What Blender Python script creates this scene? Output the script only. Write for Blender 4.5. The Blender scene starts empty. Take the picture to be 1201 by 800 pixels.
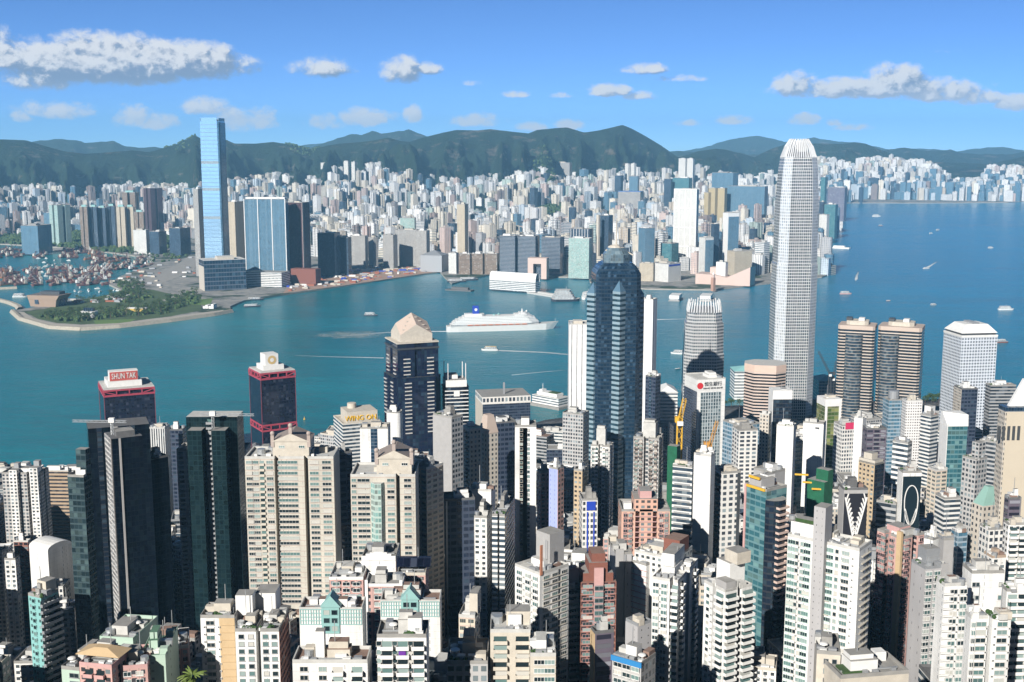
import bpy, math, random
import numpy as np
R = math.radians
S = bpy.context.scene
COL = S.collection
# ------------------------------------------------------------------ camera (42 mm, standing 400 m up on the hillside, looking over the harbour)
F, CX, CY, H, PITCH = 1400.0, 600.5, 400.0, 400.0, R(9.17)
cam = bpy.data.cameras.new("camera"); camo = bpy.data.objects.new("camera", cam); COL.objects.link(camo)
camo.location = (0, 0, H); camo.rotation_euler = (R(90) - PITCH, 0, 0)
cam.sensor_width = 36; cam.lens = 36 * F / 1201; cam.clip_start = 1; cam.clip_end = 90000
S.camera = camo
# ------------------------------------------------------------------ light: late afternoon sun behind the left shoulder
SUN_AZ, SUN_EL = 208.0, 27.0          # clockwise from +Y (the view direction)
sl = bpy.data.lights.new("sun", 'SUN'); slo = bpy.data.objects.new("sun", sl); COL.objects.link(slo)
sl.energy = 5.0; sl.angle = R(0.5); sl.color = (1.0, 0.96, 0.90)
slo.location = (-900, -1700, 1500); slo.rotation_euler = (R(90 - SUN_EL), 0, R(180 - SUN_AZ))
S.view_settings.view_transform = 'Standard'; S.view_settings.look = 'None'
S.view_settings.exposure = 0.46; S.view_settings.gamma = 1.0
c = S.cycles
c.use_denoising = True; c.max_bounces = 5; c.diffuse_bounces = 1; c.glossy_bounces = 3; c.transmission_bounces = 2; c.volume_bounces = 1
c.caustics_reflective = False; c.caustics_refractive = False; c.sample_clamp_indirect = 4.0
S.render.film_transparent = False

class NT:
    """small helper to write node trees"""
    def __init__(s, tree): s.t = tree; s.n = tree.nodes; s.l = tree.links
    def new(s, kind, **kw):
        n = s.n.new(kind)
        for k, v in kw.items(): setattr(n, k, v)
        return n
    def put(s, sock, v):
        if isinstance(v, bpy.types.NodeSocket): s.l.new(v, sock)
        elif isinstance(v, (tuple, list)):
            v = tuple(v)
            sock.default_value = v if len(v) == len(sock.default_value) else v[:3] + (1.0,) * (len(sock.default_value) - 3)
        else: sock.default_value = v
    def m(s, op, a, b=0.0, c=0.0, clamp=False):
        n = s.new('ShaderNodeMath', operation=op, use_clamp=clamp)
        s.put(n.inputs[0], a); s.put(n.inputs[1], b); s.put(n.inputs[2], c)
        return n.outputs[0]
    def v(s, op, a, b=(0, 0, 0), sc=1.0):
        n = s.new('ShaderNodeVectorMath', operation=op)
        s.put(n.inputs[0], a); s.put(n.inputs[1], b)
        if op == 'SCALE': s.put(n.inputs[3], sc)
        return n.outputs['Value'] if op in ('DOT_PRODUCT', 'LENGTH') else n.outputs[0]
    def mix(s, f, a, b, mode='MIX'):
        n = s.new('ShaderNodeMix', data_type='RGBA', blend_type=mode); n.clamp_factor = True
        s.put(n.inputs[0], f); s.put(n.inputs[6], a); s.put(n.inputs[7], b)
        return n.outputs[2]
    def noise(s, vec, scale=1.0, detail=3.0, rough=0.55, out=0):
        n = s.new('ShaderNodeTexNoise'); n.inputs['Scale'].default_value = scale; n.inputs['Detail'].default_value = detail
        n.inputs['Roughness'].default_value = rough; s.l.new(vec, n.inputs['Vector'])
        return n.outputs[out]
    def ss(s, x, a, b):
        n = s.new('ShaderNodeMapRange', interpolation_type='SMOOTHSTEP')
        s.put(n.inputs[0], x); s.put(n.inputs[1], a); s.put(n.inputs[2], b); n.inputs[3].default_value = 0; n.inputs[4].default_value = 1
        return n.outputs[0]
    def ramp(s, x, stops):
        n = s.new('ShaderNodeValToRGB'); e = n.color_ramp.elements
        while len(e) < len(stops): e.new(0.5)
        for el, (p, col) in zip(e, stops): el.position = p; el.color = tuple(col)[:3] + (1,)
        s.put(n.inputs[0], x)
        return n.outputs[0]
    def xyz(s, v):
        n = s.new('ShaderNodeSeparateXYZ'); s.l.new(v, n.inputs[0]); return n.outputs
    def comb(s, x, y, z=0.0):
        n = s.new('ShaderNodeCombineXYZ'); s.put(n.inputs[0], x); s.put(n.inputs[1], y); s.put(n.inputs[2], z); return n.outputs[0]

# ------------------------------------------------------------------ sky: Nishita plus procedural clouds at infinity
W = bpy.data.worlds.new("World"); S.world = W; W.use_nodes = True
def build_sky():
    t = NT(W.node_tree); t.n.clear()
    out = t.new('ShaderNodeOutputWorld'); bg = t.new('ShaderNodeBackground'); t.l.new(bg.outputs[0], out.inputs[0])
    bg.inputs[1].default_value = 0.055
    sky = t.new('ShaderNodeTexSky', sky_type='NISHITA'); sky.sun_disc = False
    sky.sun_elevation = R(SUN_EL); sky.sun_rotation = R(SUN_AZ); sky.altitude = 400; sky.air_density = 1.0; sky.dust_density = 0.3; sky.ozone_density = 3.0
    gen = t.new('ShaderNodeTexCoord').outputs['Generated']
    x, y, z = t.xyz(gen)
    # read the sky a little higher than the eye does: the clear deep blue of a dry day right down to the hills
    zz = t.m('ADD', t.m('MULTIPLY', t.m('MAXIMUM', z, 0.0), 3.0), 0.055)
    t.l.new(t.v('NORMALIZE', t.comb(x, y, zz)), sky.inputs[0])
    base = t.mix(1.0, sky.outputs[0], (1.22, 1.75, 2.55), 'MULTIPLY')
    zen = t.m('SUBTRACT', 1.0, t.m('MULTIPLY', t.ss(z, .12, .40), .90))          # sky above the view dimmed to cut its fill light
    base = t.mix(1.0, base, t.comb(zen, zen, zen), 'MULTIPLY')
    # angular coordinates in photograph-like degrees
    az = t.m('MULTIPLY', t.m('ARCTAN2', x, y), 57.2958)
    el = t.m('MULTIPLY', t.m('ARCSINE', z), 57.2958)
    def vor(vec, sc):
        n = t.new('ShaderNodeTexVoronoi', voronoi_dimensions='2D', feature='SMOOTH_F1'); n.inputs['Scale'].default_value = sc; n.inputs['Smoothness'].default_value = .35; t.l.new(vec, n.inputs['Vector']); return n.outputs['Distance']
    def field(daz, delv):                  # cauliflower heads: round lumps of three sizes, frayed a little
        vec = t.comb(t.m('ADD', az, daz), t.m('MULTIPLY', t.m('ADD', el, delv), 1.25), 0.0)
        vec = t.v('ADD', vec, t.v('SCALE', t.v('SUBTRACT', t.noise(vec, 1.1, 4, .6, 1), (.5, .5, .5)), sc=.75))
        p = t.m('ADD', t.m('MULTIPLY', t.m('SUBTRACT', .46, vor(vec, .72)), 1.25), t.m('MULTIPLY', t.m('SUBTRACT', .42, vor(vec, 1.9)), .75))
        return t.m('ADD', p, t.m('MULTIPLY', t.m('SUBTRACT', t.noise(vec, 3.0, 7, .7), .5), 2.1))
    def dens(daz, delv):
        n = field(daz, delv)
        a = t.m('ADD', az, daz); e = t.m('ADD', el, delv)
        tot = None
        for (ca, ce, ra, re, st) in CLOUDS:
            dx = t.m('DIVIDE', t.m('SUBTRACT', a, ca), ra)
            ey = t.m('SUBTRACT', e, ce)
            # flat base: the lower half falls off quicker
            dy = t.m('DIVIDE', ey, t.m('ADD', t.m('MULTIPLY', t.m('GREATER_THAN', ey, 0.0), re * 0.45), re * 0.55))
            rr = t.m('ADD', t.m('MULTIPLY', dx, dx), t.m('MULTIPLY', dy, dy))
            b = t.m('MULTIPLY', t.m('SUBTRACT', 1.25, rr), st * 1.25)
            b = t.m('MAXIMUM', b, -3.0)
            tot = b if tot is None else t.m('SMOOTH_MAX', tot, b, 0.25)
        return t.m('ADD', n, tot)
    d0 = dens(0.0, 0.0)
    d1 = dens(-0.28, 0.30)                 # towards the sun: how much cloud lies in between
    alpha = t.ss(d0, -0.15, 1.45)
    lit = t.ss(t.m('SUBTRACT', d0, d1), -0.45, .8)
    ccol = t.mix(lit, (3.3, 4.2, 6.2), (11.6, 11.5, 11.7))
    far = t.ss(el, 0.6, 3.2)              # low, far clouds are warmed and thinned by the air
    ccol = t.mix(far, (13.0, 12.6, 13.6), ccol)
    alpha = t.m('MULTIPLY', alpha, t.m('ADD', t.m('MULTIPLY', far, 0.02), 0.95))
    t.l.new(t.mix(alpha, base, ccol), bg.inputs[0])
CLOUDS = []   # centre azimuth, elevation, radii (degrees), strength
def cl(px, py, rx, ry, st=1.0):
    th = math.atan((px - CX) / F); e = PITCH * 57.2958 - math.degrees(math.atan((py - CY) / F * 1.0)) * 0
    dx, dy, dz = (px - CX) / F, math.cos(PITCH) + (CY - py) / F * math.sin(PITCH), -math.sin(PITCH) + (CY - py) / F * math.cos(PITCH)
    n = math.sqrt(dx * dx + dy * dy + dz * dz)
    CLOUDS.append((math.degrees(math.atan2(dx, dy)), math.degrees(math.asin(dz / n)), rx / F * 57.3, ry / F * 57.3, st))
for a in [(120, 78, 125, 34, 1.7), (215, 78, 75, 28, 1.5), (45, 92, 40, 22, 1.0), (0, 60, 22, 22, .9), (375, 82, 34, 15, 1.0), (470, 85, 24, 20, 1.1), (500, 82, 22, 9, .8),
          (715, 108, 26, 10, 1.0), (757, 82, 28, 9, .9), (750, 114, 24, 6, .7), (605, 112, 14, 5, .7), (660, 113, 16, 4, .6), (555, 98, 12, 5, .6),
          (1030, 106, 110, 15, 1.3), (1050, 96, 34, 20, 1.2), (935, 103, 26, 18, 1.15), (1100, 112, 50, 13, 1.1), (1150, 116, 26, 12, 1.0), (1195, 123, 26, 12, 1.0),
          (942, 142, 18, 9, 1.0), (860, 142, 20, 7, .7), (810, 145, 16, 5, .6), (980, 145, 10, 5, .6), (800, 93, 25, 5, .5),
          (65, 132, 38, 12, .75), (155, 140, 22, 16, .8), (185, 145, 22, 12, .75), (242, 128, 26, 13, .95), (275, 145, 34, 16, .85), (305, 142, 18, 16, .85), (25, 138, 12, 8, .6),
          (380, 145, 24, 12, .85), (432, 140, 36, 14, .95), (484, 138, 12, 14, .9), (560, 143, 28, 11, .9), (625, 150, 18, 7, .8), (668, 148, 16, 8, .85), (1000, 150, 18, 5, .45), (1110, 60, 18, 3, .3)]:
    cl(*a)
build_sky()

# ------------------------------------------------------------------ projection helpers (photo pixel -> place in the scene)
CP, SP = math.cos(PITCH), math.sin(PITCH)
def ray(px, py):
    u, v = (px - CX) / F, (CY - py) / F
    return (u, CP + v * SP, -SP + v * CP)
def at_y(px, py, Y):
    d = ray(px, py); t = Y / d[1]; return (d[0] * t, Y, H + d[2] * t)
def at_z(px, py, z=0.0):
    d = ray(px, py); t = (z - H) / d[2]; return (d[0] * t, d[1] * t, z)
def to_px(x, y, z):
    q = y * CP + (H - z) * SP; w = -y * 0 + (z - H) * CP + y * SP
    return (CX + F * x / q, CY - F * w / q)

# ------------------------------------------------------------------ mesh builder
class MB:
    def __init__(s): s.V = []; s.Fc = []; s.M = []; s.UV = []; s.C = []; s.k = 0
    def quad(s, p, mat=0, uv=None, col=None):
        n = len(s.V); s.V += [tuple(q) for q in p]; s.Fc.append(tuple(range(n, n + len(p)))); s.M.append(mat)
        s.UV += uv if uv else [(q[0] * .2, q[1] * .2) for q in p]
        if col is not None: s.C += [col] * len(p)
        return s
    def prism(s, poly, z0, z1, mat=0, top=None, bay=3.0, fl=3.0, poly2=None, vtop=0.0, col=None, bottom=False, voff=0.0):
        """poly counter-clockwise; walls carry a uv of (bays, floors) counted down from the top; poly2 = top outline when tapered"""
        q = poly2 or poly; n = len(poly); h = z1 - z0
        for i in range(n):
            a, b, c2, d = poly[i], poly[(i + 1) % n], q[(i + 1) % n], q[i]
            w = math.hypot(b[0] - a[0], b[1] - a[1]); s.k += 1
            nb = max(1, round(w / bay)) if w > 0.35 * bay else 0.04
            u0 = 37.0 * (s.k % 97) + (0 if nb >= 1 else 0.0)
            v0, v1 = vtop - h / fl + voff, vtop + voff
            s.quad([(a[0], a[1], z0), (b[0], b[1], z0), (c2[0], c2[1], z1), (d[0], d[1], z1)], mat, [(u0, v0), (u0 + nb, v0), (u0 + nb, v1), (u0, v1)], col)
        if top is not None: s.quad([(x, y, z1) for x, y in q], top, None, col)
        if bottom: s.quad([(x, y, z0) for x, y in reversed(poly)], mat, None, col)
        return s
    def box(s, x0, x1, y0, y1, z0, z1, mat=0, top=None, bay=3.0, fl=3.0, col=None, bottom=False):
        return s.prism([(x0, y0), (x1, y0), (x1, y1), (x0, y1)], z0, z1, mat, mat if top is None else top, bay, fl, col=col, bottom=bottom)
    def cyl(s, x, y, r, z0, z1, n=10, mat=0, r2=None, top=True, bay=3.0, fl=3.0):
        P = [(x + r * math.cos(2 * math.pi * i / n), y + r * math.sin(2 * math.pi * i / n)) for i in range(n)]
        Q = P if r2 is None else [(x + r2 * math.cos(2 * math.pi * i / n), y + r2 * math.sin(2 * math.pi * i / n)) for i in range(n)]
        return s.prism(P, z0, z1, mat, mat if top else None, bay, fl, poly2=Q)
    def bar(s, a, b, w=0.4, mat=0):
        """square bar from a to b"""
        a, b = np.array(a, float), np.array(b, float); d = b - a; L = np.linalg.norm(d); d /= max(L, 1e-9)
        up = np.array((0, 0, 1.0)) if abs(d[2]) < .9 else np.array((1.0, 0, 0))
        e = np.cross(d, up); e /= np.linalg.norm(e); g = np.cross(e, d)
        h = w / 2; c0 = [a + sx * e * h + sy * g * h for sx, sy in ((-1, -1), (1, -1), (1, 1), (-1, 1))]; c1 = [q + d * L for q in c0]
        for i in range(4):
            j = (i + 1) % 4; s.quad([c0[i], c0[j], c1[j], c1[i]], mat)
        s.quad(c0[::-1], mat); s.quad(c1, mat); return s
    def ball(s, x, y, z, r, mat=0, n=8, m=5, sz=1.0, half=False):
        lo = 0.0 if half else -math.pi / 2
        rows = [[(x + r * math.cos(t) * math.cos(2 * math.pi * i / n), y + r * math.cos(t) * math.sin(2 * math.pi * i / n), z + sz * r * math.sin(t)) for i in range(n)] for t in [lo + (math.pi / 2 - lo) * k / m for k in range(m + 1)]]
        for k in range(m):
            for i in range(n): j = (i + 1) % n; s.quad([rows[k][i], rows[k][j], rows[k + 1][j], rows[k + 1][i]], mat)
        return s
    def roof_hip(s, x0, x1, y0, y1, z0, z1, mat=0, inset=None):
        i = inset if inset is not None else min(x1 - x0, y1 - y0) / 2
        if x1 - x0 >= y1 - y0: a, b = (x0 + i, (y0 + y1) / 2, z1), (x1 - i, (y0 + y1) / 2, z1); f = [[(x0, y0, z0), (x1, y0, z0), b, a], [(x1, y1, z0), (x0, y1, z0), a, b], [(x1, y0, z0), (x1, y1, z0), b], [(x0, y1, z0), (x0, y0, z0), a]]
        else: a, b = ((x0 + x1) / 2, y0 + i, z1), ((x0 + x1) / 2, y1 - i, z1); f = [[(x0, y0, z0), (x1, y0, z0), a], [(x1, y1, z0), (x0, y1, z0), b], [(x1, y0, z0), (x1, y1, z0), b, a], [(x0, y1, z0), (x0, y0, z0), a, b]]
        for q in f: s.quad(q, mat)
        return s
    def build(s, name, mats, parent=None, smooth=False, link=True):
        me = bpy.data.meshes.new(name)
        nV, nF = len(s.V), len(s.Fc)
        ls = np.array([len(f) for f in s.Fc], np.int32); st = np.concatenate(([0], np.cumsum(ls)[:-1])).astype(np.int32)
        me.vertices.add(nV); me.vertices.foreach_set('co', np.array(s.V, np.float32).ravel())
        idx = np.concatenate([np.array(f, np.int32) for f in s.Fc]); me.loops.add(len(idx)); me.loops.foreach_set('vertex_index', idx)
        me.polygons.add(nF); me.polygons.foreach_set('loop_start', st); me.polygons.foreach_set('material_index', np.array(s.M, np.int32))
        uv = me.uv_layers.new(name='UVMap'); uv.data.foreach_set('uv', np.array(s.UV, np.float32).ravel())
        if s.C:
            ca = me.color_attributes.new('tint', 'FLOAT_COLOR', 'CORNER'); ca.data.foreach_set('color', np.array([tuple(q)[:3] + (1.0,) for q in s.C], np.float32).ravel())
        me.update(calc_edges=True); me.validate()
        if smooth: me.polygons.foreach_set('use_smooth', [True] * len(me.polygons))
        for mm in (mats if isinstance(mats, (list, tuple)) else [mats]): me.materials.append(mm)
        if not link: return me
        return ob(name, me, parent)
def ob(name, data, parent=None):
    o = bpy.data.objects.new(name, data); COL.objects.link(o)
    if parent is not None: o.parent = parent
    return o
def tag(o, label=None, cat=None, group=None, kind=None):
    for k, v in (('label', label), ('category', cat), ('group', group), ('kind', kind)):
        if v: o[k] = v
    return o
def thing(name, label, cat, loc=(0, 0, 0), rz=0.0, group=None):
    o = ob(name, None); o.location = loc; o.rotation_euler = (0, 0, rz); o.empty_display_size = 5
    return tag(o, label, cat, group)
def copy_tree(o, parent=None):
    q = o.copy(); COL.objects.link(q)
    if parent is not None: q.parent = parent; q.matrix_parent_inverse = o.matrix_parent_inverse
    for ch in [k for k in o.children]: copy_tree(ch, q)
    return q

# ------------------------------------------------------------------ materials
MATS = {}
def new_mat(name):
    m = bpy.data.materials.new(name); m.use_nodes = True; MATS[name] = m
    t = NT(m.node_tree); return m, t, t.n['Principled BSDF']
def plain(name, col, rough=0.8, var=0.12, scale=0.15, metal=0.0, spec=0.5, emit=None, bump=0.0):
    if name in MATS: return MATS[name]
    m, t, b = new_mat(name)
    co = t.new('ShaderNodeTexCoord').outputs['Object']
    n = t.noise(co, scale, 5.0, 0.65)
    k = t.m('ADD', t.m('MULTIPLY', t.m('SUBTRACT', n, 0.5), 2.4 * var), 1.0)
    t.put(b.inputs['Base Color'], t.mix(1.0, tuple(col), t.comb(k, k, k), 'MULTIPLY'))
    b.inputs['Roughness'].default_value = rough; b.inputs['Metallic'].default_value = metal; b.inputs['Specular IOR Level'].default_value = spec
    if bump:
        bn = t.new('ShaderNodeBump'); bn.inputs['Strength'].default_value = 0.6; bn.inputs['Distance'].default_value = bump
        t.put(bn.inputs['Height'], n); t.l.new(bn.outputs[0], b.inputs['Normal'])
    return m
def facade(name, wall, glass=(.03, .05, .07), a=.15, b=.85, c=.28, d=.82, lit=(.30, .36, .38), pl=.3, band=None, bz=(.0, .14), band2=None, bz2=(.5, .6), pier=None, pz=.1,
           rough=.8, grough=.08, metal=0.0, spec=.5, dirt=.22, tint=False, mull=0, sub=None, bump=.25, blank=0.0, gvar=.5, ac=0.0, jit=.10):
    """walls in (bay, floor) coordinates: a window between a..b across and c..d up each cell, optional slab band and pier colours"""
    m, t, B = new_mat(name)
    uv = t.new('ShaderNodeUVMap').outputs[0]; u, v, _ = t.xyz(uv)
    fu, fv = t.m('FRACT', u), t.m('FRACT', v); cu, cv = t.m('FLOOR', u), t.m('FLOOR', v)
    oi = t.new('ShaderNodeObjectInfo').outputs['Random']
    wn = t.new('ShaderNodeTexWhiteNoise', noise_dimensions='3D'); t.l.new(t.comb(cu, cv, t.m('MULTIPLY', oi, 91.7)), wn.inputs[0])
    rnd = wn.outputs[0]; r2, r3, r4 = t.xyz(wn.outputs[1])
    rng = lambda x, lo, hi: t.m('MULTIPLY', t.m('GREATER_THAN', x, lo), t.m('LESS_THAN', x, hi))
    wc_ = t.new('ShaderNodeTexWhiteNoise', noise_dimensions='2D'); t.l.new(t.comb(cu, t.m('MULTIPLY', oi, 57.3)), wc_.inputs[0]); q1, q2, q3 = t.xyz(wc_.outputs[1])
    A_, B_ = (t.m('ADD', a - jit / 2, t.m('MULTIPLY', q1, jit)), t.m('ADD', b - jit / 2, t.m('MULTIPLY', q2, jit))) if (jit and a > .05 and b < .95) else (a, b)
    win = t.m('MULTIPLY', rng(fu, A_, B_), rng(fv, c, d))
    if mull:                                          # thin mullions dividing each window
        s1 = t.m('FRACT', t.m('MULTIPLY', t.m('DIVIDE', t.m('SUBTRACT', fu, a), b - a), float(mull)))
        win = t.m('MULTIPLY', win, rng(s1, .06, .94))
    if blank: win = t.m('MULTIPLY', win, t.m('GREATER_THAN', r4, blank))
    co = t.new('ShaderNodeTexCoord').outputs['Object']
    st = t.noise(t.v('MULTIPLY', co, (.22, .22, .03)), 1.0, 4.0, .6); st2 = t.noise(co, .03, 3.0, .5)
    k = t.m('ADD', t.m('MULTIPLY', t.m('SUBTRACT', t.m('ADD', st, st2), 1.0), 2.3 * dirt), 1.0)
    wc = tuple(wall)
    if tint:
        at = t.new('ShaderNodeAttribute', attribute_name='tint'); wc = at.outputs[0]
    if pier: wc = t.mix(t.m('ADD', t.m('LESS_THAN', fu, pz), t.m('GREATER_THAN', fu, 1 - pz)), wc, pier)
    if band: wc = t.mix(rng(fv, bz[0] - 1e-4, bz[1]), wc, band)
    if band2: wc = t.mix(rng(fv, bz2[0], bz2[1]), wc, band2)
    if ac:                                            # air conditioners under some of the windows, a drain pipe beside some columns
        wc = t.mix(t.m('MULTIPLY', t.m('MULTIPLY', rng(fu, .34, .60), rng(fv, .06, .22)), t.m('LESS_THAN', r4, ac)), wc, t.mix(r3, (.16, .16, .16), (.55, .55, .53)))
        wc = t.mix(t.m('MULTIPLY', rng(fu, .02, .075), t.m('GREATER_THAN', q3, .45)), wc, (.20, .19, .18))
    wc = t.mix(1.0, wc, t.comb(k, k, k), 'MULTIPLY')
    dk = tuple(x * (1 - gvar) for x in glass); lg = tuple(x * (1 + gvar) for x in glass)
    gc = t.mix(r2, dk, lg)
    gc = t.mix(t.m('LESS_THAN', rnd, pl), gc, t.mix(r3, tuple(x * .35 for x in lit), lit))
    t.put(B.inputs['Base Color'], t.mix(win, wc, gc))
    t.put(B.inputs['Roughness'], t.m('ADD', t.m('MULTIPLY', win, grough - rough), rough))
    t.put(B.inputs['Metallic'], t.m('MULTIPLY', win, metal)) if metal else None
    B.inputs['Specular IOR Level'].default_value = spec
    if bump:
        bn = t.new('ShaderNodeBump'); bn.inputs['Strength'].default_value = .8; bn.inputs['Distance'].default_value = bump
        t.put(bn.inputs['Height'], t.m('SUBTRACT', 1.0, win)); t.l.new(bn.outputs[0], B.inputs['Normal'])
    return m
# ------------------------------------------------------------------ numeric noise for the terrain
_rs = np.random.RandomState(7); _perm = _rs.permutation(512); _gr = _rs.uniform(-1, 1, 1024)
def vnoise(x, y):
    x = np.asarray(x, float); y = np.asarray(y, float)
    xi, yi = np.floor(x).astype(int), np.floor(y).astype(int); fx, fy = x - xi, y - yi
    fx = fx * fx * (3 - 2 * fx); fy = fy * fy * (3 - 2 * fy)
    h = lambda a, b: _gr[_perm[(_perm[a % 512] + b) % 512]]
    return (h(xi, yi) * (1 - fx) + h(xi + 1, yi) * fx) * (1 - fy) + (h(xi, yi + 1) * (1 - fx) + h(xi + 1, yi + 1) * fx) * fy
def fbm(x, y, o=5, g=.5):
    s = 0; a = 1.0
    for k in range(o): s = s + a * vnoise(x * 2 ** k + 13.7 * k, y * 2 ** k - 7.1 * k); a *= g
    return s
def ridged(x, y, o=5):
    s = 0; a = 1.0
    for k in range(o): s = s + a * (1 - 2 * np.abs(vnoise(x * 2 ** k + 5.3 * k, y * 2 ** k + 9.1 * k))); a *= .5
    return s
def smooth(x, a, b): t = np.clip((np.asarray(x, float) - a) / (b - a), 0, 1); return t * t * (3 - 2 * t)
def grid_mesh(name, X, Y, Z, mat, smooth_=True):
    n, m = X.shape; V = np.stack([X, Y, Z], -1).reshape(-1, 3)
    i = np.arange(n - 1)[:, None] * m + np.arange(m - 1)[None]; Fq = np.stack([i, i + 1, i + m + 1, i + m], -1).reshape(-1, 4)
    me = bpy.data.meshes.new(name); me.from_pydata(V.tolist(), [], Fq.tolist()); me.materials.append(mat)
    me.polygons.foreach_set('use_smooth', [smooth_] * len(me.polygons)); me.update()
    return ob(name, me)
# ------------------------------------------------------------------ ground of the near shore: a hillside running down to the harbour front
_gy = [-700, 0, 60, 120, 200, 300, 400, 500, 600, 700, 800, 900, 1000, 1100, 1200, 4000]
_gz = [420, 392, 352, 325, 290, 205, 152, 114, 88, 64, 44, 28, 14, 7, 5, 5]
def zg(x, y): return float(np.interp(y, _gy, _gz))
_sx = [-3000, -1000, -620, -420, -300, -150, 0, 60, 200, 420, 640, 760, 1000, 1500, 3000]
_sy = [1380, 1430, 1450, 1470, 1500, 1560, 1660, 1730, 1790, 1830, 1860, 1880, 1900, 1960, 2000]
def shore(x): return float(np.interp(x, _sx, _sy))
def build_near_ground():
    m, t, b = new_mat('near_ground')
    co = t.new('ShaderNodeTexCoord').outputs['Object']
    n1 = t.noise(co, .012, 4, .6); n2 = t.noise(co, .12, 5, .7)
    x, y, z = t.xyz(co)
    hill = t.ss(t.m('ADD', z, t.m('MULTIPLY', t.m('SUBTRACT', n1, .5), 160.0)), 120.0, 175.0)
    city = t.ramp(n2, [(.3, (.05, .05, .052)), (.5, (.10, .10, .10)), (.62, (.16, .155, .15)), (.75, (.07, .08, .06))])
    t.put(b.inputs['Base Color'], t.mix(hill, city, t.ramp(n2, [(.3, (.012, .03, .012)), (.7, (.05, .085, .03))])))
    b.inputs['Roughness'].default_value = .95
    xs = np.linspace(-2600, 2600, 105); ts = np.linspace(0, 1, 90)
    X = np.repeat(xs[:, None], 91, 1); Y = np.zeros_like(X); Z = np.zeros_like(X)
    for i, x_ in enumerate(xs):
        yy = -690 + (shore(x_) + 690) * ts
        Y[i] = np.append(yy, shore(x_) + 1.5); Z[i] = np.append([zg(x_, q) for q in yy], -2.0)
    o = grid_mesh('ground', X, Y, Z, m); o['kind'] = 'structure'
build_near_ground()
# ------------------------------------------------------------------ water
def build_water():
    m, t, b = new_mat('harbour_water')
    co = t.new('ShaderNodeTexCoord').outputs['Object']; x, y, z = t.xyz(co)
    big = t.noise(t.v('MULTIPLY', co, (.0011, .0034, 1)), 1.0, 4, .6); mid = t.noise(t.v('MULTIPLY', co, (.004, .016, 1)), 1.0, 5, .65)
    wind = t.m('ADD', t.m('MULTIPLY', t.m('SUBTRACT', big, .5), .9), t.m('ADD', t.m('MULTIPLY', t.m('SUBTRACT', mid, .5), .6), t.m('MULTIPLY', t.m('SUBTRACT', t.noise(t.v('MULTIPLY', co, (.018, .05, 1)), 1.0, 4, .7), .5), .5)))
    # silty green water close to the near quay, clear blue out to the east
    east = t.ss(t.m('ADD', t.m('ADD', t.m('MULTIPLY', x, .9), t.m('MULTIPLY', y, .45)), t.m('MULTIPLY', big, 500.0)), 700.0, 3600.0)
    c0 = t.mix(east, WATER_W, WATER_E)
    k = t.m('ADD', 1.0, wind)
    t.put(b.inputs['Base Color'], t.mix(1.0, c0, t.comb(k, k, k), 'MULTIPLY'))
    t.put(b.inputs['Roughness'], t.m('ADD', .22, t.m('MULTIPLY', wind, .12)))
    b.inputs['IOR'].default_value = 1.33
    w1 = t.noise(t.v('MULTIPLY', co, (.05, .09, 1)), 1.0, 6, .7); w2 = t.noise(t.v('MULTIPLY', co, (.012, .03, 1)), 1.0, 3, .6)
    bn = t.new('ShaderNodeBump'); bn.inputs['Strength'].default_value = 1.0; bn.inputs['Distance'].default_value = 2.2
    t.put(bn.inputs['Height'], t.m('ADD', w1, t.m('MULTIPLY', w2, 1.2))); t.l.new(bn.outputs[0], b.inputs['Normal'])
    me = bpy.data.meshes.new('water'); me.from_pydata([(-13500, 900, 0), (13500, 900, 0), (13500, 25500, 0), (-13500, 25500, 0)], [], [(0, 1, 2, 3)]); me.materials.append(m)
    o = ob('water', me); o['kind'] = 'structure'
WATER_W, WATER_E = (.006, .185, .215), (.013, .205, .370)
build_water()
# ------------------------------------------------------------------ the far shore
def pts(px, z=0.0): return [at_z(a, b, z)[:2] for a, b in px]
LAND_PX = [  # west to east along the water's edge
    (15, 366), (25, 375), (60, 385), (95, 387), (140, 384), (200, 377), (250, 370), (271, 366), (270, 361), (286, 354), (330, 347), (380, 340), (440, 331), (500, 322),
    (516, 320), (522, 327), (530, 334), (548, 329), (575, 323), (580, 320), (632, 318), (640, 326), (690, 326), (692, 332), (757, 340), (838, 341), (905, 333), (930, 328),
    (964, 326), (979, 321), (963, 316), (963, 287), (968, 279), (985, 271), (976, 266), (964, 262), (962, 250), (975, 238.5)]
FARSHORE_PX = [(1000, 238.5), (1090, 238.6), (1182, 238), (1201, 236.6), (1330, 235.5)]
YARD_PX = [(40, 362), (75, 352), (120, 352), (150, 345), (128, 335), (140, 326), (160, 318), (180, 312), (172, 303), (120, 296), (80, 292), (40, 289), (0, 287)]
def earcut(poly):
    P = [tuple(p) for p in poly]; idx = list(range(len(P))); out = []
    area = sum(P[i][0] * P[(i + 1) % len(P)][1] - P[(i + 1) % len(P)][0] * P[i][1] for i in range(len(P)))
    if area < 0: idx.reverse()
    cr = lambda a, b, c_: (b[0] - a[0]) * (c_[1] - a[1]) - (b[1] - a[1]) * (c_[0] - a[0])
    guard = 0
    while len(idx) > 3 and guard < 5000:
        guard += 1; ok = False
        for k in range(len(idx)):
            i, j, l = idx[k - 1], idx[k], idx[(k + 1) % len(idx)]; a, b, c_ = P[i], P[j], P[l]
            if cr(a, b, c_) <= 0: continue
            if any(cr(a, b, P[q]) >= 0 and cr(b, c_, P[q]) >= 0 and cr(c_, a, P[q]) >= 0 for q in idx if q not in (i, j, l)): continue
            out.append((i, j, l)); idx.pop(k); ok = True; break
        if not ok: break
    out.append(tuple(idx)); return out
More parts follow.
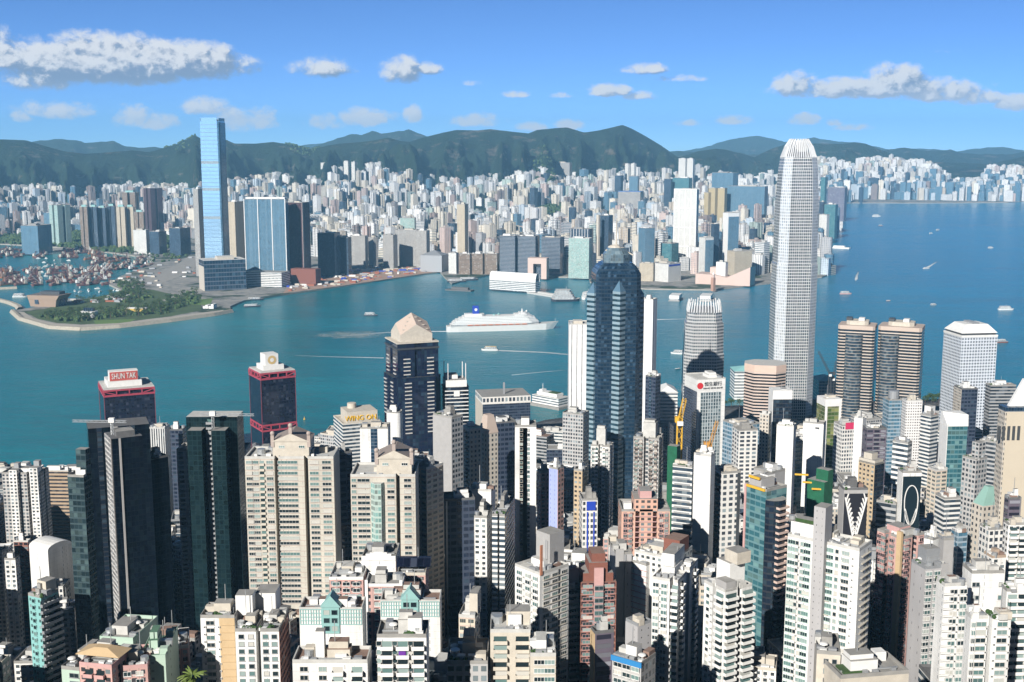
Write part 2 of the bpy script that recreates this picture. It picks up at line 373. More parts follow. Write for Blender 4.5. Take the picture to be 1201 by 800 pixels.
def slab(name, poly, z, mat, z0=-3.0, kind='structure', wallmat=None):
    b = MB(); n = len(poly); area = sum(poly[i][0] * poly[(i + 1) % n][1] - poly[(i + 1) % n][0] * poly[i][1] for i in range(n))
    if area < 0: poly = poly[::-1]
    for t3 in earcut(poly): b.quad([(poly[i][0], poly[i][1], z) for i in t3], 0)
    b.prism(poly, z0, z, 1)
    o = b.build(name, [mat, wallmat or mat])
    if kind: o['kind'] = kind
    return o
def inside(poly, x, y):
    r = False; n = len(poly)
    for i in range(n):
        (x1, y1), (x2, y2) = poly[i], poly[i - 1]
        if (y1 > y) != (y2 > y) and x < (x2 - x1) * (y - y1) / (y2 - y1) + x1: r = not r
    return r
mk = None
def build_far_land():
    global LAND, FARLAND
    m, t, b = new_mat('town_ground')
    co = t.new('ShaderNodeTexCoord').outputs['Object']
    n1 = t.noise(co, .006, 5, .6); n2 = t.noise(co, .03, 4, .7)
    t.put(b.inputs['Base Color'], t.mix(t.ss(n1, .52, .60), t.ramp(n2, [(.3, (.14, .14, .14)), (.5, (.28, .27, .25)), (.7, (.40, .38, .34))]), t.ramp(n2, [(.3, (.016, .036, .016)), (.7, (.04, .075, .03))])))
    b.inputs['Roughness'].default_value = .95
    stone = plain('seawall_stone', (.36, .33, .28), .95, .3, .1)
    west = pts(LAND_PX)
    yard = pts(YARD_PX)
    LAND = [yard[-1]] if 0 else []
    far = [at_z(975, 238.5)[:2], (4300, 12500), (-9500, 12500), at_z(-300, 285)[:2]]
    LAND = west + far[1:] + yard[::-1]
    slab('far_ground', LAND, 4.0, m, wallmat=stone)
    fl = pts(FARSHORE_PX) ; FARLAND = [at_z(968, 240.5)[:2]] + fl + [(9500, 9000), (9500, 13000), (3000, 13000)]
    slab('east_ground', FARLAND, 5.0, m, wallmat=stone)
    # rubble mound along the park shore and the two breakwaters of the typhoon shelter
    rub = plain('rubble_stone', (.40, .36, .29), .95, .5, .25, bump=1.5)
    def mound(name, px, w, h):
        P = pts(px); bb = MB()
        for i in range(len(P) - 1):
            a, q = np.array(P[i]), np.array(P[i + 1]); d = (q - a) / np.linalg.norm(q - a); nrm = np.array((-d[1], d[0]))
            a_, q_ = a - d * 2, q + d * 2
            prof = [(-w / 2, -1), (-w * .2, h), (w * .2, h), (w / 2, -1)]
            for (o0, z0), (o1, z1) in zip(prof, prof[1:]):
                bb.quad([(*(a_ + nrm * o1), z1 + .01 * i), (*(a_ + nrm * o0), z0), (*(q_ + nrm * o0), z0), (*(q_ + nrm * o1), z1 + .01 * i)], 0)
        return bb.build(name, rub)
    tag(mound('breakwater', [(-90, 348), (-20, 350), (0, 353), (12, 356), (22, 360), (24, 363)], 22, 6), 'curved stone breakwater reaching left from the tip of the green park', 'breakwater')
    tag(mound('breakwater', [(-60, 342), (19, 338.5)], 18, 6), 'short straight breakwater before the left hand fleet of red barges', 'breakwater')
    tag(mound('rubble_seawall', [(a, b_ + .3) for a, b_ in LAND_PX[:8]], 17, 7), 'sloping pale rubble seawall along the edge of the green park', 'seawall')
build_far_land()
# ------------------------------------------------------------------ hills
RIDGE = [(-260, 170), (-120, 168), (0, 163), (30, 164), (50, 170), (75, 177), (100, 180), (130, 178), (155, 176), (175, 178), (190, 174), (210, 168), (222, 162), (229, 158), (233, 161), (262, 162), (275, 168), (300, 168), (320, 166), (345, 170), (365, 175), (385, 170), (400, 168), (425, 166), (440, 164), (455, 161), (470, 165), (480, 166), (500, 160), (520, 155), (535, 152), (560, 152.5), (575, 151), (600, 154), (620, 156), (630, 152), (650, 150), (665, 149), (685, 155), (700, 153), (718, 149), (730, 146), (740, 150), (755, 158), (775, 170), (795, 184), (808, 181), (818, 177), (840, 174), (850, 175), (870, 180), (885, 184), (905, 174), (925, 168), (965, 168), (985, 168.5), (1000, 167), (1015, 168), (1035, 176), (1055, 184), (1080, 189), (1130, 191), (1160, 192), (1185, 187), (1201, 183), (1300, 178), (1460, 175)]
_raz = [math.atan2(ray(a, b)[0], ray(a, b)[1]) for a, b in RIDGE]; _rt = [ray(a, b)[2] / math.hypot(*ray(a, b)[:2]) for a, b in RIDGE]
def ridge_R(az): return 9700 + 900 * smooth(az, .07, .12) + 1500 * smooth(az, .14, .22)
def foot_R(az): return ridge_R(az) - 2500 + 500 * smooth(az, .07, .14) + 300 * smooth(az, .18, .26)
def hill_z(az, Rr):
    rr, rf = ridge_R(az), foot_R(az)
    zr = H + np.interp(az, _raz, _rt) * rr
    s = np.clip((Rr - rf) / (rr - rf), 0, 1.0)
    prof = .10 * s + .90 * s ** 1.7
    env = np.sin(np.pi * np.clip(s, 0, 1)) * (1 - np.clip(s, 0, 1) ** 3)
    nz = ridged(az * 58 + .35 * fbm(az * 30, Rr / 900), Rr / 2100, 6) * 165 + fbm(az * 60, Rr / 500, 5) * 70
    z = zr * prof + env * nz * np.clip(zr / 450, .3, 1.2) - 25 * (1 - smooth(Rr, rf - 900, rf))
    back = np.clip((Rr - rr) / 3200, 0, 1); z = np.where(Rr > rr, zr * (1 - smooth(back, 0, 1)) - 3 * (back > 0) + 0 * z, z)
    rise = 120 * smooth(Rr, rf - 1500 + 900 * smooth(az, .2, .26), rf + 400) * smooth(az, -.32, -.2) + 130 * smooth(Rr, 9800, 11100) * smooth(az, .2, .26)
    return np.where(Rr > rr, z, np.maximum(z, rise - 30))
def zk(x, y):
    az, rr = math.atan2(x, y), math.hypot(x, y)
    return max(4.0, float(hill_z(np.array(az), np.array(rr))))
def build_hills():
    m, t, b = new_mat('wooded_hill')
    co = t.new('ShaderNodeTexCoord').outputs['Object']
    n1 = t.noise(co, .0035, 6, .62); n2 = t.noise(co, .02, 6, .7); n3 = t.noise(t.v('MULTIPLY', co, (.004, .004, .012)), 1.0, 6, .7)
    g = t.mix(n1, (.007, .025, .018), (.046, .072, .036))
    k = t.m('ADD', .55, t.m('MULTIPLY', n2, .9)); g = t.mix(1.0, g, t.comb(k, k, k), 'MULTIPLY')
    t.put(b.inputs['Base Color'], t.mix(t.m('MULTIPLY', t.ss(n3, .56, .66), .75), g, (.20, .165, .13)))
    b.inputs['Roughness'].default_value = 1.0; b.inputs['Specular IOR Level'].default_value = .1
    bn = t.new('ShaderNodeBump'); bn.inputs['Strength'].default_value = 1.0; bn.inputs['Distance'].default_value = 40
    t.put(bn.inputs['Height'], t.m('ADD', n2, n1)); t.l.new(bn.outputs[0], b.inputs['Normal'])
    az = np.linspace(-.56, .56, 620); rn = np.linspace(-.75, 2.1, 170)
    A = np.repeat(az[:, None], len(rn), 1); RR = np.where(rn[None] <= 1, foot_R(A) + (ridge_R(A) - foot_R(A)) * rn[None], ridge_R(A) + (rn[None] - 1) * 3000)
    Z = hill_z(A, RR)
    # the rocky knob on the shoulder left of the tall blue tower
    Z += 0
    o = grid_mesh('hills', RR * np.sin(A), RR * np.cos(A), Z, m); o['kind'] = 'structure'
    far1 = [(-300, 168), (0, 172), (30, 168), (48, 164), (65, 162), (85, 164), (100, 167), (118, 166), (132, 165.5), (145, 171), (160, 172), (185, 173), (215, 174), (360, 175), (380, 167), (395, 162), (405, 159), (412, 157), (425, 157), (437, 152.5), (447, 156), (460, 156), (472, 153), (480, 150.5), (488, 155), (500, 159), (520, 166), (560, 175), (770, 182), (780, 178), (795, 176), (812, 178), (840, 176), (855, 178), (880, 180), (1040, 176), (1055, 173), (1075, 174), (1090, 177), (1110, 175), (1130, 179), (1150, 181), (1180, 180), (1201, 178), (1330, 174)]
    far2 = [(-300, 175), (300, 175), (345, 172), (368, 168), (385, 167), (500, 170), (760, 178), (800, 178), (825, 172), (845, 167), (860, 163), (880, 160), (890, 159.5), (905, 163), (920, 166), (940, 164), (955, 161), (965, 163), (985, 166), (1010, 167), (1040, 175), (1080, 174), (1120, 177), (1145, 174), (1175, 172), (1201, 176), (1330, 175)]
    for name, px, Rd, seed in (('mountain_range', far1, 15500, 3), ('mountain_range', far2, 21500, 9)):
        a0 = [math.atan2(ray(a, b_)[0], ray(a, b_)[1]) for a, b_ in px]; s0 = [ray(a, b_)[2] / math.hypot(*ray(a, b_)[:2]) for a, b_ in px]
        az = np.linspace(-.5, .5, 500); rn = np.linspace(-1, 1, 41); A = np.repeat(az[:, None], 41, 1); RR = Rd + rn[None] * 2600 + 0 * A
        zr = H + np.interp(A, a0, s0) * Rd + 10 * fbm(A * 160 + seed, A * 0, 3)
        Z = zr * (1 - np.abs(rn[None]) ** .9) + np.sin(np.pi * np.abs(rn[None])) * (ridged(A * 60 + seed, RR / 1500) * 60)
        q = grid_mesh(name, RR * np.sin(A), RR * np.cos(A), Z - 4, m); q['kind'] = 'structure'
build_hills()
# ------------------------------------------------------------------ the air
def build_haze():
    b = MB().box(-13900, 13900, -720, 25900, -6, 1010, bottom=True)
    m = bpy.data.materials.new('haze_air'); m.use_nodes = True; t = NT(m.node_tree); t.n.clear()
    o = t.new('ShaderNodeOutputMaterial'); v = t.new('ShaderNodeVolumePrincipled'); t.l.new(v.outputs[0], o.inputs['Volume'])
    v.inputs['Color'].default_value = HAZE_COL; v.inputs['Density'].default_value = HAZE_D; v.inputs['Anisotropy'].default_value = 0.0
    h = b.build('haze', m); h['kind'] = 'stuff'; h.display_type = 'BOUNDS'
HAZE_COL, HAZE_D = (.33, .69, 1.0, 1), 4.4e-5
build_haze()
# ------------------------------------------------------------------ buildings: from pixel columns and a distance to a real footprint
VIS = []          # (xl, xr, ytop, ybottom, distance): what the photo shows of each traced building
FOOT = []         # footprints already taken: (cx, cy, radius)
def t_edge(C, e, px):
    """length along e from corner C until the point appears in column px"""
    x0, y0, z = C; k = (px - CX)
    return (k * (CP * y0 + (H - z) * SP) - F * x0) / (F * e[0] - k * CP * e[1])
def solve(xl, xm, xr, yt, d, asp=1.0, yaw=None, L=None):
    """near corner at column xm and distance d, roof edge at row yt there; returns centre, z rotation, width, depth, roof height"""
    if xm is None:                                   # only one face shows: square to the line of sight
        C = at_y(xr, yt, d); th = math.atan2((((xl + xr) / 2) - CX) / F, 1.0) if yaw is None else yaw
        e1 = (-math.cos(th), math.sin(th)); W_ = t_edge(C, e1, xl); L_ = L or W_ * asp
    else:
        C = at_y(xm, yt, d); best = None
        for i in range(4, 177):
            th = R(i * .5) if yaw is None else yaw
            e1, e2 = (-math.cos(th), math.sin(th)), (math.sin(th), math.cos(th))
            W_ = t_edge(C, e1, xl); L_ = t_edge(C, e2, xr)
            if yaw is not None and (L or L_ <= 0): L_ = L or W_ * asp
            if W_ <= 0 or L_ <= 0 or W_ > 1500 or L_ > 1500: continue
            err = abs(math.log(L_ / W_ / asp))
            if best is None or err < best[0]: best = (err, th, W_, L_)
            if yaw is not None: break
        if best is None: raise ValueError(f'solve {xl} {xm} {xr} {yt} {d} {asp} {yaw}')
        _, th, W_, L_ = best
        if L: L_ = L
    ct, st = math.cos(th), math.sin(th)
    # local axes: x = (ct,-st), y = (st,ct); near corner sits at (+W/2, -L/2)
    cx = C[0] - ct * W_ / 2 + st * L_ / 2; cy = C[1] + st * W_ / 2 + ct * L_ / 2
    return cx, cy, -th, W_, L_, C[2]
class B:
    """one building: an Empty on the ground with its parts in local metres (front = -y, right = +x), z counted from the ground"""
    def __init__(s, name, label, cat, spec, yb=None, group=None, z0=None, vis=True, frame=None):
        if frame: s.cx, s.cy, s.rz, s.W, s.L, s.zt = frame
        else: s.cx, s.cy, s.rz, s.W, s.L, s.zt = solve(**spec) if isinstance(spec, dict) else solve(*spec)
        s.g = (zg(s.cx, s.cy) if s.cy < 2600 else zk(s.cx, s.cy)) if z0 is None else z0
        s.h = s.zt - s.g; s.root = thing(name, label, cat, (s.cx, s.cy, s.g), s.rz, group)
        FOOT.append((s.cx, s.cy, .5 * math.hypot(s.W, s.L)))
        s.rnd = random.Random(int(abs(s.cx * 7 + s.cy * 13)) + 5)
        sp = spec if isinstance(spec, (list, tuple)) else None
        if sp is not None and vis: VIS.append((sp[0], sp[2], sp[3], yb or sp[3] + 60, s.cy))
    def add(s, name, mb, mats, parent=None): return mb.build(name, mats, parent or s.root)
    def rect(s, i=0.0): w, l = s.W / 2 - i, s.L / 2 - i; return [(-w, -l), (w, -l), (w, l), (-w, l)]
def slots(W_, L_, front=(), right=(), back=(), left=()):
    """outline of a W x L block with re-entrant light wells; each slot = (centre, width, depth) along its side"""
    w, l = W_ / 2, L_ / 2; P = [(-w, -l)]
    for c_, wd, dp in sorted(front): P += [(c_ - wd / 2, -l), (c_ - wd / 2, -l + dp), (c_ + wd / 2, -l + dp), (c_ + wd / 2, -l)]
    P.append((w, -l))
    for c_, wd, dp in sorted(right): P += [(w, c_ - wd / 2), (w - dp, c_ - wd / 2), (w - dp, c_ + wd / 2), (w, c_ + wd / 2)]
    P.append((w, l))
    for c_, wd, dp in sorted(back, reverse=True): P += [(c_ + wd / 2, l), (c_ + wd / 2, l - dp), (c_ - wd / 2, l - dp), (c_ - wd / 2, l)]
    P.append((-w, l))
    for c_, wd, dp in sorted(left, reverse=True): P += [(-w, c_ + wd / 2), (-w + dp, c_ + wd / 2), (-w + dp, c_ - wd / 2), (-w, c_ - wd / 2)]
    return P
def cham(W_, L_, c_):
    w, l = W_ / 2, L_ / 2; return [(-w + c_, -l), (w - c_, -l), (w, -l + c_), (w, l - c_), (w - c_, l), (-w + c_, l), (-w, l - c_), (-w, -l + c_)]
def oval(W_, L_, n=24, p=2.0):
    f = lambda q: math.copysign(abs(q) ** (2 / p), q)
    return [(W_ / 2 * f(math.cos(2 * math.pi * i / n)), L_ / 2 * f(math.sin(2 * math.pi * i / n))) for i in range(n)]
def scale_poly(P, k): return [(x * k, y * k) for x, y in P]
# common materials
M_ROOF = plain('roof_concrete', (.30, .29, .27), .95, .35, .25)
M_ROOFL = plain('roof_pale', (.52, .51, .48), .9, .3, .3)
M_ROOFD = plain('roof_dark', (.13, .13, .13), .9, .35, .3)
M_ROOFG = plain('roof_green_paint', (.10, .20, .13), .9, .3, .3)
M_ROOFT = plain('roof_terracotta', (.25, .165, .13), .9, .3, .3)
M_WHITE = plain('white_paint', (.76, .75, .72), .7, .14, .25)
M_GREY = plain('grey_metal', (.36, .37, .38), .5, .15, .6, .3)
M_DARK = plain('dark_steel', (.06, .065, .07), .5, .2, .5)
M_STEEL = plain('galvanised_steel', (.55, .57, .58), .4, .1, 1.0, .6)
M_CREAM = plain('cream_render', (.55, .50, .42), .85, .25, .3)
M_GREEN = plain('planting', (.04, .085, .025), .95, .5, .8)
M_REDP = plain('red_frame_paint', (.40, .06, .09), .5, .1, .3)
M_GOLD = plain('gold_letter', (.85, .50, .02), .4, .05, 1)
M_BLUE = plain('bright_blue_paint', (.02, .06, .42), .5, .05, 1)
M_BRICK = plain('brown_brick', (.22, .085, .06), .9, .2, .6)
M_PINK = plain('pink_render', (.55, .33, .31), .85, .14, .4)
M_MINT = plain('mint_render', (.42, .55, .45), .85, .12, .4)
M_TEALP = plain('teal_paint', (.26, .46, .44), .6, .1, .5)
M_YEL = plain('yellow_steel', (.72, .42, .04), .5, .12, .5)
M_RED = plain('signal_red', (.60, .03, .035), .5, .05, 1)
def roof_kit(b, poly, z, level=1, mat=None, seed=None, plant=None, par=None, extent=None, room_mat=None, ph=None, parts=True):
    """parapet, lift overrun, tanks, chillers, aerials, one mesh per part"""
    r = b.rnd; mat = mat or M_ROOF; par = par or (M_ROOFL if mat in (M_ROOFT, M_ROOFG) else mat); room_mat = room_mat or r.choice((par, M_WHITE, M_WHITE, M_CREAM, M_ROOFL))
    m = MB(); n = len(poly); hp = 1.3
    cx = sum(p[0] for p in poly) / n; cy = sum(p[1] for p in poly) / n
    ins = lambda p, k: (p[0] + (cx - p[0]) * k, p[1] + (cy - p[1]) * k)
    q = [ins(p, .035) for p in poly]
    for i in range(n):
        j = (i + 1) % n
        m.quad([(*poly[i], z), (*poly[j], z), (*poly[j], z + hp), (*poly[i], z + hp)], 0); m.quad([(*poly[i], z + hp), (*poly[j], z + hp), (*q[j], z + hp), (*q[i], z + hp)], 0)
        m.quad([(*q[j], z), (*q[i], z), (*q[i], z + hp), (*q[j], z + hp)], 0)
    b.add('parapet', m, par)
    m = MB(); m.quad([(*p, z + .05) for p in q], 0); b.add('roof', m, mat)
    x0, x1, y0, y1 = extent or (-b.W / 2, b.W / 2, -b.L / 2, b.L / 2); w, l = x1 - x0, y1 - y0; mx, my = (x0 + x1) / 2, (y0 + y1) / 2
    if level >= 1:
        h1 = ph or r.uniform(2.8, 4.8); pw, pl_ = w * r.uniform(.3, .5), l * r.uniform(.3, .5); ox, oy = r.uniform(-.12, .12) * w, r.uniform(-.1, .15) * l
        b.add('plant_room', MB().box(mx + ox - pw / 2, mx + ox + pw / 2, my + oy - pl_ / 2, my + oy + pl_ / 2, z + .03, z + h1, 0, 1), [room_mat, mat])
        if r.random() < .45:
            b.add('lift_overrun', MB().box(mx + ox - pw * .46, mx + ox + pw * .4, my + oy - pl_ * .3, my + oy + pl_ * .46, z + h1, z + h1 + r.uniform(1.4, 2.6), 0, 1), [room_mat, mat])
        for k in range(r.randint(1, 2)):
            tx, ty = mx + r.choice((-1, 1)) * w * r.uniform(.30, .38), my + r.uniform(-.36, .36) * l; s_ = min(w, l) * .07 + .8
            if r.random() < .5: b.add('water_tank', MB().box(tx - s_, tx + s_, ty - s_, ty + s_, z + .05, z + r.uniform(2, 3.4)), room_mat)
            else: b.add('water_tank', MB().cyl(tx, ty, s_, z + .05, z + 2.6, 10), M_STEEL)
    if level >= 2:
        for k in range(r.randint(3, 6)):
            tx, ty = mx + r.uniform(-.4, .4) * w, my - l * r.uniform(.28, .42); s_ = r.uniform(.7, 1.5)
            b.add('chiller', MB().box(tx - s_, tx + s_, ty - s_ * .7, ty + s_ * .7, z + .06, z + r.uniform(1.0, 1.9)), M_GREY if r.random() < .6 else M_WHITE)
        if r.random() < .5:
            tx, ty = mx + r.uniform(-.35, .35) * w, my + r.uniform(-.35, .1) * l; m = MB(); m.cyl(tx, ty, .15, z, z + 1.6, 6); m.ball(tx, ty, z + 2.2, 1.5, 0, 10, 4, .45, True); b.add('satellite_dish', m, M_WHITE)
        for k in range(r.randint(2, 4)):
            tx, ty = mx + r.uniform(-.38, .38) * w, my + r.uniform(-.1, .42) * l; sx, sy = r.uniform(1, 2.6), r.uniform(1, 2.2)
            b.add('roof_shed', MB().box(tx - sx, tx + sx, ty - sy, ty + sy, z + .055, z + r.uniform(1.6, 2.8)), r.choice((M_GREY, M_CREAM, M_ROOFT, M_STEEL, M_ROOFL, M_WHITE)))
        m = MB(); ty = my - l * r.uniform(.1, .3); m.bar((mx - w * .42, ty, z + .5), (mx + w * .42, ty, z + .5), .5); m.bar((mx + w * .2, ty, z + .5), (mx + w * .2, my + l * .4, z + .5), .4); b.add('duct', m, M_STEEL)
        m = MB(); tx = mx + r.uniform(-.2, .2) * w; m.bar((tx, my, z), (tx, my, z + r.uniform(9, 14)), .22); b.add('aerial', m, M_STEEL)
        if r.random() < .4:
            m = MB(); tx, ty = mx + r.uniform(-.3, .3) * w, my - l * .38
            for k in range(9): m.ball(tx + r.uniform(-2.5, 2.5), ty + r.uniform(-.8, .8), z + .9, r.uniform(.5, 1.0), 0, 6, 4)
            tag(b.add('roof_planting', m, M_GREEN), kind=None)
def body(b, name, poly, z0, z1, mat, bay=3.2, fl=3.0, top=None, col=None): return b.add(name, MB().prism(poly, z0, z1, 0, 1, bay, fl, col=col), [mat, top or M_ROOF])
def lettering(b, text, x, y, z, size, mat, name='lettering', rz=0.0, depth=.25, parent=None, sx=1.0):
    """raised letters standing on a face that looks towards local -y"""
    cu = bpy.data.curves.new(name, 'FONT'); cu.body = text; cu.size = size; cu.extrude = depth; cu.align_x = 'CENTER'; cu.align_y = 'CENTER'; cu.resolution_u = 2
    tmp = bpy.data.objects.new('tmp', cu); COL.objects.link(tmp); bpy.context.view_layer.update()
    me = bpy.data.meshes.new_from_object(tmp.evaluated_get(bpy.context.evaluated_depsgraph_get())); bpy.data.objects.remove(tmp)
    me.name = name; me.materials.clear(); me.materials.append(mat)
    o = ob(name, me, parent or b.root); o.location = (x, y, z); o.rotation_euler = (R(90), 0, rz); o.scale = (sx, 1, 1)
    return o
# ------------------------------------------------------------------ named landmarks of the far shore
F_ICC = facade('icc_glass', (.20, .32, .44), (.36, .54, .70), a=.0, b=1.0, c=.22, d=1.0, pl=0, rough=.25, grough=.12, metal=.55, dirt=.1, bump=0, gvar=.04)
F_ICCL = facade('icc_louvre', (.30, .36, .40), (.20, .25, .28), a=0, b=1, c=.3, d=.7, pl=0, dirt=.1, bump=0)
F_ICCS = facade('icc_shaded_side', (.03, .06, .09), (.05, .12, .18), a=0, b=1, c=.12, d=1, pl=.2, lit=(.12, .22, .3), rough=.3, grough=.1, metal=.3, dirt=.1, bump=0)  # dark copy of the glass: shade of the right side put into colour
F_BGLASS = facade('blue_curtain', (.30, .42, .50), (.035, .11, .18), a=.06, b=.94, c=.12, d=.95, lit=(.06, .15, .22), pl=.3, grough=.1, dirt=.1, bump=0, gvar=.25)
F_DGLASS = facade('dark_curtain', (.10, .13, .17), (.012, .03, .055), a=.04, b=.96, c=.2, d=.97, lit=(.05, .10, .15), pl=.35, grough=.1, dirt=.15, bump=0)
F_TEAL = facade('teal_curtain', (.16, .30, .32), (.02, .10, .13), a=.05, b=.95, c=.2, d=.95, lit=(.10, .26, .28), pl=.35, grough=.1, dirt=.1, bump=0)
F_MAROON = facade('maroon_cladding', (.10, .05, .055), (.02, .02, .03), a=.15, b=.85, c=.25, d=.8, lit=(.12, .12, .14), pl=.2, dirt=.15, bump=0)
F_GRID = facade('grey_grid', (.42, .40, .37), (.05, .06, .07), a=.2, b=.8, c=.25, d=.75, pl=.25, dirt=.15, bump=0)
F_BEIGE = facade('beige_stone', (.55, .47, .35), (.05, .06, .06), a=.25, b=.75, c=.3, d=.75, pl=.2, dirt=.12, bump=0)
F_WHITEB = facade('white_bands', (.72, .71, .68), (.05, .07, .09), a=0, b=1, c=.35, d=.75, pl=.2, dirt=.1, bump=0)
F_WGRID = facade('white_grid', (.74, .72, .67), (.06, .08, .09), a=.22, b=.78, c=.3, d=.72, pl=.25, dirt=.12, bump=0)
F_PALEG = facade('pale_green_glass', (.42, .52, .47), (.16, .28, .26), a=.08, b=.92, c=.2, d=.85, lit=(.40, .50, .46), pl=.5, dirt=.15, bump=0)
F_BROWN = facade('brown_bands', (.30, .22, .16), (.03, .035, .04), a=.1, b=.9, c=.35, d=.8, pl=.2, dirt=.15, bump=0)
F_YEL = facade('yellow_estate', (.48, .39, .22), (.10, .09, .06), a=.3, b=.7, c=.3, d=.7, pl=.2, dirt=.12, bump=0)
M_PINKT = plain('pink_tile', (.62, .47, .40), .7, .06, .05)
def icc():
    b = B('skyscraper', 'tallest pale blue glass tower across the harbour with slightly flared foot', 'skyscraper', dict(xl=233, xm=256, xr=264.5, yt=138.5, d=3480, asp=.85), z0=4)
    VIS.append((230, 268, 138, 306, 3480))
    w, l, h = b.W / 2, b.L / 2, b.h; c_ = w * .16
    P = [(-w + c_, -l), (w - c_, -l), (w - c_, -l + c_), (w, -l + c_), (w, l - c_), (w - c_, l - c_), (w - c_, l), (-w + c_, l), (-w + c_, l - c_), (-w, l - c_), (-w, -l + c_), (-w + c_, -l + c_)]
    m = MB(); fl = 11.0
    zs = [h * .18, h * .32, h * .52, h * .74, h - 6]; cuts = []
    lo = h * .16
    m.prism(scale_poly(P, 1.10), 0, lo, 0, None, 3, fl, poly2=P)
    z = lo
    for lv in (h * .40, h * .57, h * .73):
        m.prism(P, z, lv, 0, None, 3, fl); m.prism(scale_poly(P, .995), lv, lv + 8, 1, None, 3, 2.0); z = lv + 8
    m.prism(P, z, h - 9, 0, None, 3, fl, poly2=scale_poly(P, .975))
    m.prism([(x * .975, y * .975) for x, y in P], h - 9, h - 8.9, 2, 2)
    b.add('curtain_wall', m, [F_ICC, F_ICCL, M_GREY])
    m = MB()                                            # the four leaf screens standing above the roof
    t_ = 1.2
    m.box(-w + c_ * 1.2, w - c_ * 1.2, -l * .975, -l * .975 + t_, h - 9, h + 1.5); b.add('crown_screen', m, [F_ICC])
    m = MB(); m.box(-w + c_ * 1.2, w - c_ * 1.2, l * .975 - t_, l * .975, h - 9, h + 1.5); b.add('crown_screen', m, [F_ICC])
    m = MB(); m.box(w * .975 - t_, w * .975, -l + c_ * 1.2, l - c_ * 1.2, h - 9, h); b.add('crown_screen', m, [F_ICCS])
    m = MB(); m.box(-w * .975, -w * .975 + t_, -l + c_ * 1.2, l - c_ * 1.2, h - 9, h); b.add('crown_screen', m, [F_ICC])
    m = MB(); m.box(-w * .5, w * .5, -l * .5, l * .5, h - 8.8, h - 4); b.add('plant_room', m, M_GREY)
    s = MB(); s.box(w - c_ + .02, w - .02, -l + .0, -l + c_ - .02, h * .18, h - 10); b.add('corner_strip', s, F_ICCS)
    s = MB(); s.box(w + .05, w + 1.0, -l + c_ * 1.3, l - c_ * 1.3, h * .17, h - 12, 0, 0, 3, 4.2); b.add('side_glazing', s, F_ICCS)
icc()
def simple(name, label, cat, spec, yb, mat, bay=3.4, fl=3.4, poly=None, level=1, roof=None, par=None, group=None, fn=None, z0=None, ph=None):
    b = B(name, label, cat, spec, yb, group, z0)
    P = poly(b) if poly else b.rect()
    body(b, 'wall', P, 0, b.h, mat, bay, fl, roof)
    if level: roof_kit(b, P, b.h, level, roof or M_ROOF, par=par, ph=ph)
    if fn: fn(b, P)
    return b
def fins(col, n, side='front', proud=.8, wd=1.4, z0=0, extra=0):
    def f(b, P):
        for k in range(n):
            u = -b.W / 2 + b.W * (k + .5) / n if n > 1 else 0
            b.add('fin', MB().box(u - wd / 2, u + wd / 2, -b.L / 2 - proud, -b.L / 2 - .02, z0, b.h + extra), col)
    return f
def two(*fs):
    def f(b, P):
        for q in fs: q(b, P)
    return f
# --- west kowloon
simple('apartment_tower', 'grey blue glass strip of a tower showing left of the tallest glass tower', 'apartment tower', (226, 232, 238, 222, 3720, 1), 300, F_GRID, 3, 3.2)
simple('shopping_podium', 'dark grey blank block standing at the foot of the tallest tower', 'podium', (233, 239, 288, 306, 3330, 1.6), 336, F_DGLASS, 8, 12, level=1, roof=M_ROOFL, ph=9, fn=lambda b, P: b.add('pale_corner', MB().box(-b.W / 2 - .5, b.W / 2 - 2, -b.L / 2 - 1.2, -b.L / 2 - .1, 0, b.h * .8), M_CREAM))
def stepped_glass(b, P):
    for k, u in enumerate((-.5, -.17, .17, .5)):
        b.add('white_pier', MB().box(u * b.W - 1.1, u * b.W + 1.1, -b.L / 2 - 1.4, -b.L / 2 - .02, 0, b.h + 1.5), M_WHITE)
    b.add('roof_screen', MB().box(-b.W * .48, b.W * .48, -b.L * .3, b.L * .3, b.h + 1.4, b.h + 6), M_WHITE)
simple('apartment_slab', 'wide blue glass apartment slab with white piers right of the tallest tower', 'apartment slab', (286, 334, 338, 234, 3500, .35), 317, F_BGLASS, 3.2, 3.2, fn=stepped_glass)
def pinkedge(b, P): b.add('pink_stripe', MB().box(b.W / 2 - .2, b.W / 2 + .8, -b.L / 2 - .6, -b.L / 2 + 5, 0, b.h + 1), M_PINKT)
simple('apartment_tower', 'dark maroon tower with a pink edge stripe beside the wide blue glass slab', 'apartment tower', (338, 354, 363, 238, 3560, .8), 314, F_MAROON, 3, 3.1, fn=pinkedge)
simple('apartment_tower', 'beige and dark tower half hidden behind the tallest glass tower', 'apartment tower', (266, 275, 286, 237, 3700, 1.2), 303, F_BEIGE, 3, 3.1)
simple('construction_podium', 'purple and grey site structure in front of the wide blue glass slab', 'podium', (288, 330, 340, 320, 3420, .5), 330, F_WHITEB, 6, 5, level=0, z0=4)
simple('construction_shed', 'long red roofed site shed below the maroon tower', 'shed', (341, 370, 376, 316, 3480, .4), 323, M_BRICK, 6, 6, level=0, roof=M_BRICK)
simple('hotel', 'stepped navy glass hotel right of the maroon tower', 'hotel', (372, 392, 399, 274, 3700, .9), 313, F_DGLASS, 3, 3.3)
simple('hotel', 'lower navy glass wing stepping down beside the navy glass hotel', 'hotel', (395, 408, 412, 279, 3750, .7), 308, F_DGLASS, 3, 3.3)
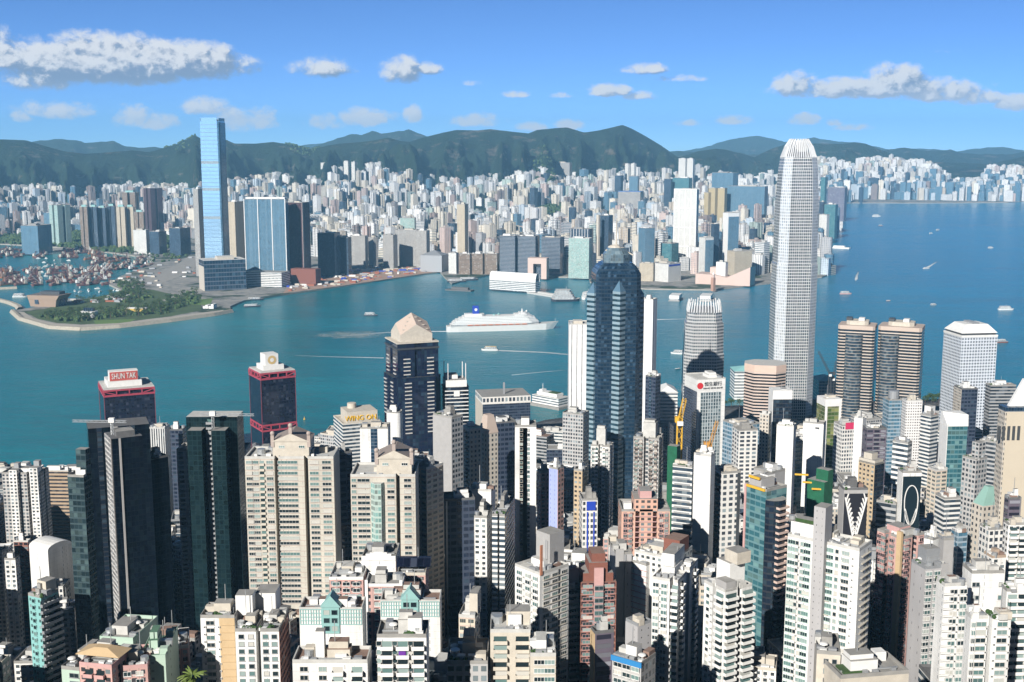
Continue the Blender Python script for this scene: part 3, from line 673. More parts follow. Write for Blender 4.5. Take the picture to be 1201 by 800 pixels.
for (xl, xm, xr, yt, d, lb) in [(410, 428, 431, 277, 3950, 'grey gridded housing slab beside the navy glass hotel'), (432, 438, 443, 279, 4000, 'narrow grey housing block between two gridded slabs'), (449, 461, 466, 276, 3950, 'grey gridded housing block with a dark right flank'), (463, 488, 491, 270, 4050, 'widest grey gridded housing slab behind the construction yard'), (488, 500, 504, 271, 4000, 'right hand end block of the grey gridded housing row')]:
    simple('housing_slab', lb, 'housing slab', (xl, xm, xr, yt, d, .5), 301, F_GRID, 2.8, 2.8, group='gridded grey housing slabs behind the waterfront yard')
def vault(b, P):
    m = MB(); m.roof_hip(-b.W / 2, b.W / 2, -b.L / 2, b.L / 2, b.h + .1, b.h + 14, 0); b.add('pitched_roof', m, M_GREY)
simple('theatre', 'silver grey theatre with a low pointed roof on the far waterfront', 'theatre', (493, 518, 526, 300, 3850, .9), 315, M_GREY, 4, 4, level=0, fn=vault)
simple('apartment_tower', 'single slender beige tower standing alone above the theatre', 'apartment tower', (536, 545, 549, 240, 4000, .7), 297, F_BEIGE, 2.6, 3)
simple('hall', 'orange red block left of the silver grey theatre', 'hall', (478, 490, 494, 296, 4050, .8), 308, plain('orange_red', (.40, .12, .06), .7), 4, 4)
simple('office_block', 'small white gridded block at the water right of the theatre', 'office block', (526, 535, 538, 297, 3800, .6), 315, F_WGRID, 3, 3.4)
for (xl, xm, xr, lb) in [(538, 551, 554, 'left brown banded quay block beside the white gridded block'), (552, 566, 569, 'middle brown banded quay block of the row'), (567, 583, 586, 'right brown banded quay block next to the dark office towers')]:
    simple('quay_block', lb, 'quay block', (xl, xm, xr, 298, 3780, .6), 314, F_BROWN, 4, 4, group='brown banded quay blocks')
# --- tsim sha tsui front
for (xl, xm, xr, yt, lb) in [(586, 604, 608, 277, 'leftmost of the three dark striped office blocks at the far quay'), (606, 628, 633, 277.5, 'middle dark striped office block behind the pink arch'), (635, 657, 662, 279, 'right dark striped office block beside the pale green one')]:
    simple('office_tower', lb, 'office tower', (xl, xm, xr, yt, 3750, .8), 319, facade('striped_office_%d' % xl, (.26, .29, .33), (.015, .03, .05), a=0, b=1, c=.3, d=.95, pl=.25, lit=(.06, .1, .14), dirt=.1, bump=0), 3, 4.2, group='dark striped office blocks at the far quay')
def arch(b, P):
    w, l, h = b.W / 2, b.L / 2, b.h
    b.add('arch_leg', MB().box(-w, -w * .42, -l, l, 0, h * .72), M_PINKT); b.add('arch_leg', MB().box(w * .42, w, -l, l, 0, h * .72), M_PINKT)
    b.add('arch_beam', MB().box(-w, w, -l, l, h * .72 + .02, h), M_PINKT); b.add('arch_recess', MB().box(-w * .42, w * .42, l * .2, l * .6, 0, h * .72), F_DGLASS)
b = B('office_block', 'pink stone block with a square archway at the far quay', 'office block', (619, 641, 644, 303, 3640, .6), 320); arch(b, None)
simple('office_tower', 'pale green glass slab with white roof edge at the far quay', 'office tower', (667, 691, 695, 280, 3650, .5), 323, F_PALEG, 3, 3.6, roof=M_ROOFL)
simple('office_tower', 'dark banded block just above the pale green glass slab', 'office tower', (668, 691, 696, 269, 3900, .6), 280, F_DGLASS, 3, 4, fn=fins(M_WHITE, 7))
simple('apartment_tower', 'very slim white sliver tower beside a dark glass tower', 'apartment tower', (699.5, 702, 704, 252, 3950, 1), 300, M_CREAM, 3, 3, level=0)
simple('office_tower', 'tall dark glass tower right of the slim white sliver', 'office tower', (704, 714, 719, 253, 3980, .9), 292, F_DGLASS, 3, 3.6)
def mast(b, P):
    m = MB(); m.cyl(0, 0, 5, b.h, b.h + 30, 8, 0, .8); m.cyl(0, 0, .8, b.h + 30, b.h + 62, 6, 0, .3); b.add('spire', m, M_WHITE)
simple('office_tower', 'white block carrying a tall thin spire behind the dark domed tower', 'office tower', (718, 726, 731, 282, 3950, 1), 292, F_WGRID, 3, 3.4, fn=mast)
simple('office_tower', 'pointed blue glass tower right of the domed tower', 'office tower', (749, 757, 768, 268, 3800, .9), 307, F_BGLASS, 3, 3.6)
simple('office_block', 'teal glass box behind the cream waterfront hotel', 'office block', (775, 788, 796, 286, 3850, .9), 303, F_TEAL, 4, 4)
def masterpiece(b, P):
    for k in range(4):
        z = b.h * (.08 + .24 * k); b.add('white_frame', MB().box(-b.W / 2 - .9, b.W / 2 + .9, -b.L / 2 - .9, -b.L / 2 - .05, z + b.h * .2, z + b.h * .215), M_WHITE)
    for u in (-.5, -.26, 0, .26, .5): b.add('white_pier', MB().box(u * b.W - 1.2, u * b.W + 1.2, -b.L / 2 - .8, -b.L / 2 - .04, 0, b.h + 2), M_WHITE)
simple('skyscraper', 'broad cream latticed tower that stands highest in the middle of the far shore', 'skyscraper', (791, 817, 820, 223, 3950, .4), 291, F_WGRID, 2.6, 3.3, fn=masterpiece)
def bluestrip(b, P): b.add('blue_glass_bay', MB().box(b.W / 2 + .05, b.W / 2 + 2, -b.L / 2 + 2, b.L / 2 - 1, 0, b.h * .94, 0, 0, 3, 3.6), F_BGLASS)
simple('office_tower', 'white edged tower with a blue glass flank right of the cream latticed tower', 'office tower', (848, 854, 867, 250, 3800, 1.4), 296, M_WHITE, 3, 3.6, fn=bluestrip)
simple('office_tower', 'thin black tower with a pale edge before the white edged tower', 'office tower', (834, 838, 844, 263, 3780, 1.2), 292, F_DGLASS, 3, 3.4, fn=lambda b, P: b.add('pale_edge', MB().box(-b.W / 2 - 1, -b.W / 2 - .03, -b.L / 2, b.L / 2, 0, b.h + 2), M_CREAM))
simple('hotel', 'white and glass hotel tower between the pink slope and the latticed tower', 'hotel', (820, 827, 837, 279, 3700, 1.1), 319, F_WGRID, 3, 3.3, fn=bluestrip)
def hotelwing(b, P): b.add('blue_roof_sign', MB().box(b.W / 2 + .03, b.W / 2 + .5, -b.L / 2 + 3, b.L / 2 - 6, b.h - 7, b.h - 2), M_BLUE)
simple('hotel', 'cream waterfront hotel block with windows in rows and dark right flank', 'hotel', (764, 784, 799, 310, 3560, 1.0), 336, F_WGRID, 3, 3.3, fn=hotelwing)
simple('hotel', 'cream gridded block adjoining the waterfront hotel on its left', 'hotel', (750, 766, 768, 309, 3580, .5), 333, F_BEIGE, 3, 3.3)
simple('hotel', 'classic pale stone hotel with two wings near the pink slope', 'hotel', (853, 862, 882, 295, 3650, 1.6), 318, F_BEIGE, 3, 3.4)
simple('museum', 'low white block between the pink slope and pale hotel', 'museum', (840, 851, 854, 308, 3500, .7), 319, M_WHITE, 4, 4)
def cultural(b, P):
    w, l, h = b.W / 2, b.L / 2, b.h
    m = MB()                                            # saddle-shaped roof line: high at both ends, low in the middle
    xs = [-w, -w * .35, w * .15, w]; zs = [h * .62, h * .58, h * .45, h * 1.12]
    for i in range(3):
        a, q = xs[i], xs[i + 1]
        m.quad([(a, -l, 0), (q, -l, 0), (q, -l, zs[i + 1]), (a, -l, zs[i])], 0); m.quad([(q, l, 0), (a, l, 0), (a, l, zs[i]), (q, l, zs[i + 1])], 0)
        m.quad([(a, -l, zs[i]), (q, -l, zs[i + 1]), (q, l, zs[i + 1]), (a, l, zs[i])], 0)
    m.quad([(w, -l, 0), (w, l, 0), (w, l, zs[3]), (w, -l, zs[3])], 0); m.quad([(-w, l, 0), (-w, -l, 0), (-w, -l, zs[0]), (-w, l, zs[0])], 0)
    b.add('sweeping_hall', m, M_PINKT)
    b.add('stage_block', MB().box(-w * .55, -w * .12, -l * .2, l * .8, 0, h * .98), M_PINKT)
b = B('cultural_centre', 'windowless pink building with a sweeping curved roof on the far quay', 'cultural centre', (816, 880, 886, 316, 3450, .4), 337, z0=4); cultural(b, None)
b = B('clock_tower', 'slim red brick clock tower in front of the pink sweeping building', 'clock tower', (834, 837, 839.5, 322, 3330, 1), 338, z0=4, vis=False)
b.add('shaft', MB().box(-b.W / 2, b.W / 2, -b.L / 2, b.L / 2, 0, b.h * .8), plain('clock_brick', (.45, .26, .19), .9)); b.add('belfry', MB().prism(cham(b.W * .8, b.L * .8, 1), b.h * .8, b.h, 0, 0), M_PINKT)
m = MB(); m.cyl(0, 0, b.W * .42, b.h, b.h + 6, 8, 0, .3); b.add('dome', m, M_WHITE)
b.add('clock_face', MB().cyl(0, 0, 2, b.h * .7, b.h * .7 + .4, 12), M_WHITE)
# --- east of it
for (xl, xm, xr, yt, lb) in [(826, 831, 834, 226, 'short left wing of the yellow housing blocks'), (831, 839, 843, 221, 'middle yellow housing block in the far town'), (841, 850, 853, 221, 'right yellow housing block in the far town')]:
    simple('housing_slab', lb, 'housing slab', (xl, xm, xr, yt, 6200, .8), 237, F_YEL, 3, 2.8, group='yellow housing blocks', z0=4)
simple('housing_slab', 'long blue grey slab to the right of the yellow housing blocks', 'housing slab', (853, 897, 901, 219, 6200, .3), 236, F_BGLASS, 3, 2.9, z0=4)
simple('office_tower', 'teal glass tower just right of the tall white pinnacle tower', 'office tower', (963, 968, 970, 208, 6000, .8), 238, F_TEAL, 3, 3.8, z0=4)
simple('housing_slab', 'purple grey ribbed housing slab at the water right of the pinnacle tower', 'housing slab', (971, 991, 994, 220, 6600, .4), 237, facade('ribbed_purple', (.30, .29, .36), (.06, .07, .11), a=.2, b=.8, c=.0, d=1., pl=.1, bump=0), 4, 3, z0=4)
simple('office_tower', 'teal glass block by the far water with dark flank', 'office tower', (967, 980, 983, 240, 5300, .6), 263, F_TEAL, 3, 3.8, z0=4)
simple('office_tower', 'dark teal block half behind the tall white pinnacle tower', 'office tower', (961, 966, 968, 237, 5350, .6), 261, F_DGLASS, 3, 3.8, z0=4)
simple('warehouse', 'white low block on the far promenade by the teal glass blocks', 'warehouse', (961, 970, 973, 252, 5000, .6), 262, F_WGRID, 4, 4, z0=4)
simple('sports_hall', 'bright blue flat roofed hall in the middle of the far town', 'sports hall', (725, 751, 755, 225, 6600, .7), 231, F_GRID, 6, 6, level=0, roof=M_BLUE, z0=4, fn=lambda b, P: b.add('roof', MB().box(-b.W / 2 - 1, b.W / 2 + 1, -b.L / 2 - 1, b.L / 2 + 1, b.h + .01, b.h + 2), plain('blue_sheet_roof', (.08, .20, .52), .6)))
simple('office_tower', 'navy glass tower left of the bright blue flat roofed hall', 'office tower', (721, 728, 731, 206, 7000, .8), 223, F_DGLASS, 3, 3.8, z0=10)
simple('office_tower', 'broad steel blue office block behind the blue flat roofed hall', 'office tower', (738, 748, 750, 207, 7200, .6), 222, F_BGLASS, 3, 3.8, z0=10)
simple('office_tower', 'navy office block left of a teal one behind the latticed tower', 'office tower', (779, 787, 789, 210, 7000, .6), 224, F_DGLASS, 3, 3.8, z0=10)
simple('office_tower', 'wide teal and copper office block above the latticed tower', 'office tower', (789, 808, 812, 209, 7000, .4), 222, F_TEAL, 3, 3.8, z0=10)
simple('office_tower', 'pair of steel blue offices in front of the pink estate', 'office tower', (835, 860, 866, 203, 7300, .4), 220, F_BGLASS, 3, 3.8, z0=20)
simple('housing_slab', 'pale blue gridded slab on the hill foot left of the long ridge', 'housing slab', (652, 668, 671, 191, 8200, .3), 205, F_GRID, 3, 2.8)
for (xl, xm, xr, yt, lb) in [(733, 737, 739.5, 192, 'left of the two matching white towers under the highest peak'), (740, 744, 746.5, 192, 'right of the two matching white towers under the highest peak'), (796, 804, 807, 186, 'pinkish grey twin tower on the left under the saddle'), (806, 813, 815, 186, 'pinkish grey twin tower on the right under the saddle'), (376, 380, 384, 191, 'lone white tower standing up against the dark hills'), (403, 408, 410, 189, 'first white tower of the tall hill estate on the left'), (412, 416, 418.5, 190, 'second white tower of the tall hill estate on the left')]:
    simple('apartment_tower', lb, 'apartment tower', (xl, xm, xr, yt, 8300, .8), 213, F_WGRID, 3, 2.8)
simple('apartment_tower', 'pale green roofed tower standing at the park left of the theatre', 'apartment tower', (469, 486, 488, 256, 4600, .5), 271, F_PALEG, 3, 3)
# --- west: older towers behind the typhoon shelter
for (xl, xm, xr, yt, d, lb, mt) in [(93, 102, 104, 243, 4700, 'leftmost brown ribbed tower of the row with teal roof caps', F_BROWN), (104, 113, 115, 243, 4720, 'second brown ribbed tower of the row with teal roof caps', F_DGLASS), (115, 123, 125, 244, 4740, 'third ribbed tower of the row, in shade', F_DGLASS), (125, 134, 136, 242, 4760, 'ribbed dark tower before the pale ribbed ones', F_DGLASS),
    (136, 146, 148, 243, 4720, 'pale ribbed tower left of centre behind the barge basin', F_BEIGE), (147, 156, 158, 243, 4740, 'pale ribbed tower with teal roof cap near the park trees', F_BEIGE), (157, 168, 170, 249, 4700, 'lower ribbed tower closing the teal capped row', F_BROWN),
    (168, 176, 190, 221, 5600, 'broad purple brown slab rising behind the teal capped row', F_MAROON), (143, 158, 163, 226, 5400, 'purple brown block left of the taller purple slab', F_BROWN), (57, 67, 82, 241, 4900, 'pale blue green curved tower left of the ribbed row', F_PALEG)]:
    simple('apartment_tower', lb, 'apartment tower', (xl, xm, xr, yt, d, 1.0), 280, mt, 3, 2.9, poly=lambda b: slots(b.W, b.L, [(0, b.W * .2, b.L * .25)], [(0, b.L * .2, b.W * .25)]), fn=(lambda b, P: b.add('roof_cap', MB().box(-b.W * .3, b.W * .3, -b.L * .3, b.L * .3, b.h + 1, b.h + 9), M_TEALP)) if xl < 158 and xl > 90 else None)
simple('office_block', 'low glass office block facing the barge basin', 'office block', (24, 44, 60, 265, 4500, 1.3), 280, F_BGLASS, 4, 4)
simple('office_block', 'dark blue glass block beside the white one near the trees', 'office block', (175, 186, 195, 272, 4500, 1), 290, F_DGLASS, 4, 4)
simple('office_block', 'dark blue twin block right of the other by the tree belt', 'office block', (198, 211, 223, 268, 4450, 1), 290, F_DGLASS, 4, 4)
simple('office_block', 'white ribbed block left of the dark blue glass blocks', 'office block', (156, 171, 175, 270, 4520, .6), 285, F_WGRID, 4, 3.2)
# --- palace museum, white exhibition halls in the park
def museum():
    b = B('museum', 'brown museum with walls flaring outward at the tip of the green park', 'museum', (32, 67, 82, 347, 2985, .75), 368, z0=4)
    w, l, h = b.W / 2, b.L / 2, b.h; tan = plain('museum_stone', (.36, .26, .19), .8, .06, .05); dk = plain('museum_roof', (.20, .16, .14), .8, .1, .05)
    b.add('lower_wall', MB().prism([(-w * .9, -l * .85), (w * .78, -l * .85), (w * .78, l * .85), (-w * .9, l * .85)], 0, h * .62, 0, None, poly2=[(-w * .97, -l * .95), (w * .9, -l * .95), (w * .9, l * .95), (-w * .97, l * .95)]), tan)
    b.add('upper_wall', MB().prism([(-w * .98, -l * .97), (w * .92, -l * .97), (w * .92, l * .97), (-w * .98, l * .97)], h * .62 + .05, h, 0, 1, poly2=[(-w * 1.02, -l * 1.02), (w * 1.12, -l * 1.02), (w * 1.12, l), (-w * 1.02, l)]), [tan, dk])
    b.add('entrance_glass', MB().box(w * .80, w * .93, -l * .35, l * .4, .5, h * .60), F_DGLASS); b.add('side_window', MB().box(-w * .55, -w * .30, -l * .96, -l * .88, h * .25, h * .7), F_DGLASS)
    b.add('roof_plant', MB().box(-w * .5, w * .8, -l * .2, l * .7, h + .1, h + 7), M_DARK)
museum()
b = B('exhibition_hall', 'white drum shaped hall with dark roof fins near the park shore', 'exhibition hall', (92, 109, 117, 366, 2790, .8), 377, z0=5)
b.add('wall', MB().prism(oval(b.W, b.L, 18, 3), 0, b.h, 0, 0), M_WHITE)
for k in range(5): b.add('roof_fin', MB().box(-b.W * .3 + k * b.W * .14, -b.W * .3 + k * b.W * .14 + 2, -b.L * .2, b.L * .2, b.h + .1, b.h + 7), F_DGLASS)
b = B('exhibition_hall', 'long yellow fronted hall with white roof among the park trees', 'exhibition hall', (146, 171, 173, 362, 2900, .4), 368, z0=5)
b.add('wall', MB().box(-b.W / 2, b.W / 2, -b.L / 2, b.L / 2, 0, b.h), plain('mustard_wall', (.62, .43, .10), .8)); b.add('roof', MB().box(-b.W / 2 - 1, b.W / 2 + 1, -b.L / 2 - 1, b.L / 2 + 1, b.h + .02, b.h + 2), M_WHITE)
b = B('ventilation_building', 'white zigzag topped building near the park point', 'ventilation building', (238, 250, 254, 358, 2950, .7), 366, z0=5)
for k, (u, hh) in enumerate(((-.4, .6), (-.15, 1.0), (.15, .7), (.4, 1.25))): b.add('tower_block', MB().box((u - .12) * b.W, (u + .12) * b.W, -b.L / 2 + .1 * k, b.L / 2, 0, b.h * hh), M_WHITE)
# --- ocean terminal and piers
b = B('cruise_terminal', 'long white cruise terminal hall with rounded end at the far quay', 'cruise terminal', (574, 628, 633, 321.5, 3300, .16), 336, z0=3)
m = MB(); n = 9; w, l, h = b.W / 2, b.L / 2, b.h
for i in range(n):
    a0, a1 = math.pi * i / n, math.pi * (i + 1) / n; m.quad([(-w, -l * math.cos(a0), h * .55 + h * .45 * math.sin(a0)), (w, -l * math.cos(a0), h * .55 + h * .45 * math.sin(a0)), (w, -l * math.cos(a1), h * .55 + h * .45 * math.sin(a1)), (-w, -l * math.cos(a1), h * .55 + h * .45 * math.sin(a1))], 0)
m.box(-w, w, -l, l, 0, h * .54, 1, 1, 6, 5); m.prism([(-w * 1.001, -l * math.cos(math.pi * i / n)) for i in (0, n)] + [(-w, 0)], h * .54, h * .55); b.add('hall', m, [M_WHITE, F_WHITEB])
b = B('ferry_pier', 'thin flat pier deck reaching left below the white terminal hall', 'pier', (618, 655, 662, 335.5, 3200, .15), 339, z0=0, vis=False); b.add('deck', MB().box(-b.W / 2, b.W / 2, -b.L / 2, b.L / 2, -3, 4), M_ROOFL); b.add('shed', MB().box(-b.W * .2, b.W * .48, -b.L * .25, b.L * .25, 4.02, 9), M_ROOFL)
for (xl, xm, xr, yt, d, lb) in [(784, 797, 801, 347, 3130, 'left white roofed ferry pier before the cream hotel'), (820, 834, 837, 347.5, 3120, 'right white roofed ferry pier before the pink sweeping building')]:
    b = B('ferry_pier', lb, 'pier', (xl, xm, xr, yt, d, 2.2), yt + 8, z0=0, vis=False); b.add('deck', MB().box(-b.W / 2, b.W / 2, -b.L / 2, b.L / 2, -3, 3), M_ROOF); b.add('roof', MB().box(-b.W * .45, b.W * .45, -b.L * .48, b.L * .45, 7, max(9, b.h)), M_WHITE); b.add('hall', MB().box(-b.W * .4, b.W * .4, -b.L * .45, b.L * .42, 3.02, 6.98), F_WHITEB)
b = B('pier', 'dark jutting pier with barges on it left of the white terminal hall', 'pier', (522, 552, 556, 326, 3350, .3), 336, z0=0, vis=False); b.add('deck', MB().box(-b.W / 2, b.W / 2, -b.L / 2, b.L / 2, -3, 3.5), M_ROOFD); b.add('shed', MB().box(-b.W * .3, b.W * .35, -b.L * .2, b.L * .3, 3.52, 10), M_ROOFD)
b = B('pier', 'white pier building reaching into the blue water right of the pinnacle tower', 'pier', (977, 997, 999, 265.5, 4800, .3), 270, z0=0, vis=False); b.add('deck', MB().box(-b.W / 2, b.W / 2, -b.L / 2, b.L / 2, -3, 5), M_WHITE); b.add('shed', MB().box(-b.W * .45, b.W * .2, -b.L * .3, b.L * .3, 5.02, 11), M_WHITE)
# --- runway terminal on the far right and the bypass road
b = B('cruise_terminal', 'long low grey terminal along the runway at the far right shore', 'cruise terminal', (1055, 1175, 1182, 234, 9360, .08), 238, z0=5, vis=False); b.add('hall', MB().box(-b.W / 2, b.W / 2, -b.L / 2, b.L / 2, 0, b.h, 0, 1, 20, 6), [F_GRID, M_ROOFL])
b = B('freight_shed', 'low pale sheds at the left end of the far right shore', 'shed', (985, 1042, 1047, 235, 9330, .1), 238, z0=5, vis=False)
for k in range(5): b.add('shed_bay', MB().box(-b.W / 2 + k * b.W / 5, -b.W / 2 + (k + .8) * b.W / 5, -b.L / 2, b.L / 2, 0, b.h * (.7 + .12 * (k % 3)), 0, 0), M_ROOFL)
# ------------------------------------------------------------------ the packed far town: the towers that show largest are objects of their own, the rest is one mass
T_RES = facade('far_flats', (1, 1, 1), (.17, .19, .22), a=.30, b=.70, c=.12, d=.74, lit=(.36, .40, .43), pl=.3, tint=True, dirt=.18, bump=0)
T_BAND = facade('far_bands', (1, 1, 1), (.10, .13, .16), a=.0, b=1., c=.32, d=.76, lit=(.28, .32, .36), pl=.35, tint=True, dirt=.15, bump=0)
T_RIB = facade('far_ribs', (1, 1, 1), (.16, .18, .21), a=.38, b=.66, c=.0, d=1., lit=(.26, .28, .3), pl=.25, tint=True, dirt=.15, bump=0)
m_, t_, b_ = new_mat('far_roofs'); _at = t_.new('ShaderNodeAttribute', attribute_name='tint').outputs[0]
t_.put(b_.inputs['Base Color'], t_.mix(.6, _at, t_.ramp(t_.noise(t_.new('ShaderNodeTexCoord').outputs['Object'], .08, 4, .7), [(.3, (.12, .12, .12)), (.7, (.42, .40, .37))]))); b_.inputs['Roughness'].default_value = .95; T_ROOF = m_
TMATS = [T_RES, T_BAND, T_RIB, T_ROOF, F_BGLASS, F_DGLASS]
TINTS = [('white', (.80, .79, .76), 40), ('cream', (.76, .69, .56), 24), ('pale pink', (.62, .48, .42), 10), ('grey', (.44, .44, .44), 9), ('sandy', (.54, .46, .36), 7), ('pale blue', (.50, .58, .64), 5), ('brown', (.27, .20, .17), 4), ('pale green', (.42, .52, .46), 4), ('blue glass', (.3, .4, .5), 7), ('dark glass', (.1, .12, .15), 5)]
_tw = [w for _, _, w in TINTS]
ENV = [(-60, 216), (0, 217), (30, 216), (60, 214), (95, 219), (130, 212), (150, 213), (180, 211), (230, 212), (262, 208), (290, 204), (320, 201), (350, 206), (372, 203), (400, 191), (440, 190), (482, 193), (492, 203), (520, 206), (560, 204), (600, 201), (612, 194), (635, 194), (648, 205), (660, 200), (690, 197), (715, 199), (735, 195), (770, 198), (790, 195), (812, 192), (850, 196), (880, 205), (905, 199), (925, 192), (955, 183), (975, 183), (1000, 189), (1010, 183), (1045, 181), (1060, 187), (1080, 186), (1095, 191), (1118, 208), (1150, 207), (1160, 193), (1190, 193), (1205, 196), (1260, 200)]
PARKS = [(482, 262, 34, 5), (355, 226, 30, 9), (560, 250, 14, 4), (650, 247, 30, 4), (895, 305, 12, 7), (100, 285, 120, 12), (700, 250, 16, 4), (215, 232, 20, 4), (640, 254, 22, 4)]
NOBUILD = [(-200, 275, 283, 420), (283, 535, 303, 420), (535, 640, 316, 420)]     # park, barge basin and works yard
class Grid:
    def __init__(s, c_=40.0): s.c = c_; s.d = {}
    def hit(s, x, y, r):
        k = int(r * 2 // s.c) + 2; i, j = int(x // s.c), int(y // s.c)
        for a in range(i - k, i + k + 1):
            for q in range(j - k, j + k + 1):
                for (X, Y, Q) in s.d.get((a, q), ()):
                    if (X - x) ** 2 + (Y - y) ** 2 < (Q + r) ** 2 * .72: return True
        return False
    def put(s, x, y, r): s.d.setdefault((int(x // s.c), int(y // s.c)), []).append((x, y, r))
GRID = Grid()
def add_far_foot():
    for x, y, r in FOOT: GRID.put(x, y, min(r, 60))
add_far_foot()
def far_shape(mb, cx, cy, z, h, w, l, th, kind, style, col, rnd):
    ct, st = math.cos(th), math.sin(th); T = lambda P: [(cx + x * ct + y * st, cy - x * st + y * ct) for x, y in P]
    mi = {'blue glass': 4, 'dark glass': 5}.get(style, kind); bay, fl = (6.5, 6.0) if mi < 3 else (5, 5)
    r = rnd.random()
    if h > 55 and r < .55 and mi < 3: P = slots(w, l, [(0, w * .24, l * .22)], [(0, l * .24, w * .22)], [(0, w * .24, l * .22)], [(0, l * .24, w * .22)])
    elif h > 55 and r < .7: P = cham(w, l, min(w, l) * .22)
    else: P = slots(w, l)
    mb.prism(T(P), z - 12, z + h, mi, 3, bay, fl, col=col)
    k = rnd.uniform(.25, .5); ox, oy = rnd.uniform(-.15, .15) * w, rnd.uniform(-.15, .15) * l
    mb.prism(T([(ox - w * k / 2, oy - l * k / 2), (ox + w * k / 2, oy - l * k / 2), (ox + w * k / 2, oy + l * k / 2), (ox - w * k / 2, oy + l * k / 2)]), z + h, z + h + rnd.uniform(3, 8), 3, 3, col=col)
FARLIST = []       # (object, colour word, px box)
def sees(x0, x1, y0, y1, D):
    for (a, b_, c_, e, dd) in VIS:
        if dd > D + 20 and x1 > a + 1 and x0 < b_ - 1 and y0 < e - 3 and y1 > c_ + 1: return True
    return False
def build_town():
    rnd = random.Random(11); cand = []
    def attempt(px, py=None, Rd=None, tall=0.0):
        if Rd is None: x, y, _ = at_z(px, py, 4.0)
        else: d = ray(px, 300); q = math.hypot(d[0], d[1]); x, y = d[0] / q * Rd, d[1] / q * Rd
        rr = math.hypot(x, y)
        if not (inside(LAND, x, y) or inside(FARLAND, x, y)): return
        z = zk(x, y); ppx, ppy = to_px(x, y, z)
        for (a, b_, c_, e) in PARKS:
            if ((ppx - a) / c_) ** 2 + ((ppy - b_) / e) ** 2 < 1: return
        for (a, b_, c_, e) in NOBUILD:
            if a < ppx < b_ and c_ < ppy < e: return
        env = float(np.interp(ppx, [p[0] for p in ENV], [p[1] for p in ENV]))
        low = rnd.random()
        if tall: h = (rnd.uniform(85, 125) if rr < 7500 else rnd.uniform(85, 150))
        elif rr > 6800: h = rnd.choice((rnd.uniform(40, 70), rnd.uniform(80, 120)))
        elif low < .5: h = rnd.uniform(22, 45)
        elif low < .86: h = rnd.uniform(40, 70)
        else: h = rnd.uniform(75, 120)
        cap = at_y(ppx, env + rnd.random() ** 1.3 * 12, y)[2] - z
        if cap < 12: return
        h = min(h, cap)
        w, l = (rnd.uniform(23, 44), rnd.uniform(20, 34)) if h > 50 else (rnd.uniform(24, 60), rnd.uniform(20, 42))
        if h > 60 and rnd.random() < .18: w *= 2.0
        rad = .5 * math.hypot(w, l)
        if GRID.hit(x, y, rad * .68): return
        tx = to_px(x, y, z + h); hw = rad * F / rr * .8
        if sees(tx[0] - hw, tx[0] + hw, tx[1], ppy, y): return
        th = R(49) + rnd.gauss(0, .09) if ppx < 960 else R(30) + rnd.gauss(0, .15)
        if rnd.random() < .25: th += R(rnd.choice((-22, 18, 30)))
        name, col, _ = rnd.choices(TINTS, _tw)[0]
        if ppx < 130 and ppy > 235 and rnd.random() < .5: name, col, _ = TINTS[rnd.choice((3, 8, 6))]
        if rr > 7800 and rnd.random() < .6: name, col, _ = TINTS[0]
        if ppx > 960 and ppy > 216 and h > 40 and rnd.random() < .55: name, col, _ = TINTS[rnd.choice((8, 9, 8, 5))]
        k = rnd.uniform(.8, 1.12); col = tuple(c_ * k for c_ in col)
        kind = rnd.choices((0, 1, 2), (5, 2, 4))[0] if h > 45 else rnd.choice((0, 1, 1))
        GRID.put(x, y, rad); cand.append((x, y, z, h, w, l, th, kind, name, col, tx[0], tx[1], hw, ppy))
        return True
    for k in range(900): attempt(rnd.uniform(-40, 1240), Rd=rnd.uniform(7300, 9300), tall=1)
    for k in range(1100): attempt(rnd.uniform(950, 1240), Rd=rnd.uniform(9850, 11400), tall=1)
    for k in range(900): attempt(rnd.uniform(-40, 990), rnd.uniform(222, 318), tall=1 if rnd.random() < .22 else 0)
    for k in range(12000): attempt(rnd.uniform(-40, 1000), 216 + 106 * rnd.random() ** 1.15)
    for k in range(1500): attempt(rnd.uniform(960, 1240), Rd=rnd.uniform(9800, 11000))
    for k in range(700): attempt(rnd.uniform(990, 1240), Rd=rnd.uniform(9800, 10500), tall=1 if rnd.random() < .4 else 0)
    # what shows of each: a coarse depth-sorted screen raster
    buf = np.zeros((400, 1400), np.int32)
    for i, q in enumerate(sorted(range(len(cand)), key=lambda i: -cand[i][1])):
        c_ = cand[q]; y0, y1, x0, x1 = int(c_[11]), int(c_[13]) + 1, int(c_[10] - c_[12] + 100), int(c_[10] + c_[12] + 101)
        buf[max(y0, 0):max(y1, 0), max(x0, 0):max(x1, 0)] = q + 1
    for (a, b2, c2, e, dd) in VIS: buf[int(c2):int(e), int(a + 100):int(b2 + 100)] = 0
    buf[:, :100] = 0; buf[:, 1301:] = 0
    cnt = np.bincount(buf.ravel(), minlength=len(cand) + 1)[1:]
    keep = sorted([int(i) for i in np.argsort(-cnt)[:285] if cnt[i] > 12]); ks = set(keep)
    mass = MB()
    for i, c_ in enumerate(cand):
        x, y, z, h, w, l, th, kind, name, col = c_[:10]
        if i in ks:
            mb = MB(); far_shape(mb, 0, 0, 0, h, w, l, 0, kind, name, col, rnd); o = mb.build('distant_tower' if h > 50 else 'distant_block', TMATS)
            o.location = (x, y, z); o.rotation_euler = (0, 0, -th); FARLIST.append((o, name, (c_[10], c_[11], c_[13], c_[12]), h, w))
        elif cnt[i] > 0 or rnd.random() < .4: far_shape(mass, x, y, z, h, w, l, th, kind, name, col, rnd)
    o = mass.build('distant_town', TMATS); o['kind'] = 'stuff'; print('TOWN', len(cand), len(keep), len(mass.Fc))
build_town()
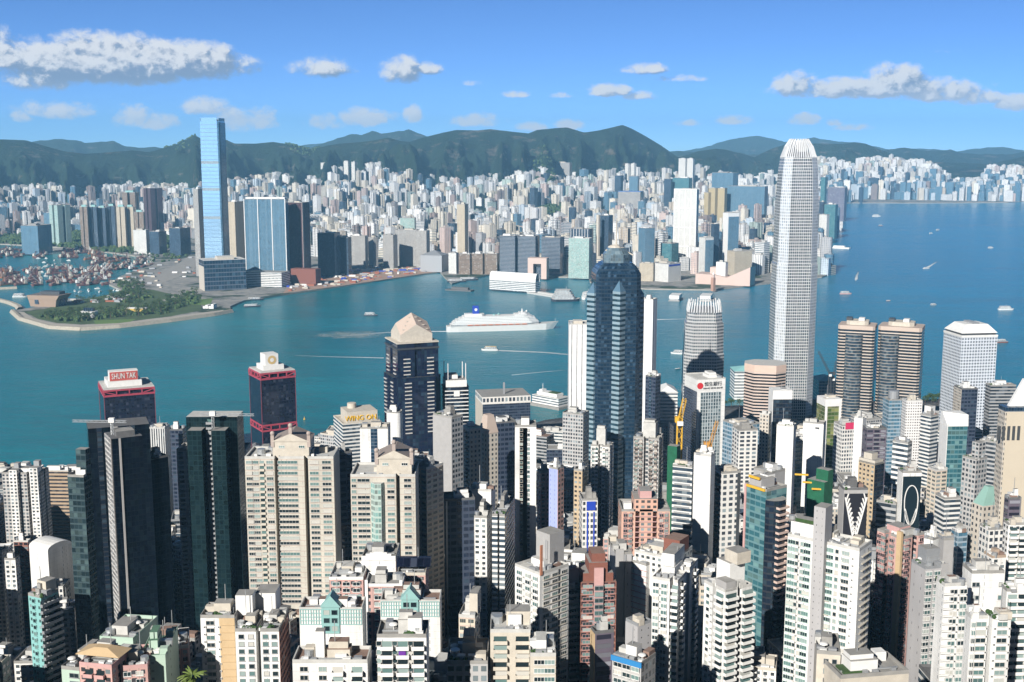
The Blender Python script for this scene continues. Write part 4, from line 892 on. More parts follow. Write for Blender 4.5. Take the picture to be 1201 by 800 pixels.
# ------------------------------------------------------------------ near shore: pieces repeated over a facade
def pane_mat():
    m, t, b = new_mat('window_pane')
    r = t.m('FRACT', t.m('ADD', t.new('ShaderNodeObjectInfo').outputs['Random'], t.new('ShaderNodeNewGeometry').outputs['Random Per Island']))
    t.put(b.inputs['Base Color'], t.ramp(r, [(0, (.012, .02, .025)), (.40, (.03, .05, .055)), (.62, (.12, .21, .20)), (.86, (.30, .38, .36)), (.95, (.55, .53, .48))]))
    b.inputs['Roughness'].default_value = .08; return m
M_PANE = pane_mat()
def stamp(b, name, fn, mats, spots, cap=100):
    """spots = (x, y, z, rot) in local metres; the first cap become parts of their own, the rest one mesh"""
    k = MB(); fn(k); me = k.build(name, mats, link=False)
    for (x, y, z, r) in spots[:cap]:
        o = ob(name, me, b.root); o.location = (x, y, z); o.rotation_euler = (0, 0, r)
    if len(spots) > cap:
        q = MB()
        for (x, y, z, r) in spots[cap:]:
            c_, s_ = math.cos(r), math.sin(r); n = len(q.V)
            q.V += [(x + a * c_ - e * s_, y + a * s_ + e * c_, z + g) for a, e, g in k.V]
            q.Fc += [tuple(i + n for i in f) for f in k.Fc]; q.M += k.M; q.UV += k.UV
        o = b.add(name, q, mats); o['kind'] = 'stuff'
def spots(b, side, us, ztop, n, fl, off=.03, P=None):
    out = []
    for i in range(n):
        z = ztop - (i + 1) * fl
        if z < 3: break
        for u in us:
            if side == 'f': out.append((u * b.W, -b.L / 2 - off, z, 0))
            elif side == 'r': out.append((b.W / 2 + off, u * b.L, z, R(90)))
            elif side == 'l': out.append((-b.W / 2 - off, u * b.L, z, R(-90)))
    return out
def p_window(w=2.0, h=1.5, sill=.25, panes=2):
    def fn(m):
        f = .12
        m.box(-w / 2 - f, w / 2 + f, -.16, .02, .9 - f, .9, 0); m.box(-w / 2 - f, w / 2 + f, -.16, .02, .9 + h, .9 + h + f, 0)
        m.box(-w / 2 - f, -w / 2, -.16, .02, .9, .9 + h, 0); m.box(w / 2, w / 2 + f, -.16, .02, .9, .9 + h, 0)
        m.quad([(-w / 2, -.05, .9), (w / 2, -.05, .9), (w / 2, -.05, .9 + h), (-w / 2, -.05, .9 + h)], 1)
        for k in range(1, panes): x = -w / 2 + w * k / panes; m.box(x - .05, x + .05, -.1, -.045, .9, .9 + h, 0)
        if sill: m.box(-w / 2 - f - .1, w / 2 + f + .1, -.16 - sill, -.155, .9 - f - .08, .9 - f + .04, 0)
    return fn
def p_baywin(w=2.4, h=1.6, d=.7):
    def fn(m):
        m.box(-w / 2, w / 2, -d, 0, .5, .75, 0, bottom=True); m.box(-w / 2, w / 2, -d, 0, .75 + h, 1.0 + h, 0, bottom=True)
        m.prism([(-w / 2 + .1, -d + .08), (w / 2 - .1, -d + .08), (w / 2 - .1, 0), (-w / 2 + .1, 0)], .75, .75 + h, 1)
        for x in (-w / 2 + .05, 0, w / 2 - .05): m.box(x - .07, x + .07, -d + .01, -d + .1, .75, .75 + h, 0)
    return fn
def p_balcony(w=4.0, d=1.5, h=1.1, open_=False):
    def fn(m):
        m.box(-w / 2, w / 2, -d, 0, 0, .25, 0, bottom=True)
        m.box(-w / 2, w / 2, -d, -d + .15, .25, .25 + h, 0); m.box(-w / 2, -w / 2 + .15, -d + .15, 0, .25, .25 + h, 0); m.box(w / 2 - .15, w / 2, -d + .15, 0, .25, .25 + h, 0)
        m.quad([(-w / 2 + .2, -.02, .25), (w / 2 - .2, -.02, .25), (w / 2 - .2, -.02, 2.6), (-w / 2 + .2, -.02, 2.6)], 1)
    return fn
def p_ac(m): m.box(-.45, .45, -.55, 0, .2, .85, 0, bottom=True); m.quad([(-.3, -.56, .28), (.3, -.56, .28), (.3, -.56, .78), (-.3, -.56, .78)], 1)
def p_slab(w, d=.5, h=.35):
    def fn(m): m.box(-w / 2, w / 2, -d, 0, 0, h, 0, bottom=True)
    return fn
# ------------------------------------------------------------------ near facades
F_SHAFT = facade('domed_shaft', (.025, .045, .07), (.012, .03, .055), a=.04, b=.96, c=.35, d=1, lit=(.05, .10, .16), pl=.3, rough=.3, grough=.06, dirt=.2, bump=.1)
F_BAYS = facade('domed_bays', (.25, .34, .39), (.02, .05, .07), a=0, b=1, c=.02, d=.50, lit=(.05, .10, .13), pl=.3, rough=.25, grough=.06, dirt=.12, bump=.1)
F_IFC = facade('ifc_grid', (.50, .515, .52), (.035, .05, .065), a=.17, b=.83, c=.2, d=.9, lit=(.14, .17, .18), pl=.2, rough=.4, grough=.1, dirt=.1, bump=.2, band=(.62, .60, .57), bz=(0, .10))
F_IFCW = facade('ifc_sunlit_corner', (.60, .62, .63), (.22, .26, .30), a=.25, b=.75, c=.2, d=.85, lit=(.5, .54, .56), pl=.4, rough=.4, grough=.2, dirt=.06, bump=.15)  # paler copy for the corners, sun brightness put into the colour
F_EXCH = facade('exchange_bands', (.54, .46, .39), (.018, .028, .038), a=0, b=1, c=.36, d=.98, lit=(.04, .05, .06), pl=.25, rough=.5, grough=.07, dirt=.1, bump=.3)
F_NAVY = facade('navy_glass', (.016, .018, .035), (.008, .011, .026), a=.05, b=.95, c=.15, d=.95, lit=(.05, .06, .09), pl=.12, rough=.2, grough=.06, dirt=.2, bump=0)
F_COSCO = facade('black_gold_glass', (.018, .022, .045), (.008, .014, .035), a=.06, b=.94, c=.1, d=.95, lit=(.03, .06, .10), pl=.35, rough=.2, grough=.06, dirt=.2, bump=0)
def jardine_mat():
    m = facade('porthole_panel', (.62, .66, .71), (.12, .14, .17), a=.3, b=.7, c=.28, d=.72, lit=(.25, .28, .31), pl=.25, rough=.6, dirt=.12, bump=.4)
    t = NT(m.node_tree)                                 # turn the square windows into round ones
    uv = [n for n in t.n if n.type == 'UVMAP'][0].outputs[0]; fr = t.v('FRACTION', uv); d = t.v('LENGTH', t.v('MULTIPLY', t.v('SUBTRACT', fr, (.5, .5, 0)), (1, 1, 0)))
    mask = t.m('LESS_THAN', d, .31)
    for n in list(t.n):
        if n.type == 'MATH' and n.operation == 'MULTIPLY' and any(l.to_node.type == 'MIX' and l.to_socket == l.to_node.inputs[0] and l.to_node.outputs[2].links and l.to_node.outputs[2].links[0].to_node.type == 'BSDF_PRINCIPLED' for l in n.outputs[0].links):
            for l in list(n.outputs[0].links): t.l.new(mask, l.to_socket)
            break
    return m
F_JARD = jardine_mat()
# ------------------------------------------------------------------ the dark domed tower
def domed_tower():
    b = B('skyscraper', 'dark blue glass tower with pyramid topped bays and a glass dome', 'skyscraper', (700, None, 753, 322, 1215, 1.0, R(-4)), 610)
    w, l, h = b.W / 2, b.L / 2, b.h; c_ = w * .22
    P = cham(b.W, b.L, c_)
    b.add('shaft', MB().prism(P, 0, h, 0, 1, 3, 4.0), [F_SHAFT, M_DARK])
    hp = h - 17; s_ = w * .34
    for (x, y, dz) in ((0, -l * .95, 0), (-w * .95, 0, -4), (w * .95, 0, -6), (0, l * .95, 0)):
        Q = [(x + s_ * a, y + s_ * e) for a, e in ((-1, 0), (0, -1), (1, 0), (0, 1))]
        m = MB(); m.prism(Q, 0, hp + dz, 0, None, 3.5, 5.2); bay = b.add('bay', m, [F_BAYS])
        m = MB()
        for i in range(4): m.quad([(*Q[i], hp + dz), (*Q[(i + 1) % 4], hp + dz), (x, y, hp + dz + 13)], 0)
        b.add('bay_pyramid', m, [plain('pale_blue_glass', (.10, .18, .25), .15, .05, .1)], bay)
    m = MB(); z = h; q = P
    for k, dz in ((.93, 3), (.80, 5), (.66, 3)):
        q2 = scale_poly(P, k); m.prism(q, z, z + dz, 0, None, 3, 4, poly2=q2); z += dz; q = q2
    m.quad([(*p, z) for p in q], 0); b.add('stepped_crown', m, [F_SHAFT])
    m = MB(); r = w * .62; oct_ = lambda k: [(r * k * math.cos(R(22.5 + 45 * i)), r * k * math.sin(R(22.5 + 45 * i))) for i in range(8)]
    m.prism(oct_(1), z + .02, z + 8, 0, None, 2.5, 3); m.prism(oct_(1), z + 8, z + 15, 0, 1, 2.5, 3, poly2=oct_(.62)); b.add('glass_dome', m, [facade('dome_glass', (.12, .17, .2), (.10, .15, .18), a=.07, b=.93, c=.06, d=.94, lit=(.2, .27, .3), pl=.5, grough=.15, dirt=.1, bump=0), M_CREAM])
    m = MB(); m.cyl(0, 0, 2.2, z + 15, z + 18, 8); m.cyl(0, 0, .9, z + 18, z + 45, 6, 0, .25); m.bar((1, 0, z + 16), (w * .75, -2, z + 7), 1.2); m.bar((-1, 0, z + 15), (-w * .5, -2, z + 12), 1.2); b.add('mast', m, M_CREAM)
    m = MB(); m.ball(-2, 0, z + 15, w * .3, 0, 8, 3, .4, True); b.add('crown_base', m, M_CREAM)
domed_tower()
# ------------------------------------------------------------------ the two towers with crowns of fins
def finned(label, spec, yb, secs, crown, chk, F1, F2, yaw_extra=0.0):
    b = B('skyscraper', label, 'skyscraper', spec, yb); h = b.h
    base = cham(b.W, b.L, b.W * chk)
    side = lambda k: [(x * k, y * k) for x, y in base]
    m = MB(); z = 0
    for (zf, k0, k1) in secs:
        z1 = h * zf; n = len(base); p0, p1 = side(k0), side(k1)
        for i in range(n):
            j = (i + 1) % n; corner = i % 2 == 1
            w_ = math.hypot(p0[j][0] - p0[i][0], p0[j][1] - p0[i][1]); nb = max(2, round(w_ / 3.0)); u0 = 31 * i
            m.quad([(*p0[i], z), (*p0[j], z), (*p1[j], z1), (*p1[i], z1)], 1 if corner else 0, [(u0, (z - h) / 4.2), (u0 + nb, (z - h) / 4.2), (u0 + nb, (z1 - h) / 4.2), (u0, (z1 - h) / 4.2)])
        z = z1
    b.add('curtain_wall', m, [F1, F2 or F1])
    k = secs[-1][2]; m = MB(); m.quad([(*p, z - .01) for p in side(k)], 0); m.box(-b.W * .25, b.W * .25, -b.L * .25, b.L * .25, z, z + 6); b.add('roof', m, M_GREY)
    # crown: blades standing along every face, leaning inwards
    zc0, zc1, kc0, kc1 = z - h * crown[0], h * 1.0, crown[1], crown[2]
    p0, p1 = side(kc0), side(kc1); n = len(base)
    for i in range(n):
        j = (i + 1) % n; L0 = math.hypot(p0[j][0] - p0[i][0], p0[j][1] - p0[i][1]); nf = max(3, int(L0 / crown[3]))
        for q in range(nf):
            u = (q + .5) / nf; a = [p0[i][e] + (p0[j][e] - p0[i][e]) * u for e in (0, 1)]; c2 = [p1[i][e] + (p1[j][e] - p1[i][e]) * u for e in (0, 1)]
            zt = zc1 + (1.2 if q % 2 else -1.0)
            f = MB(); f.bar((a[0], a[1], zc0), (a[0] * .55 + c2[0] * .45, a[1] * .55 + c2[1] * .45, zc0 + (zt - zc0) * .62), crown[4]); f.bar((a[0] * .55 + c2[0] * .45, a[1] * .55 + c2[1] * .45, zc0 + (zt - zc0) * .6), (c2[0], c2[1], zt), crown[4])
            b.add('crown_fin', f, plain('fin_enamel', (.62, .63, .63), .5, .06, .2))
    return b
b_ifc = finned('tallest near tower, pale gridded with a tapering crown of white fins', (919, None, 968, 164, 1640, 1.0, R(-1)), 482, [(.58, 1.0, 1.0), (.585, 1.0, .965), (.80, .965, .93), (.83, .93, .90), (.90, .90, .85), (.945, .85, .77)], (.004, .78, .40, 3.2, 1.4), .21, F_IFC, F_IFCW)
b_ifc1 = finned('shorter tapering tower with fin crown standing left of the tallest near tower', (804, None, 852, 355, 1510, .9, R(4)), 440, [(.66, 1.0, 1.0), (.67, 1.0, .96), (.86, .96, .94), (.865, .94, .88), (.93, .88, .83)], (.0, .84, .74, 3.4, 1.4), .2, facade('banded_stone_grid', (.47, .47, .46), (.03, .045, .06), a=.16, b=.84, c=.1, d=.62, lit=(.12, .15, .18), pl=.3, rough=.5, grough=.08, dirt=.1), None)
# ------------------------------------------------------------------ round-windowed white block
def jardine():
    b = B('office_tower', 'white block covered in round windows under a white hipped roof', 'office tower', (1107, 1128, 1170, 396, 1455, 1.05), 500)
    b.add('wall', MB().prism(b.rect(), 0, b.h, 0, 0, 3.6, 3.9), F_JARD)
    b.add('parapet_band', MB().box(-b.W / 2 - .4, b.W / 2 + .4, -b.L / 2 - .4, b.L / 2 + .4, b.h + .02, b.h + 2.5), M_WHITE)
    q = .94; w, l = b.W / 2 * q, b.L / 2 * q; b.add('dark_gap', MB().box(-w, w, -l, l, b.h + 2.52, b.h + 5), M_DARK)
    m = MB(); w, l = b.W / 2, b.L / 2; m.prism([(-w, -l), (w, -l), (w, l), (-w, l)], b.h + 5.02, b.h + 15, 0, 0, poly2=[(-w * .62, -l * .62), (w * .62, -l * .62), (w * .62, l * .62), (-w * .62, l * .62)]); b.add('hipped_roof', m, M_WHITE)
    m = MB()
    for k in range(4): m.box(-w * .5 + k * w * .3, -w * .5 + k * w * .3 + 4, -4, 4, b.h + 15.02, b.h + 17)
    b.add('roof_plant', m, M_GREY)
jardine()
# ------------------------------------------------------------------ rose granite twins with bowed glass fronts
def exchange(label, spec, yb, bows):
    b = B('office_tower', label, 'office tower', spec, yb, 'rose banded twin towers with bowed glass fronts'); w, l, h = b.W / 2, b.L / 2, b.h
    b.add('wall', MB().prism(cham(b.W, b.L, w * .12), 0, h, 0, 1, 4, 3.9), [F_EXCH, M_ROOFL])
    for (u, r) in bows:
        P = [(u * b.W + r * b.W * math.cos(a), -l + r * b.W * .75 * math.sin(a)) for a in [math.pi + math.pi * i / 14 for i in range(15)]]
        b.add('bow_front', MB().prism(P, 0, h - 6, 0, 1, 2.5, 3.9), [facade('bow_glass', (.36, .33, .30), (.03, .05, .07), a=0, b=1, c=.2, d=.98, lit=(.14, .18, .2), pl=.3, rough=.4, grough=.06, dirt=.1) if 'bow_glass' not in MATS else MATS['bow_glass'], M_ROOFL])
    b.add('crown_band', MB().prism(scale_poly(cham(b.W, b.L, w * .12), 1.01), h + .02, h + 5, 0, 0), plain('rose_granite', (.52, .42, .35), .6, .08, .1))
    b.add('plant_room', MB().prism(cham(b.W * .6, b.L * .6, w * .2), h + 5.02, h + 10, 0, 0), M_CREAM)
    for u in (-.22, .12): b.add('cooling_tower', MB().box(u * b.W - 4, u * b.W + 3, -l * .4, l * .2, h + 10.02, h + 13.5), M_DARK if u < 0 else M_WHITE)
exchange('left rose banded tower with bowed glass front in the pair', dict(xl=983, xm=1026, xr=1029, yt=388, d=1470, asp=.8), 492, [(-.05, .24)])
exchange('right rose banded tower with bowed glass front in the pair', dict(xl=1030, xm=1081, xr=1085, yt=390, d=1460, asp=.8), 480, [(-.22, .22)])
# ------------------------------------------------------------------ gabled black tower, red-banded twins
def gabled():
    b = B('office_tower', 'black glass tower with a steep gabled rose stone roof', 'office tower', (452, 466, 514, 404, 1165, 1.0), 505); w, l, h = b.W / 2, b.L / 2, b.h
    P = slots(b.W, b.L, [(0, b.W * .2, 2)], [(0, b.L * .16, 2)])
    b.add('shaft', MB().prism(P, 0, h, 0, 1, 3, 3.9), [F_COSCO, M_DARK])
    b.add('lower_wing', MB().box(-w - 3.5, w + 3.5, -l * .8, l * .8, 0, h - 34, 0, 1, 3, 3.9), [F_COSCO, M_DARK]); b.add('lower_wing', MB().box(-w * .8, w * .8, -l - 3.5, l + 3.5, 0, h - 34, 0, 1, 3, 3.9), [F_COSCO, M_DARK])
    gran = plain('rose_granite', (.55, .42, .34), .6, .08, .1)
    b.add('cornice', MB().box(-w - .8, w + .8, -l - .8, l + .8, h - 6, h - 4.4), M_DARK); b.add('cornice', MB().box(-w - .5, w + .5, -l - .5, l + .5, h + .01, h + 1.2), M_CREAM)
    # stone house with four gables under a pyramid
    a, e, z0 = w * .78, l * .78, h + 1.2
    m = MB(); zt = z0 + 27; zg_ = z0 + 7; apex = (0, 0, zt)
    for (p, q) in (((-a, -e), (a, -e)), ((a, -e), (a, e)), ((a, e), (-a, e)), ((-a, e), (-a, -e))):
        mid = ((p[0] + q[0]) / 2, (p[1] + q[1]) / 2)
        m.quad([(*p, z0), (*q, z0), (*q, zg_), (*mid, zg_ + 10), (*p, zg_)], 1); m.quad([(*p, zg_), (*mid, zg_ + 10), apex], 0); m.quad([(*mid, zg_ + 10), (*q, zg_), apex], 0)
    b.add('gabled_roof', m, [gran, M_CREAM])
    for k in range(4):
        f = .2 + .18 * k; m = MB(); m.bar((a * (1 - f) * .98 + .6, -e * (1 - f) - .2, zg_ + (zt - zg_) * f + 1), (a * (1 - f) + .8, e * (1 - f), zg_ + (zt - zg_) * f + 1), .8); b.add('roof_rib', m, M_CREAM)
    lt = plain('pale_sill', (.55, .53, .50), .6)
    sp = [(x, y, z, r) for i in range(6) for (x, y, r) in ((-w * .55, -l - .03, 0), (w * .55, -l - .03, 0), (w + .03, -l * .55, R(90)), (w + .03, l * .6, R(90))) for z in [h - 16 - i * 3.9]]
    sp += [(x, y, h - 40 - i * 3.9, r) for i in range(14) for (x, y, r) in ((-w * .5, -l - 3.53, 0), (w * .62, -l - 3.53, 0), (w + 3.53, -l * .55, R(90)), (w + 3.53, l * .55, R(90)))]
    stamp(b, 'balcony', p_slab(7, .9, 1.0), lt, sp)
gabled()
def redband(label, spec, yb, bands, sign):
    b = B('office_tower', label, 'office tower', spec, yb); w, l, h = b.W / 2, b.L / 2, b.h
    b.add('wall', MB().prism(b.rect(), 0, h - 9, 0, 1, 3, 3.8), [F_NAVY, M_DARK]); b.add('upper_wall', MB().prism(b.rect(2.0), h - 8.99, h - .6, 0, 1, 3, 3.8), [F_NAVY, M_ROOFL])
    for z in bands:
        z0, z1 = h - z - 8.5, h - z
        for zz in (z0, z1 - 2): b.add('red_beam', MB().box(-w - .5, w + .5, -l - .5, l + .5, zz, zz + 2), M_REDP)
        for sgn, sd in ((-1, 'f'), (1, 'r')):
            S_ = b.W if sd == 'f' else b.L; n = 4
            for k in range(n + 1):
                u = -S_ / 2 + S_ * k / n; m = MB(); pt = (lambda q, zz: (q, -l - .25, zz)) if sd == 'f' else (lambda q, zz: (w + .25, q, zz))
                m.bar(pt(u, z0 + 2), pt(u, z1 - 2), 1.2); b.add('red_post', m, M_REDP)
                if k in (0, n - 1): m = MB(); u2 = u + S_ / n; m.bar(pt(u, z0 + 2 if k else z1 - 2), pt(u2, z1 - 2 if k else z0 + 2), 1.0); b.add('red_brace', m, M_REDP)
    for s_ in ((-w, -l), (w, -l), (w, l), (-w, l)): b.add('corner_post', MB().box(s_[0] - .35, s_[0] + .35, s_[1] - .35, s_[1] + .35, 0, h), plain('dull_red', (.20, .05, .07), .6))
    b.add('roof', MB().box(-w + .1, w - .1, -l + .1, l - .1, h + .01, h + 1.2), M_ROOFL)
    return b
b = redband('red framed navy tower with the red lettered sign box on its roof', (115.5, 121.5, 181, 458, 1385, 1.0), 500, (0,), 'box'); w, l, h = b.W / 2, b.L / 2, b.h
b.add('plant_room', MB().box(-w * .6, w * .7, -l * .8, l * .55, h + 1.22, h + 8), M_WHITE)
sg = b.add('sign_box', MB().box(w * .2, w * .62, -l * .72, l * .42, h + 8.02, h + 20, 0), M_WHITE); b.add('sign_face', MB().box(w * .62 + .02, w * .62 + .4, -l * .70, l * .40, h + 8.4, h + 19), plain('sign_red', (.50, .09, .07), .6), sg)
lettering(b, 'SHUN TAK', w * .62 + .75, -l * .15, h + 13.6, 9.6, M_WHITE, rz=R(90), parent=sg, sx=.60)
b = redband('red framed navy tower with two red truss bands and a round gold emblem', (292, 305.5, 346, 438, 1370, 1.0), 525, (0, 62), 'disc'); w, l, h = b.W / 2, b.L / 2, b.h
b.add('plant_room', MB().box(-w * .55, w * .6, -l * .7, l * .5, h + 1.22, h + 7), M_WHITE); sg = b.add('sign_box', MB().box(-w * .3, w * .55, -l * .55, l * .2, h + 7.02, h + 20), M_WHITE)
m = MB(); P = [(w * .55 + .3, -l * .17 + 5.2 * math.cos(a), h + 13 + 5.2 * math.sin(a)) for a in [2 * math.pi * i / 20 for i in range(20)]]; m.quad(P, 0); b.add('emblem', m, plain('emblem_gold', (.62, .45, .20), .5), sg)
m = MB(); P2 = [(w * .55 + .5, -l * .17 + 2.4 * math.cos(a), h + 13 + 2.4 * math.sin(a)) for a in [2 * math.pi * i / 16 for i in range(16)]]; m.quad(P2, 0); b.add('emblem_core', m, M_WHITE, sg)
# ------------------------------------------------------------------ near shore buildings, each traced on its own
def _f(n, **k): return facade(n, **k)
ST = {  # style: facade, bay, floor, roof
 'wres': (_f('white_flats', wall=(.74, .72, .68), glass=(.05, .06, .065), a=.24, b=.78, c=.28, d=.76, pl=.3, dirt=.42, ac=.5, blank=.05), 3.0, 2.95, M_ROOF),
 'cres': (_f('cream_flats', wall=(.62, .55, .44), glass=(.06, .08, .08), a=.14, b=.86, c=.3, d=.78, pl=.35, dirt=.18, mull=3, band=(.55, .42, .36), bz=(.84, .96)), 4.0, 3.0, M_ROOFL),
 'gres': (_f('grey_flats', wall=(.42, .40, .38), glass=(.05, .06, .07), a=.2, b=.8, c=.25, d=.8, pl=.35, dirt=.3, ac=.4, band=(.6, .58, .55), bz=(.0, .12)), 2.8, 2.95, M_ROOF),
 'pres': (_f('pink_flats', wall=(.55, .34, .30), glass=(.05, .05, .055), a=.22, b=.78, c=.26, d=.78, pl=.3, dirt=.3, ac=.5), 3.0, 2.95, M_ROOF),
 'tres': (_f('tan_flats', wall=(.48, .37, .24), glass=(.05, .05, .05), a=.25, b=.75, c=.3, d=.75, pl=.25, dirt=.3, ac=.4), 3.0, 3.0, M_ROOF),
 'brick': (_f('brick_flats', wall=(.24, .10, .075), glass=(.03, .03, .035), a=.15, b=.85, c=.3, d=.85, pl=.2, dirt=.2, band=(.33, .2, .16), bz=(0, .12)), 3.4, 3.0, M_ROOFT),
 'wblank': (_f('white_blank', wall=(.52, .51, .50), glass=(.74, .73, .70), a=.0, b=.97, c=.04, d=1.0, pl=0, gvar=.05, dirt=.22, rough=.8, grough=.8, bump=.06), 4.5, 6.0, M_ROOFL),
 'gblank': (_f('grey_blank', wall=(.40, .39, .39), glass=(.3, .3, .3), a=.48, b=.56, c=.3, d=.5, pl=1, lit=(.15, .15, .15), dirt=.16, bump=0), 5, 6.0, M_ROOF),
 'dark': (_f('dark_office', wall=(.03, .035, .045), glass=(.012, .02, .035), a=.03, b=.97, c=.25, d=.95, lit=(.05, .08, .11), pl=.3, rough=.4, grough=.06, dirt=.25), 3.2, 3.8, M_ROOFD),
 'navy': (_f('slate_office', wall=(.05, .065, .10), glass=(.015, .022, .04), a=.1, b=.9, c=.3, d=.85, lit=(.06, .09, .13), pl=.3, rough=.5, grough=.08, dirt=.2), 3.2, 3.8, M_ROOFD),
 'teal': (_f('teal_office', wall=(.13, .25, .27), glass=(.03, .10, .12), a=.05, b=.95, c=.28, d=.95, lit=(.18, .34, .34), pl=.4, rough=.4, grough=.06, dirt=.12), 3.2, 3.8, M_ROOF),
 'bluegl': (_f('blue_office', wall=(.34, .42, .48), glass=(.06, .14, .20), a=.06, b=.94, c=.3, d=.92, lit=(.22, .34, .42), pl=.4, rough=.4, grough=.06, dirt=.12), 3.2, 3.8, M_ROOF),
 'bands': (_f('white_strip_office', wall=(.70, .69, .66), glass=(.04, .06, .08), a=0, b=1, c=.32, d=.85, lit=(.2, .24, .26), pl=.35, rough=.7, dirt=.15), 3.2, 3.7, M_ROOF),
 'gbands': (_f('grey_strip_office', wall=(.36, .36, .36), glass=(.03, .04, .05), a=0, b=1, c=.35, d=.9, lit=(.14, .16, .18), pl=.35, rough=.7, dirt=.15), 3.2, 3.7, M_ROOF),
 'bbands': (_f('tan_strip_office', wall=(.42, .31, .21), glass=(.04, .04, .045), a=0, b=1, c=.4, d=.85, lit=(.12, .12, .12), pl=.3, dirt=.18), 3.2, 3.4, M_ROOFL),
 'peach': (_f('peach_strip_office', wall=(.60, .48, .41), glass=(.015, .02, .025), a=0, b=1, c=.0, d=.5, lit=(.03, .03, .035), pl=.3, dirt=.1, rough=.6), 3.4, 3.9, M_ROOFL),
 'grid': (_f('white_grid_office', wall=(.70, .68, .64), glass=(.05, .06, .075), a=.2, b=.8, c=.25, d=.8, pl=.3, dirt=.16), 2.6, 3.6, M_ROOF),
 'ggrid': (_f('grey_grid_office', wall=(.44, .43, .42), glass=(.04, .05, .06), a=.18, b=.82, c=.25, d=.8, pl=.3, dirt=.18), 2.8, 3.6, M_ROOF),
 'stone': (_f('stone_office', wall=(.52, .47, .40), glass=(.04, .045, .05), a=.28, b=.72, c=.25, d=.75, pl=.25, dirt=.16), 3.2, 3.5, M_ROOFL),
 'wstripe': (_f('white_vertical', wall=(.78, .77, .75), glass=(.18, .18, .19), a=.44, b=.56, c=.0, d=1, pl=.1, dirt=.1), 7.0, 3.6, M_ROOFL),
 'purple': (_f('plum_office', wall=(.12, .10, .13), glass=(.03, .03, .045), a=.1, b=.9, c=.35, d=.85, lit=(.3, .3, .34), pl=.35, dirt=.15), 5, 3.6, M_ROOFD),
 'gold': (_f('olive_glass', wall=(.22, .24, .14), glass=(.06, .10, .03), a=.03, b=.97, c=.2, d=.97, lit=(.30, .32, .12), pl=.4, rough=.4, grough=.06, dirt=.2), 3, 3.6, M_ROOF),
 'lilac': (_f('lilac_wall', wall=(.34, .40, .68), glass=(.2, .25, .5), a=.3, b=.4, c=.3, d=.7, pl=.2, dirt=.12), 4, 3.0, M_ROOF),
 'salmon': (_f('salmon_flats', wall=(.62, .38, .29), glass=(.06, .06, .06), a=.25, b=.75, c=.3, d=.78, pl=.3, dirt=.16), 3.2, 2.95, M_ROOF),
 'dkgreen': (_f('dark_green_tile', wall=(.010, .027, .032), glass=(.007, .017, .021), a=.1, b=.9, c=.1, d=.9, lit=(.014, .03, .034), pl=.3, spec=.2, rough=.35, grough=.1, dirt=.3, bump=.05), 1.5, 3.0, M_ROOFL),
 'black': (_f('black_granite', wall=(.007, .010, .016), glass=(.004, .007, .013), a=.05, b=.95, c=.1, d=.95, lit=(.010, .018, .026), pl=.3, spec=.12, rough=.3, grough=.08, dirt=.3, bump=.05), 2.2, 3.1, M_ROOFD),
 'mint': (_f('mint_wall', wall=(.44, .56, .46), glass=(.30, .38, .33), a=.46, b=.54, c=.3, d=.6, pl=.1, dirt=.15), 6, 3, M_ROOF),
 'tealres': (_f('teal_flats', wall=(.22, .46, .44), glass=(.06, .10, .10), a=.3, b=.7, c=.3, d=.72, pl=.3, dirt=.18), 3, 2.95, M_ROOF),
 'net': (plain('green_net', (.012, .11, .055), .9, .5, .3), 3, 3, M_ROOF),
 'weave': (_f('white_weave', wall=(.62, .62, .60), glass=(.03, .04, .05), a=.3, b=.75, c=0, d=1, pl=.1, dirt=.15), 2.2, 3.4, M_ROOFL),
 'wpat': (_f('white_pattern', wall=(.72, .71, .69), glass=(.16, .15, .15), a=.12, b=.62, c=.2, d=.62, pl=.4, lit=(.3, .28, .27), dirt=.1), 2.4, 2.8, M_ROOFL),
 'murky': (_f('murky_glass', wall=(.045, .075, .085), glass=(.016, .03, .036), a=.05, b=.95, c=.25, d=.95, lit=(.09, .14, .145), pl=.35, rough=.4, grough=.06, dirt=.3), 2.2, 3.2, M_ROOF),
 'crwall': (_f('cream_tower_wall', wall=(.52, .49, .42), a=.6, b=.6, band=(.45, .35, .30), bz=(.80, .90), dirt=.3, bump=0), 3, 3.03, M_ROOFL),
 'plainw': (_f('white_tower_wall', wall=(.74, .73, .70), a=.6, b=.6, band=(.60, .59, .57), bz=(.0, .05), dirt=.5, bump=0), 3, 2.95, M_ROOF), 'plainw0': (M_WHITE, 3, 3, M_ROOF), 'plainc': (M_CREAM, 3, 3, M_ROOF), 'plaing': (plain('grey_render', (.38, .37, .36), .9, .15, .3), 3, 3, M_ROOF),
}
def N(label, cat, spec, yb, style, lv=2, poly=None, fn=None, name=None, bay=None, fl=None, roof=None, par=None, group=None, ph=None):
    mat, b0, f0, rf = ST[style]
    P = None
    if isinstance(poly, str):
        kind = poly
        P = {'x': lambda b: slots(b.W, b.L, [(0, b.W * .18, b.L * .25)], [(0, b.L * .2, b.W * .25)], [(0, b.W * .2, b.L * .25)], [(0, b.L * .2, b.W * .25)]),
             'f2': lambda b: slots(b.W, b.L, [(-b.W * .17, b.W * .09, 5), (b.W * .19, b.W * .09, 5)], [(0, b.L * .15, 5)]), 'f1': lambda b: slots(b.W, b.L, [(0, b.W * .14, 5)]),
             'c': lambda b: cham(b.W, b.L, min(b.W, b.L) * .28), 'o': lambda b: oval(b.W, b.L, 20, 2.6)}[kind]
    elif poly: P = poly
    return simple(name or cat.replace(' ', '_'), label, cat, spec, yb, mat, bay or b0, fl or f0, P, lv, roof or rf, par, group, fn, ph=ph)
